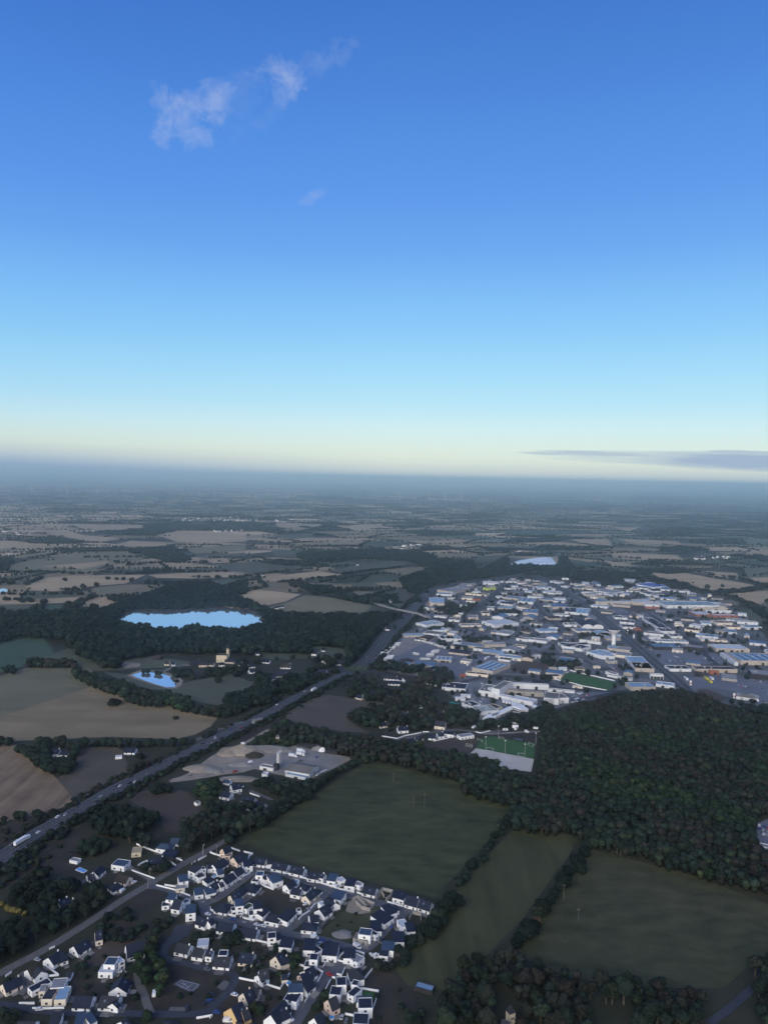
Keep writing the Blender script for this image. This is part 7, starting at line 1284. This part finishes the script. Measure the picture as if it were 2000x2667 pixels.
for i, (q, c_) in enumerate([((798,145,838,168),'yellow'),((850,185,890,210),'yellow'),((870,148,910,170),'white'),((527,145,565,175),'white')]): trailer('I9',*q,f"{['left yellow','right yellow','upper white','left white'][i]} bus on the store car park",group='buses on the store car park',col=c_,w=3.2)
# parked cars, far car parks: single meshes that share their data
FC_ = {}
def far_car_mesh(paint):
    if paint in FC_: return FC_[paint]
    b, g, w = car_mesh('car'); q = MB(); q.add(b.v, b.f, 0); q.add(g.v, g.f, 1)
    for k in w: q.add(k.v, k.f, 2)
    me = bpy.data.meshes.new('parked_car'); me.from_pydata(q.v, [], q.f); me.update()
    for m_ in (PAINT[paint], carglass, tyre): me.materials.append(m_)
    me.polygons.foreach_set('material_index', q.m); FC_[paint] = me; return me
def car_rows(t, rows, n, area, dens=.75):
    for (x1,y1,x2,y2) in rows:
        a, b_ = wp(t,x1,y1), wp(t,x2,y2); L_ = (b_-a).length; m_ = int(min(n, L_/2.9)); ang = math.atan2((b_-a).y,(b_-a).x)+math.pi/2
        for k in range(m_):
            if random.random() > dens: continue
            p = a.lerp(b_, (k+.5)/m_); pn = random.choices(['white','silver','grey','black','blue','red'],[5,4,3,3,2,1])[0]
            o = bpy.data.objects.new('parked_car', far_car_mesh(pn)); link(o); o.location = (p.x+random.gauss(0,.3),p.y+random.gauss(0,.5),.3); o.rotation_euler = (0,0,ang+random.gauss(0,.05))
            tag(o, f'{pn} car parked {area}', 'car', f'{pn} cars parked {area}')
car_rows('I8',[(1060,410,1220,340),(1080,440,1300,370),(1070,470,1250,430),(1140,350,1260,330)],14,'in the lot right of the factory')
car_rows('I9',[(1240,235,1400,270),(1420,160,1600,200),(1300,340,1500,380),(1500,260,1640,300)],7,'on the big store car park',.6)
car_rows('I6',[(600,480,860,490),(680,430,760,460),(1000,455,1150,455),(1060,500,1150,500),(300,230,420,280),(360,330,460,370),(80,490,220,540),(20,545,120,580)],9,'between the stores by the main road',.6)
car_rows('I2',[(1300,545,1659,570),(1180,520,1400,540),(1080,470,1250,480)],12,'in front of the long hall',.6)
car_rows('I4',[(400,580,630,605),(420,592,600,610)],16,'below the bus depot yard',.8)
car_rows('I2',[(60,355,300,365),(520,360,640,390)],9,'along the back road of the zone',.6)
car_rows('I1',[(760,215,900,205),(1040,340,1080,300),(1130,390,1180,400)],6,'beside the back halls',.7)

car_rows('N3',[(1612,150,1700,175),(1610,165,1700,192),(1615,182,1700,210)],16,'in the lot at the right edge',.9)
tag(hall('N3',1605,252,1680,268,1680,235,5,roof='l',doors=0,units=0),'pale flat roofed building at the right edge behind the wood','building')
# ------------------------------------------------------------------ smaller buildings and trees filling the industrial zone
NOFILL = [[(p.x,p.y) for p in poly(t,q)] for t,q in [('I4',[(60,470),(390,180),(620,270),(1180,440),(1280,800),(900,600),(240,560)]),('I5',[(230,600),(430,520),(830,600),(660,680),(500,690)]),('I8',[(850,152),(1050,62),(1700,200),(1580,300)]),('I9',[(480,120),(1659,180),(1659,600),(1300,350),(900,470),(640,260)]),('I2',[(1000,500),(1659,455),(1659,580),(1200,560)]),('I6',[(-60,310),(60,300),(190,300),(140,345)]),('I6',[(480,400),(1120,400),(1240,520),(640,500)])]]
ZP = [(p.x,p.y) for p in [at(x,y) for x,y in zone]]
a_, b__ = at(1469,1540), at(1772,1784); du_ = (b__-a_).normalized(); dv_ = Vector((-du_.y, du_.x, 0)); o_ = at(1600,1640)
palel = mat('pale_lane',(0.17,0.175,0.19),var=.2,scale=.1)
for fam, (u_, v_) in enumerate(((du_, dv_), (dv_, du_))):
    for k in range(-12, 13):
        if k == 0: continue
        run = []
        for j in range(-90, 91):
            p = o_+v_*(k*78+13*math.sin(k*2.3))+u_*(j*12)+v_*6*math.sin(j*.07+k); ok = pip(ZP, p.x, p.y)[0] and math.hypot(p.x,p.y) > 900 and not any(pip(q, p.x, p.y)[0] for q in NOFILL)
            if ok and not blocked(np.array([p.x]), np.array([p.y]))[0]: run.append(p)
            else:
                if len(run) > 5: vs, fs = strip_mesh(run, 5.5, .40+.004*fam); tag(mesh('zone_lane', vs, fs, palel), kind='structure')
                run = []
        if len(run) > 5: vs, fs = strip_mesh(run, 5.5, .40+.004*fam); tag(mesh('zone_lane', vs, fs, palel), kind='structure')
def free_spots(n, pad, P, seed):
    rg = random.Random(seed); xs = [p[0] for p in P]; ys = [p[1] for p in P]; out = []; tries = 0
    while len(out) < n and tries < 6000:
        tries += 1; x = rg.uniform(min(xs),max(xs)); y = rg.uniform(min(ys),max(ys))
        if not pip(P, x, y)[0]: continue
        q = np.array([[x+a*pad,y+b*pad] for a in (-1,0,1) for b in (-1,0,1)])
        if blocked(q[:,0], q[:,1]).any(): continue
        if any((x-u)**2+(y-v)**2 < (pad*2.1)**2 for u,v in out): continue
        px, py = proj((x,y,0))
        if px > 2030: continue
        if any(pip(k, x, y)[0] for k in NOFILL): continue
        out.append((x,y))
    return out
for i, (x, y) in enumerate(sorted(free_spots(80, 16, ZP, 5)+free_spots(70, 10, ZP, 6))):
    rg = random.Random(i*17+3); px, py = proj((x,y,0)); sc_ = 1.75 if i % 2 else 1.0; w_ = rg.uniform(14,24)*sc_; d_ = rg.uniform(10,16)*sc_; h_ = rg.uniform(3.2,5); kind_ = rg.random()
    root = empty('workshop',(x,y,.05), rg.choice([-.45,-.45,1.12,.2])+rg.uniform(-.05,.05)); wm_ = rg.choice([HW_,HW_,WALL['c'],WALL['t'],WALL['t'],WALL['g']]); rk = rg.choice('qlzqlzlqnsaawbq'); b = MB(); rb = MB()
    if kind_ < .6:
        b.box(-w_/2,w_/2,-d_/2,-d_/2+.5,0,h_); b.box(-w_/2,w_/2,d_/2-.5,d_/2,0,h_); b.box(-w_/2,-w_/2+.5,-d_/2+.5,d_/2-.5,0,h_); b.box(w_/2-.5,w_/2,-d_/2+.5,d_/2-.5,0,h_); rb.box(-w_/2+.51,w_/2-.51,-d_/2+.51,d_/2-.51,h_-.8,h_-.4)
    else:
        b.add([(-w_/2,-d_/2,0),(w_/2,-d_/2,0),(w_/2,d_/2,0),(-w_/2,d_/2,0),(-w_/2,-d_/2,h_),(w_/2,-d_/2,h_),(w_/2,d_/2,h_),(-w_/2,d_/2,h_),(-w_/2,0,h_+2.4),(w_/2,0,h_+2.4)],[(0,1,5,4),(2,3,7,6),(1,2,6,9,5),(3,0,4,8,7)])
        rb.add([(-w_/2-.2,-d_/2-.3,h_),(w_/2+.2,-d_/2-.3,h_),(w_/2+.2,0,h_+2.6),(-w_/2-.2,0,h_+2.6),(w_/2+.2,d_/2+.3,h_),(-w_/2-.2,d_/2+.3,h_)],[(0,1,2,3),(3,2,4,5)])
    b.build('wall',wm_,root); rb.build('roof',ROOF[rk],root)
    for k in range(2): q = MB(); xx = w_*(-.25+.5*k); q.box(xx-1.6,xx+1.6,-d_/2-.06,-d_/2,0,3); q.build('door',shutm,root)
    FOOT.append([(x-w_/2-2,y-w_/2-2),(x+w_/2+2,y-w_/2-2),(x+w_/2+2,y+w_/2+2),(x-w_/2-2,y+w_/2+2)])
    band = 'back' if py < 1590 else 'middle' if py < 1680 else 'front'; side = 'left' if px < 1330 else 'centre' if px < 1620 else 'right'
    tag(root, f"small {RNAME[rk]} roofed {'flat' if kind_ < .6 else 'gabled'} workshop in the {side} {band} of the industrial zone", 'workshop', f"{RNAME[rk]} {'flat' if kind_ < .6 else 'gabled'} workshops {side} {band}")
for i, (x, y) in enumerate(free_spots(150, 4, ZP, 9)):
    px, py = proj((x,y,0)); pn = random.choices(['white','silver','grey','black','blue','red'],[5,4,3,3,2,1])[0]; band = 'back' if py < 1590 else 'middle' if py < 1680 else 'front'; side = 'left' if px < 1330 else 'centre' if px < 1620 else 'right'
    o = bpy.data.objects.new('parked_car', far_car_mesh(pn)); link(o); o.location = (x,y,.3); o.rotation_euler = (0,0,random.choice([-.45,1.12])); tag(o, f"{pn} car in the yards of the {side} {band} of the industrial zone", 'car', f"{pn} cars {side} {band}")
zt = [('mid' if math.hypot(x,y) < 1250 else 'far', x, y, 3.4, random.uniform(2.6,4.6), random.uniform(3,4.6), tint('dark')) for x, y in free_spots(420, 4.5, ZP, 21)]
merge('zone_greenery', zt, 'scattered dark trees and bushes between the halls')
for P_, lo, hi, n_, w_ in ((HP, 10, len(HP)-8, 22, 4.6), (HP2, 6, 50, 14, 6.5)):
    rg = random.Random(n_)
    for k in range(n_):
        i = rg.randrange(lo, hi); s = rg.choice((-1,1)); p = offs(P_, s*(w_+rg.choice((-1.7,1.7))))[i]; d = P_[i+1]-P_[i]; pn = rg.choice(['white','silver','silver','grey','black','red','blue'])
        o = bpy.data.objects.new('car', far_car_mesh(pn)); link(o); o.location = (p.x,p.y,.3); o.rotation_euler = (0,0,math.atan2(d.y,d.x)+(math.pi if s > 0 else 0)); px, py = proj(p)
        wh = 'beyond the roundabout' if P_ is HP2 else 'at the lower left stretch' if px < 320 else 'on the middle stretch' if px < 640 else 'on the stretch before the roundabout'; ln = 'left' if s > 0 else 'right'
        tag(o, f"{pn} car driving on the {ln} carriageway of the highway, {wh}", 'car', f"{pn} cars on the {ln} carriageway, {wh}")
# ------------------------------------------------------------------ poles, goals, lights
pole = mat('pole_grey',(0.35,0.35,0.34)); wpole = mat('pole_white',(0.6,0.6,0.6)); wood_ = mat('pole_wood',(0.14,0.125,0.11))
def hpole(t, x, y, h, lab, m=wood_, grp='power poles in the fields'):
    p = wp(t,x,y); r = empty('power_pole',(p.x,p.y,0),.3); b = MB(); b.bar((0,0,0),(0,0,h),.15,6,.1); b.build('post',m,r); b = MB(); b.box(-1.3,1.3,-.1,.1,h-.9,h-.65); b.build('crossarm',m,r); tag(r, lab, 'power pole', grp)
hpole('N5',1131,865,12,'left pole of the pair standing in the large pasture'); hpole('N5',1197,868,14,'right pole of the pair standing in the large pasture'); hpole('N5',1006,700,9,'thin pole above the dark patch of the large pasture'); hpole('N3',775,480,13,'pole beside the hedge of the dry field')
hpole('N3',838,568,10,'pole in the middle of the dry field'); hpole('N4',1407,312,12,'pole at the corner of the stubble field, right'); hpole('N4',1304,366,12,'pole at the corner of the stubble field, left'); hpole('N4',1476,315,11,'pole at the hedge end beside the highway'); hpole('N5',819,540,13,'double pole behind the pasture hedge, right'); hpole('N5',797,540,10,'double pole behind the pasture hedge, left')
hpole('N4',605,468,13,'pole in the tree row below the stubble field, left'); hpole('N4',932,475,14,'pole in the tree row below the stubble field, right'); hpole('K1',252,360,14,'left pole in the blue green field'); hpole('K1',292,358,14,'right pole in the blue green field')
for i, (t, x, y) in enumerate([('S',1162,355),('S',1323,388),('S',1487,418),('S',1578,322),('S',1268,262)]):
    p = wp(t,x,y); r = empty('floodlight',(p.x,p.y,0)); b = MB(); b.bar((0,0,0),(0,0,14),.2,6,.12); b.build('mast',pole,r); b = MB(); b.box(-.8,.8,-.2,.2,13.6,14.4); b.build('lamp_head',wpole,r)
    tag(r, f"floodlight mast at the training pitch, {['front left','front middle','front right','back right','back left'][i]}", 'floodlight', 'floodlight masts')
def goal(t, x, y, ang, lab, w=7.3, h=2.4):
    p = wp(t,x,y); r = empty('football_goal',(p.x,p.y,.2),ang); b = MB()
    b.bar((-w/2,0,0),(-w/2,0,h),.1); b.bar((w/2,0,0),(w/2,0,h),.1); b.bar((-w/2,0,h),(w/2,0,h),.1); b.build('frame',wpole,r)
    b = MB(); b.bar((-w/2,0,h),(-w/2,2,0),.07); b.bar((w/2,0,h),(w/2,2,0),.07); b.bar((-w/2,2,0),(w/2,2,0),.07); b.build('back_frame',wpole,r); tag(r, lab, 'goal', 'football goals')
goal('S',1023,330,-.4,'upper white goal on the practice ground'); goal('S',1023,343,-.4,'lower white goal on the practice ground'); goal('S',1112,290,-.9,'goal at the left end of the training pitch'); goal('S',1198,362,2.8,'left goal on the front line of the training pitch'); goal('S',1460,408,2.8,'right goal on the front line of the training pitch'); goal('S',1540,325,2.2,'goal at the back right of the training pitch'); goal('S',1293,272,-.3,'small goal at the back of the training pitch',5)
goal('I8',985,95,.9,'goal at the left end of the stadium pitch'); goal('I8',1640,240,.9,'goal at the right end of the stadium pitch')
for i, (x, y) in enumerate([(1325,200),(1415,193),(1503,217),(1577,188),(1065,180)]):
    p = wp('S',x,y); r = empty('caravan',(p.x,p.y,.05),i); b = MB(); b.box(-3,3,-1.15,1.15,.5,2.6); b.build('body',PAINT['white'],r); b = MB(); b.box(-1,1,-1.2,-1.151,1.4,2.1); b.build('window',carglass,r); tag(r, f"white caravan along the lane above the training pitch, {['second from the left','third from the left','fourth from the left','rightmost','leftmost'][i]}", 'caravan', 'white caravans')
hp = hall('S',1388,283,1465,298,1460,272,3,roof='q',wall='k',doors=0,units=0,name='dugout'); tag(hp,'blue roofed stand behind the training pitch','stand')
# stadium pitch rails done as walls; lamps and signs in the zone
for i, (t, x, y) in enumerate([('I9',608,240),('I9',1195,415),('I6',275,250),('I6',212,200)]):
    p = wp(t,x,y); r = empty('totem_sign',(p.x,p.y,0)); b = MB(); b.box(-1.4,1.4,-.3,.3,1,8); b.build('panel',PAINT['white'],r); b = MB(); b.box(-.3,.3,-.2,.2,0,1); b.build('foot',pole,r)
    if i < 2: b = MB(); b.box(-1.38,1.38,-.36,-.301,3,4.6); b.build('band',PAINT['red'],r)
    tag(r, ['white totem sign with red band beside the brown oval lawn','white totem sign with red band before the car park','white totem sign at the main road, lower','white totem sign at the main road, upper'][i], 'sign', 'totem signs')
# construction bags by the street end
for i in range(12):
    p = wp('G',1490+rng.uniform(-10,110),290+rng.uniform(-30,30)); r_ = mesh('builders_bag',*(lambda q:(q.v,q.f))((lambda q:(q.box(-.6,.6,-.6,.6,.05,.9),q.box(-.45,.45,-.45,.45,.9,1.1),q)[2])(MB())),PAINT['white']); r_.location = (p.x,p.y,.05); r_.rotation_euler = (0,0,i); tag(r_,'white builders bag in the heap at the street end','bag','builders bags')
# roadside lamp posts along the diagonal road and the highway edge
for i, (t, x, y) in enumerate([('Cc',225,560),('Cc',250,450),('Cc',925,135),('Z1',1560,190),('E',140,225),('N4',905,700)]):
    p = wp(t,x,y); r = empty('street_lamp',(p.x,p.y,0),.6); b = MB(); b.bar((0,0,0),(0,0,8),.12,6,.07); b.build('pole',pole,r); b = MB(); b.box(-.1,1.4,-.12,.12,7.9,8.1); b.build('arm',pole,r); tag(r, f"street lamp beside the diagonal road, {['by the junction','above the junction','at the upper walls','near the wood','by the corner house','under the highway'][i]}", 'street lamp', 'street lamps')
# ------------------------------------------------------------------ wind turbines
def turb(t, x, y, hub, lab, grp, ang=None):
    p = wp(t,x,y); r = empty('wind_turbine',(p.x,p.y,0),math.atan2(p.y,p.x)+math.pi/2+random.uniform(-.4,.4)); k = hub/90*2
    b = MB(); b.bar((0,0,0),(0,0,hub),2.6*k,10,1.6*k); b.build('tower',wpole,r); b = MB(); b.box(-2*k,2*k,-5*k,6*k,hub-2*k,hub+2.4*k); b.build('nacelle',wpole,r)
    a0 = random.uniform(0,2) if ang is None else ang
    for i in range(3):
        a = a0+i*2*math.pi/3; u = Vector((math.sin(a),0,math.cos(a))); s = Vector((u.z,0,-u.x)); c = Vector((0,-5.6*k,hub)); q = MB(); L_ = hub*.55
        P = [c+s*.8*k, c+u*L_*.2+s*2.6*k, c+u*L_+s*.3*k, c+u*L_-s*.3*k, c+u*L_*.2-s*1.2*k, c-s*.8*k]; d = Vector((0,.7*k,0)); n = len(P)
        q.add([v-d for v in P]+[v+d for v in P],[tuple(range(n)),tuple(range(2*n-1,n-1,-1))]+[(j,n+j,n+(j+1)%n,(j+1)%n) for j in range(n)]); q.build('blade',wpole,r)
    tag(r, lab, 'wind turbine', grp)
for i, (x, y) in enumerate([(139,206),(292,209),(421,206),(497,212),(537,200),(640,196),(733,193)]): turb('H1',x,y,90 if i != 3 else 60,f"wind turbine of the left horizon row, {ORD[i] if i < 6 else 'rightmost'}",'wind turbines at the left')
for i, (x, y) in enumerate([(67,243),(133,240),(193,238),(263,236),(335,239)]): turb('H2',x,y,84,f"wind turbine of the row right of the picture centre, {ORD[i] if i < 4 else 'rightmost'}",'wind turbines at the centre')
for i, (x, y) in enumerate([(1008,166),(1048,167),(1060,169),(1101,166),(1110,168),(1149,167)]): turb('H1',x,y,125,f"pale wind turbine of the far left cluster, {ORD[i] if i < 5 else 'rightmost'}",'far wind turbines left')
for i, (x, y) in enumerate([(543,190),(575,198),(592,192),(609,199),(625,199),(643,200),(678,197),(698,199),(716,198)]): turb('H2',x,y,125,f"pale wind turbine of the far right cluster, {ORD[i] if i < 8 else 'rightmost'}",'far wind turbines right')
# ------------------------------------------------------------------ haze
hz = bpy.data.materials.new('haze'); hz.use_nodes = True; nt = hz.node_tree; nt.nodes.remove(nt.nodes['Principled BSDF']); pv = nt.nodes.new('ShaderNodeVolumePrincipled')
pv.inputs['Color'].default_value = (0.86,0.93,1.0,1); pv.inputs['Density'].default_value = HAZE_D; pv.inputs['Anisotropy'].default_value = 0.94
nt.links.new(pv.outputs[0], nt.nodes['Material Output'].inputs['Volume'])
b = MB(); b.box(-72000,72000,-3500,71500,-1,330); o = b.build('haze', hz); tag(o,'thin blue morning haze over the whole plain',kind='stuff')
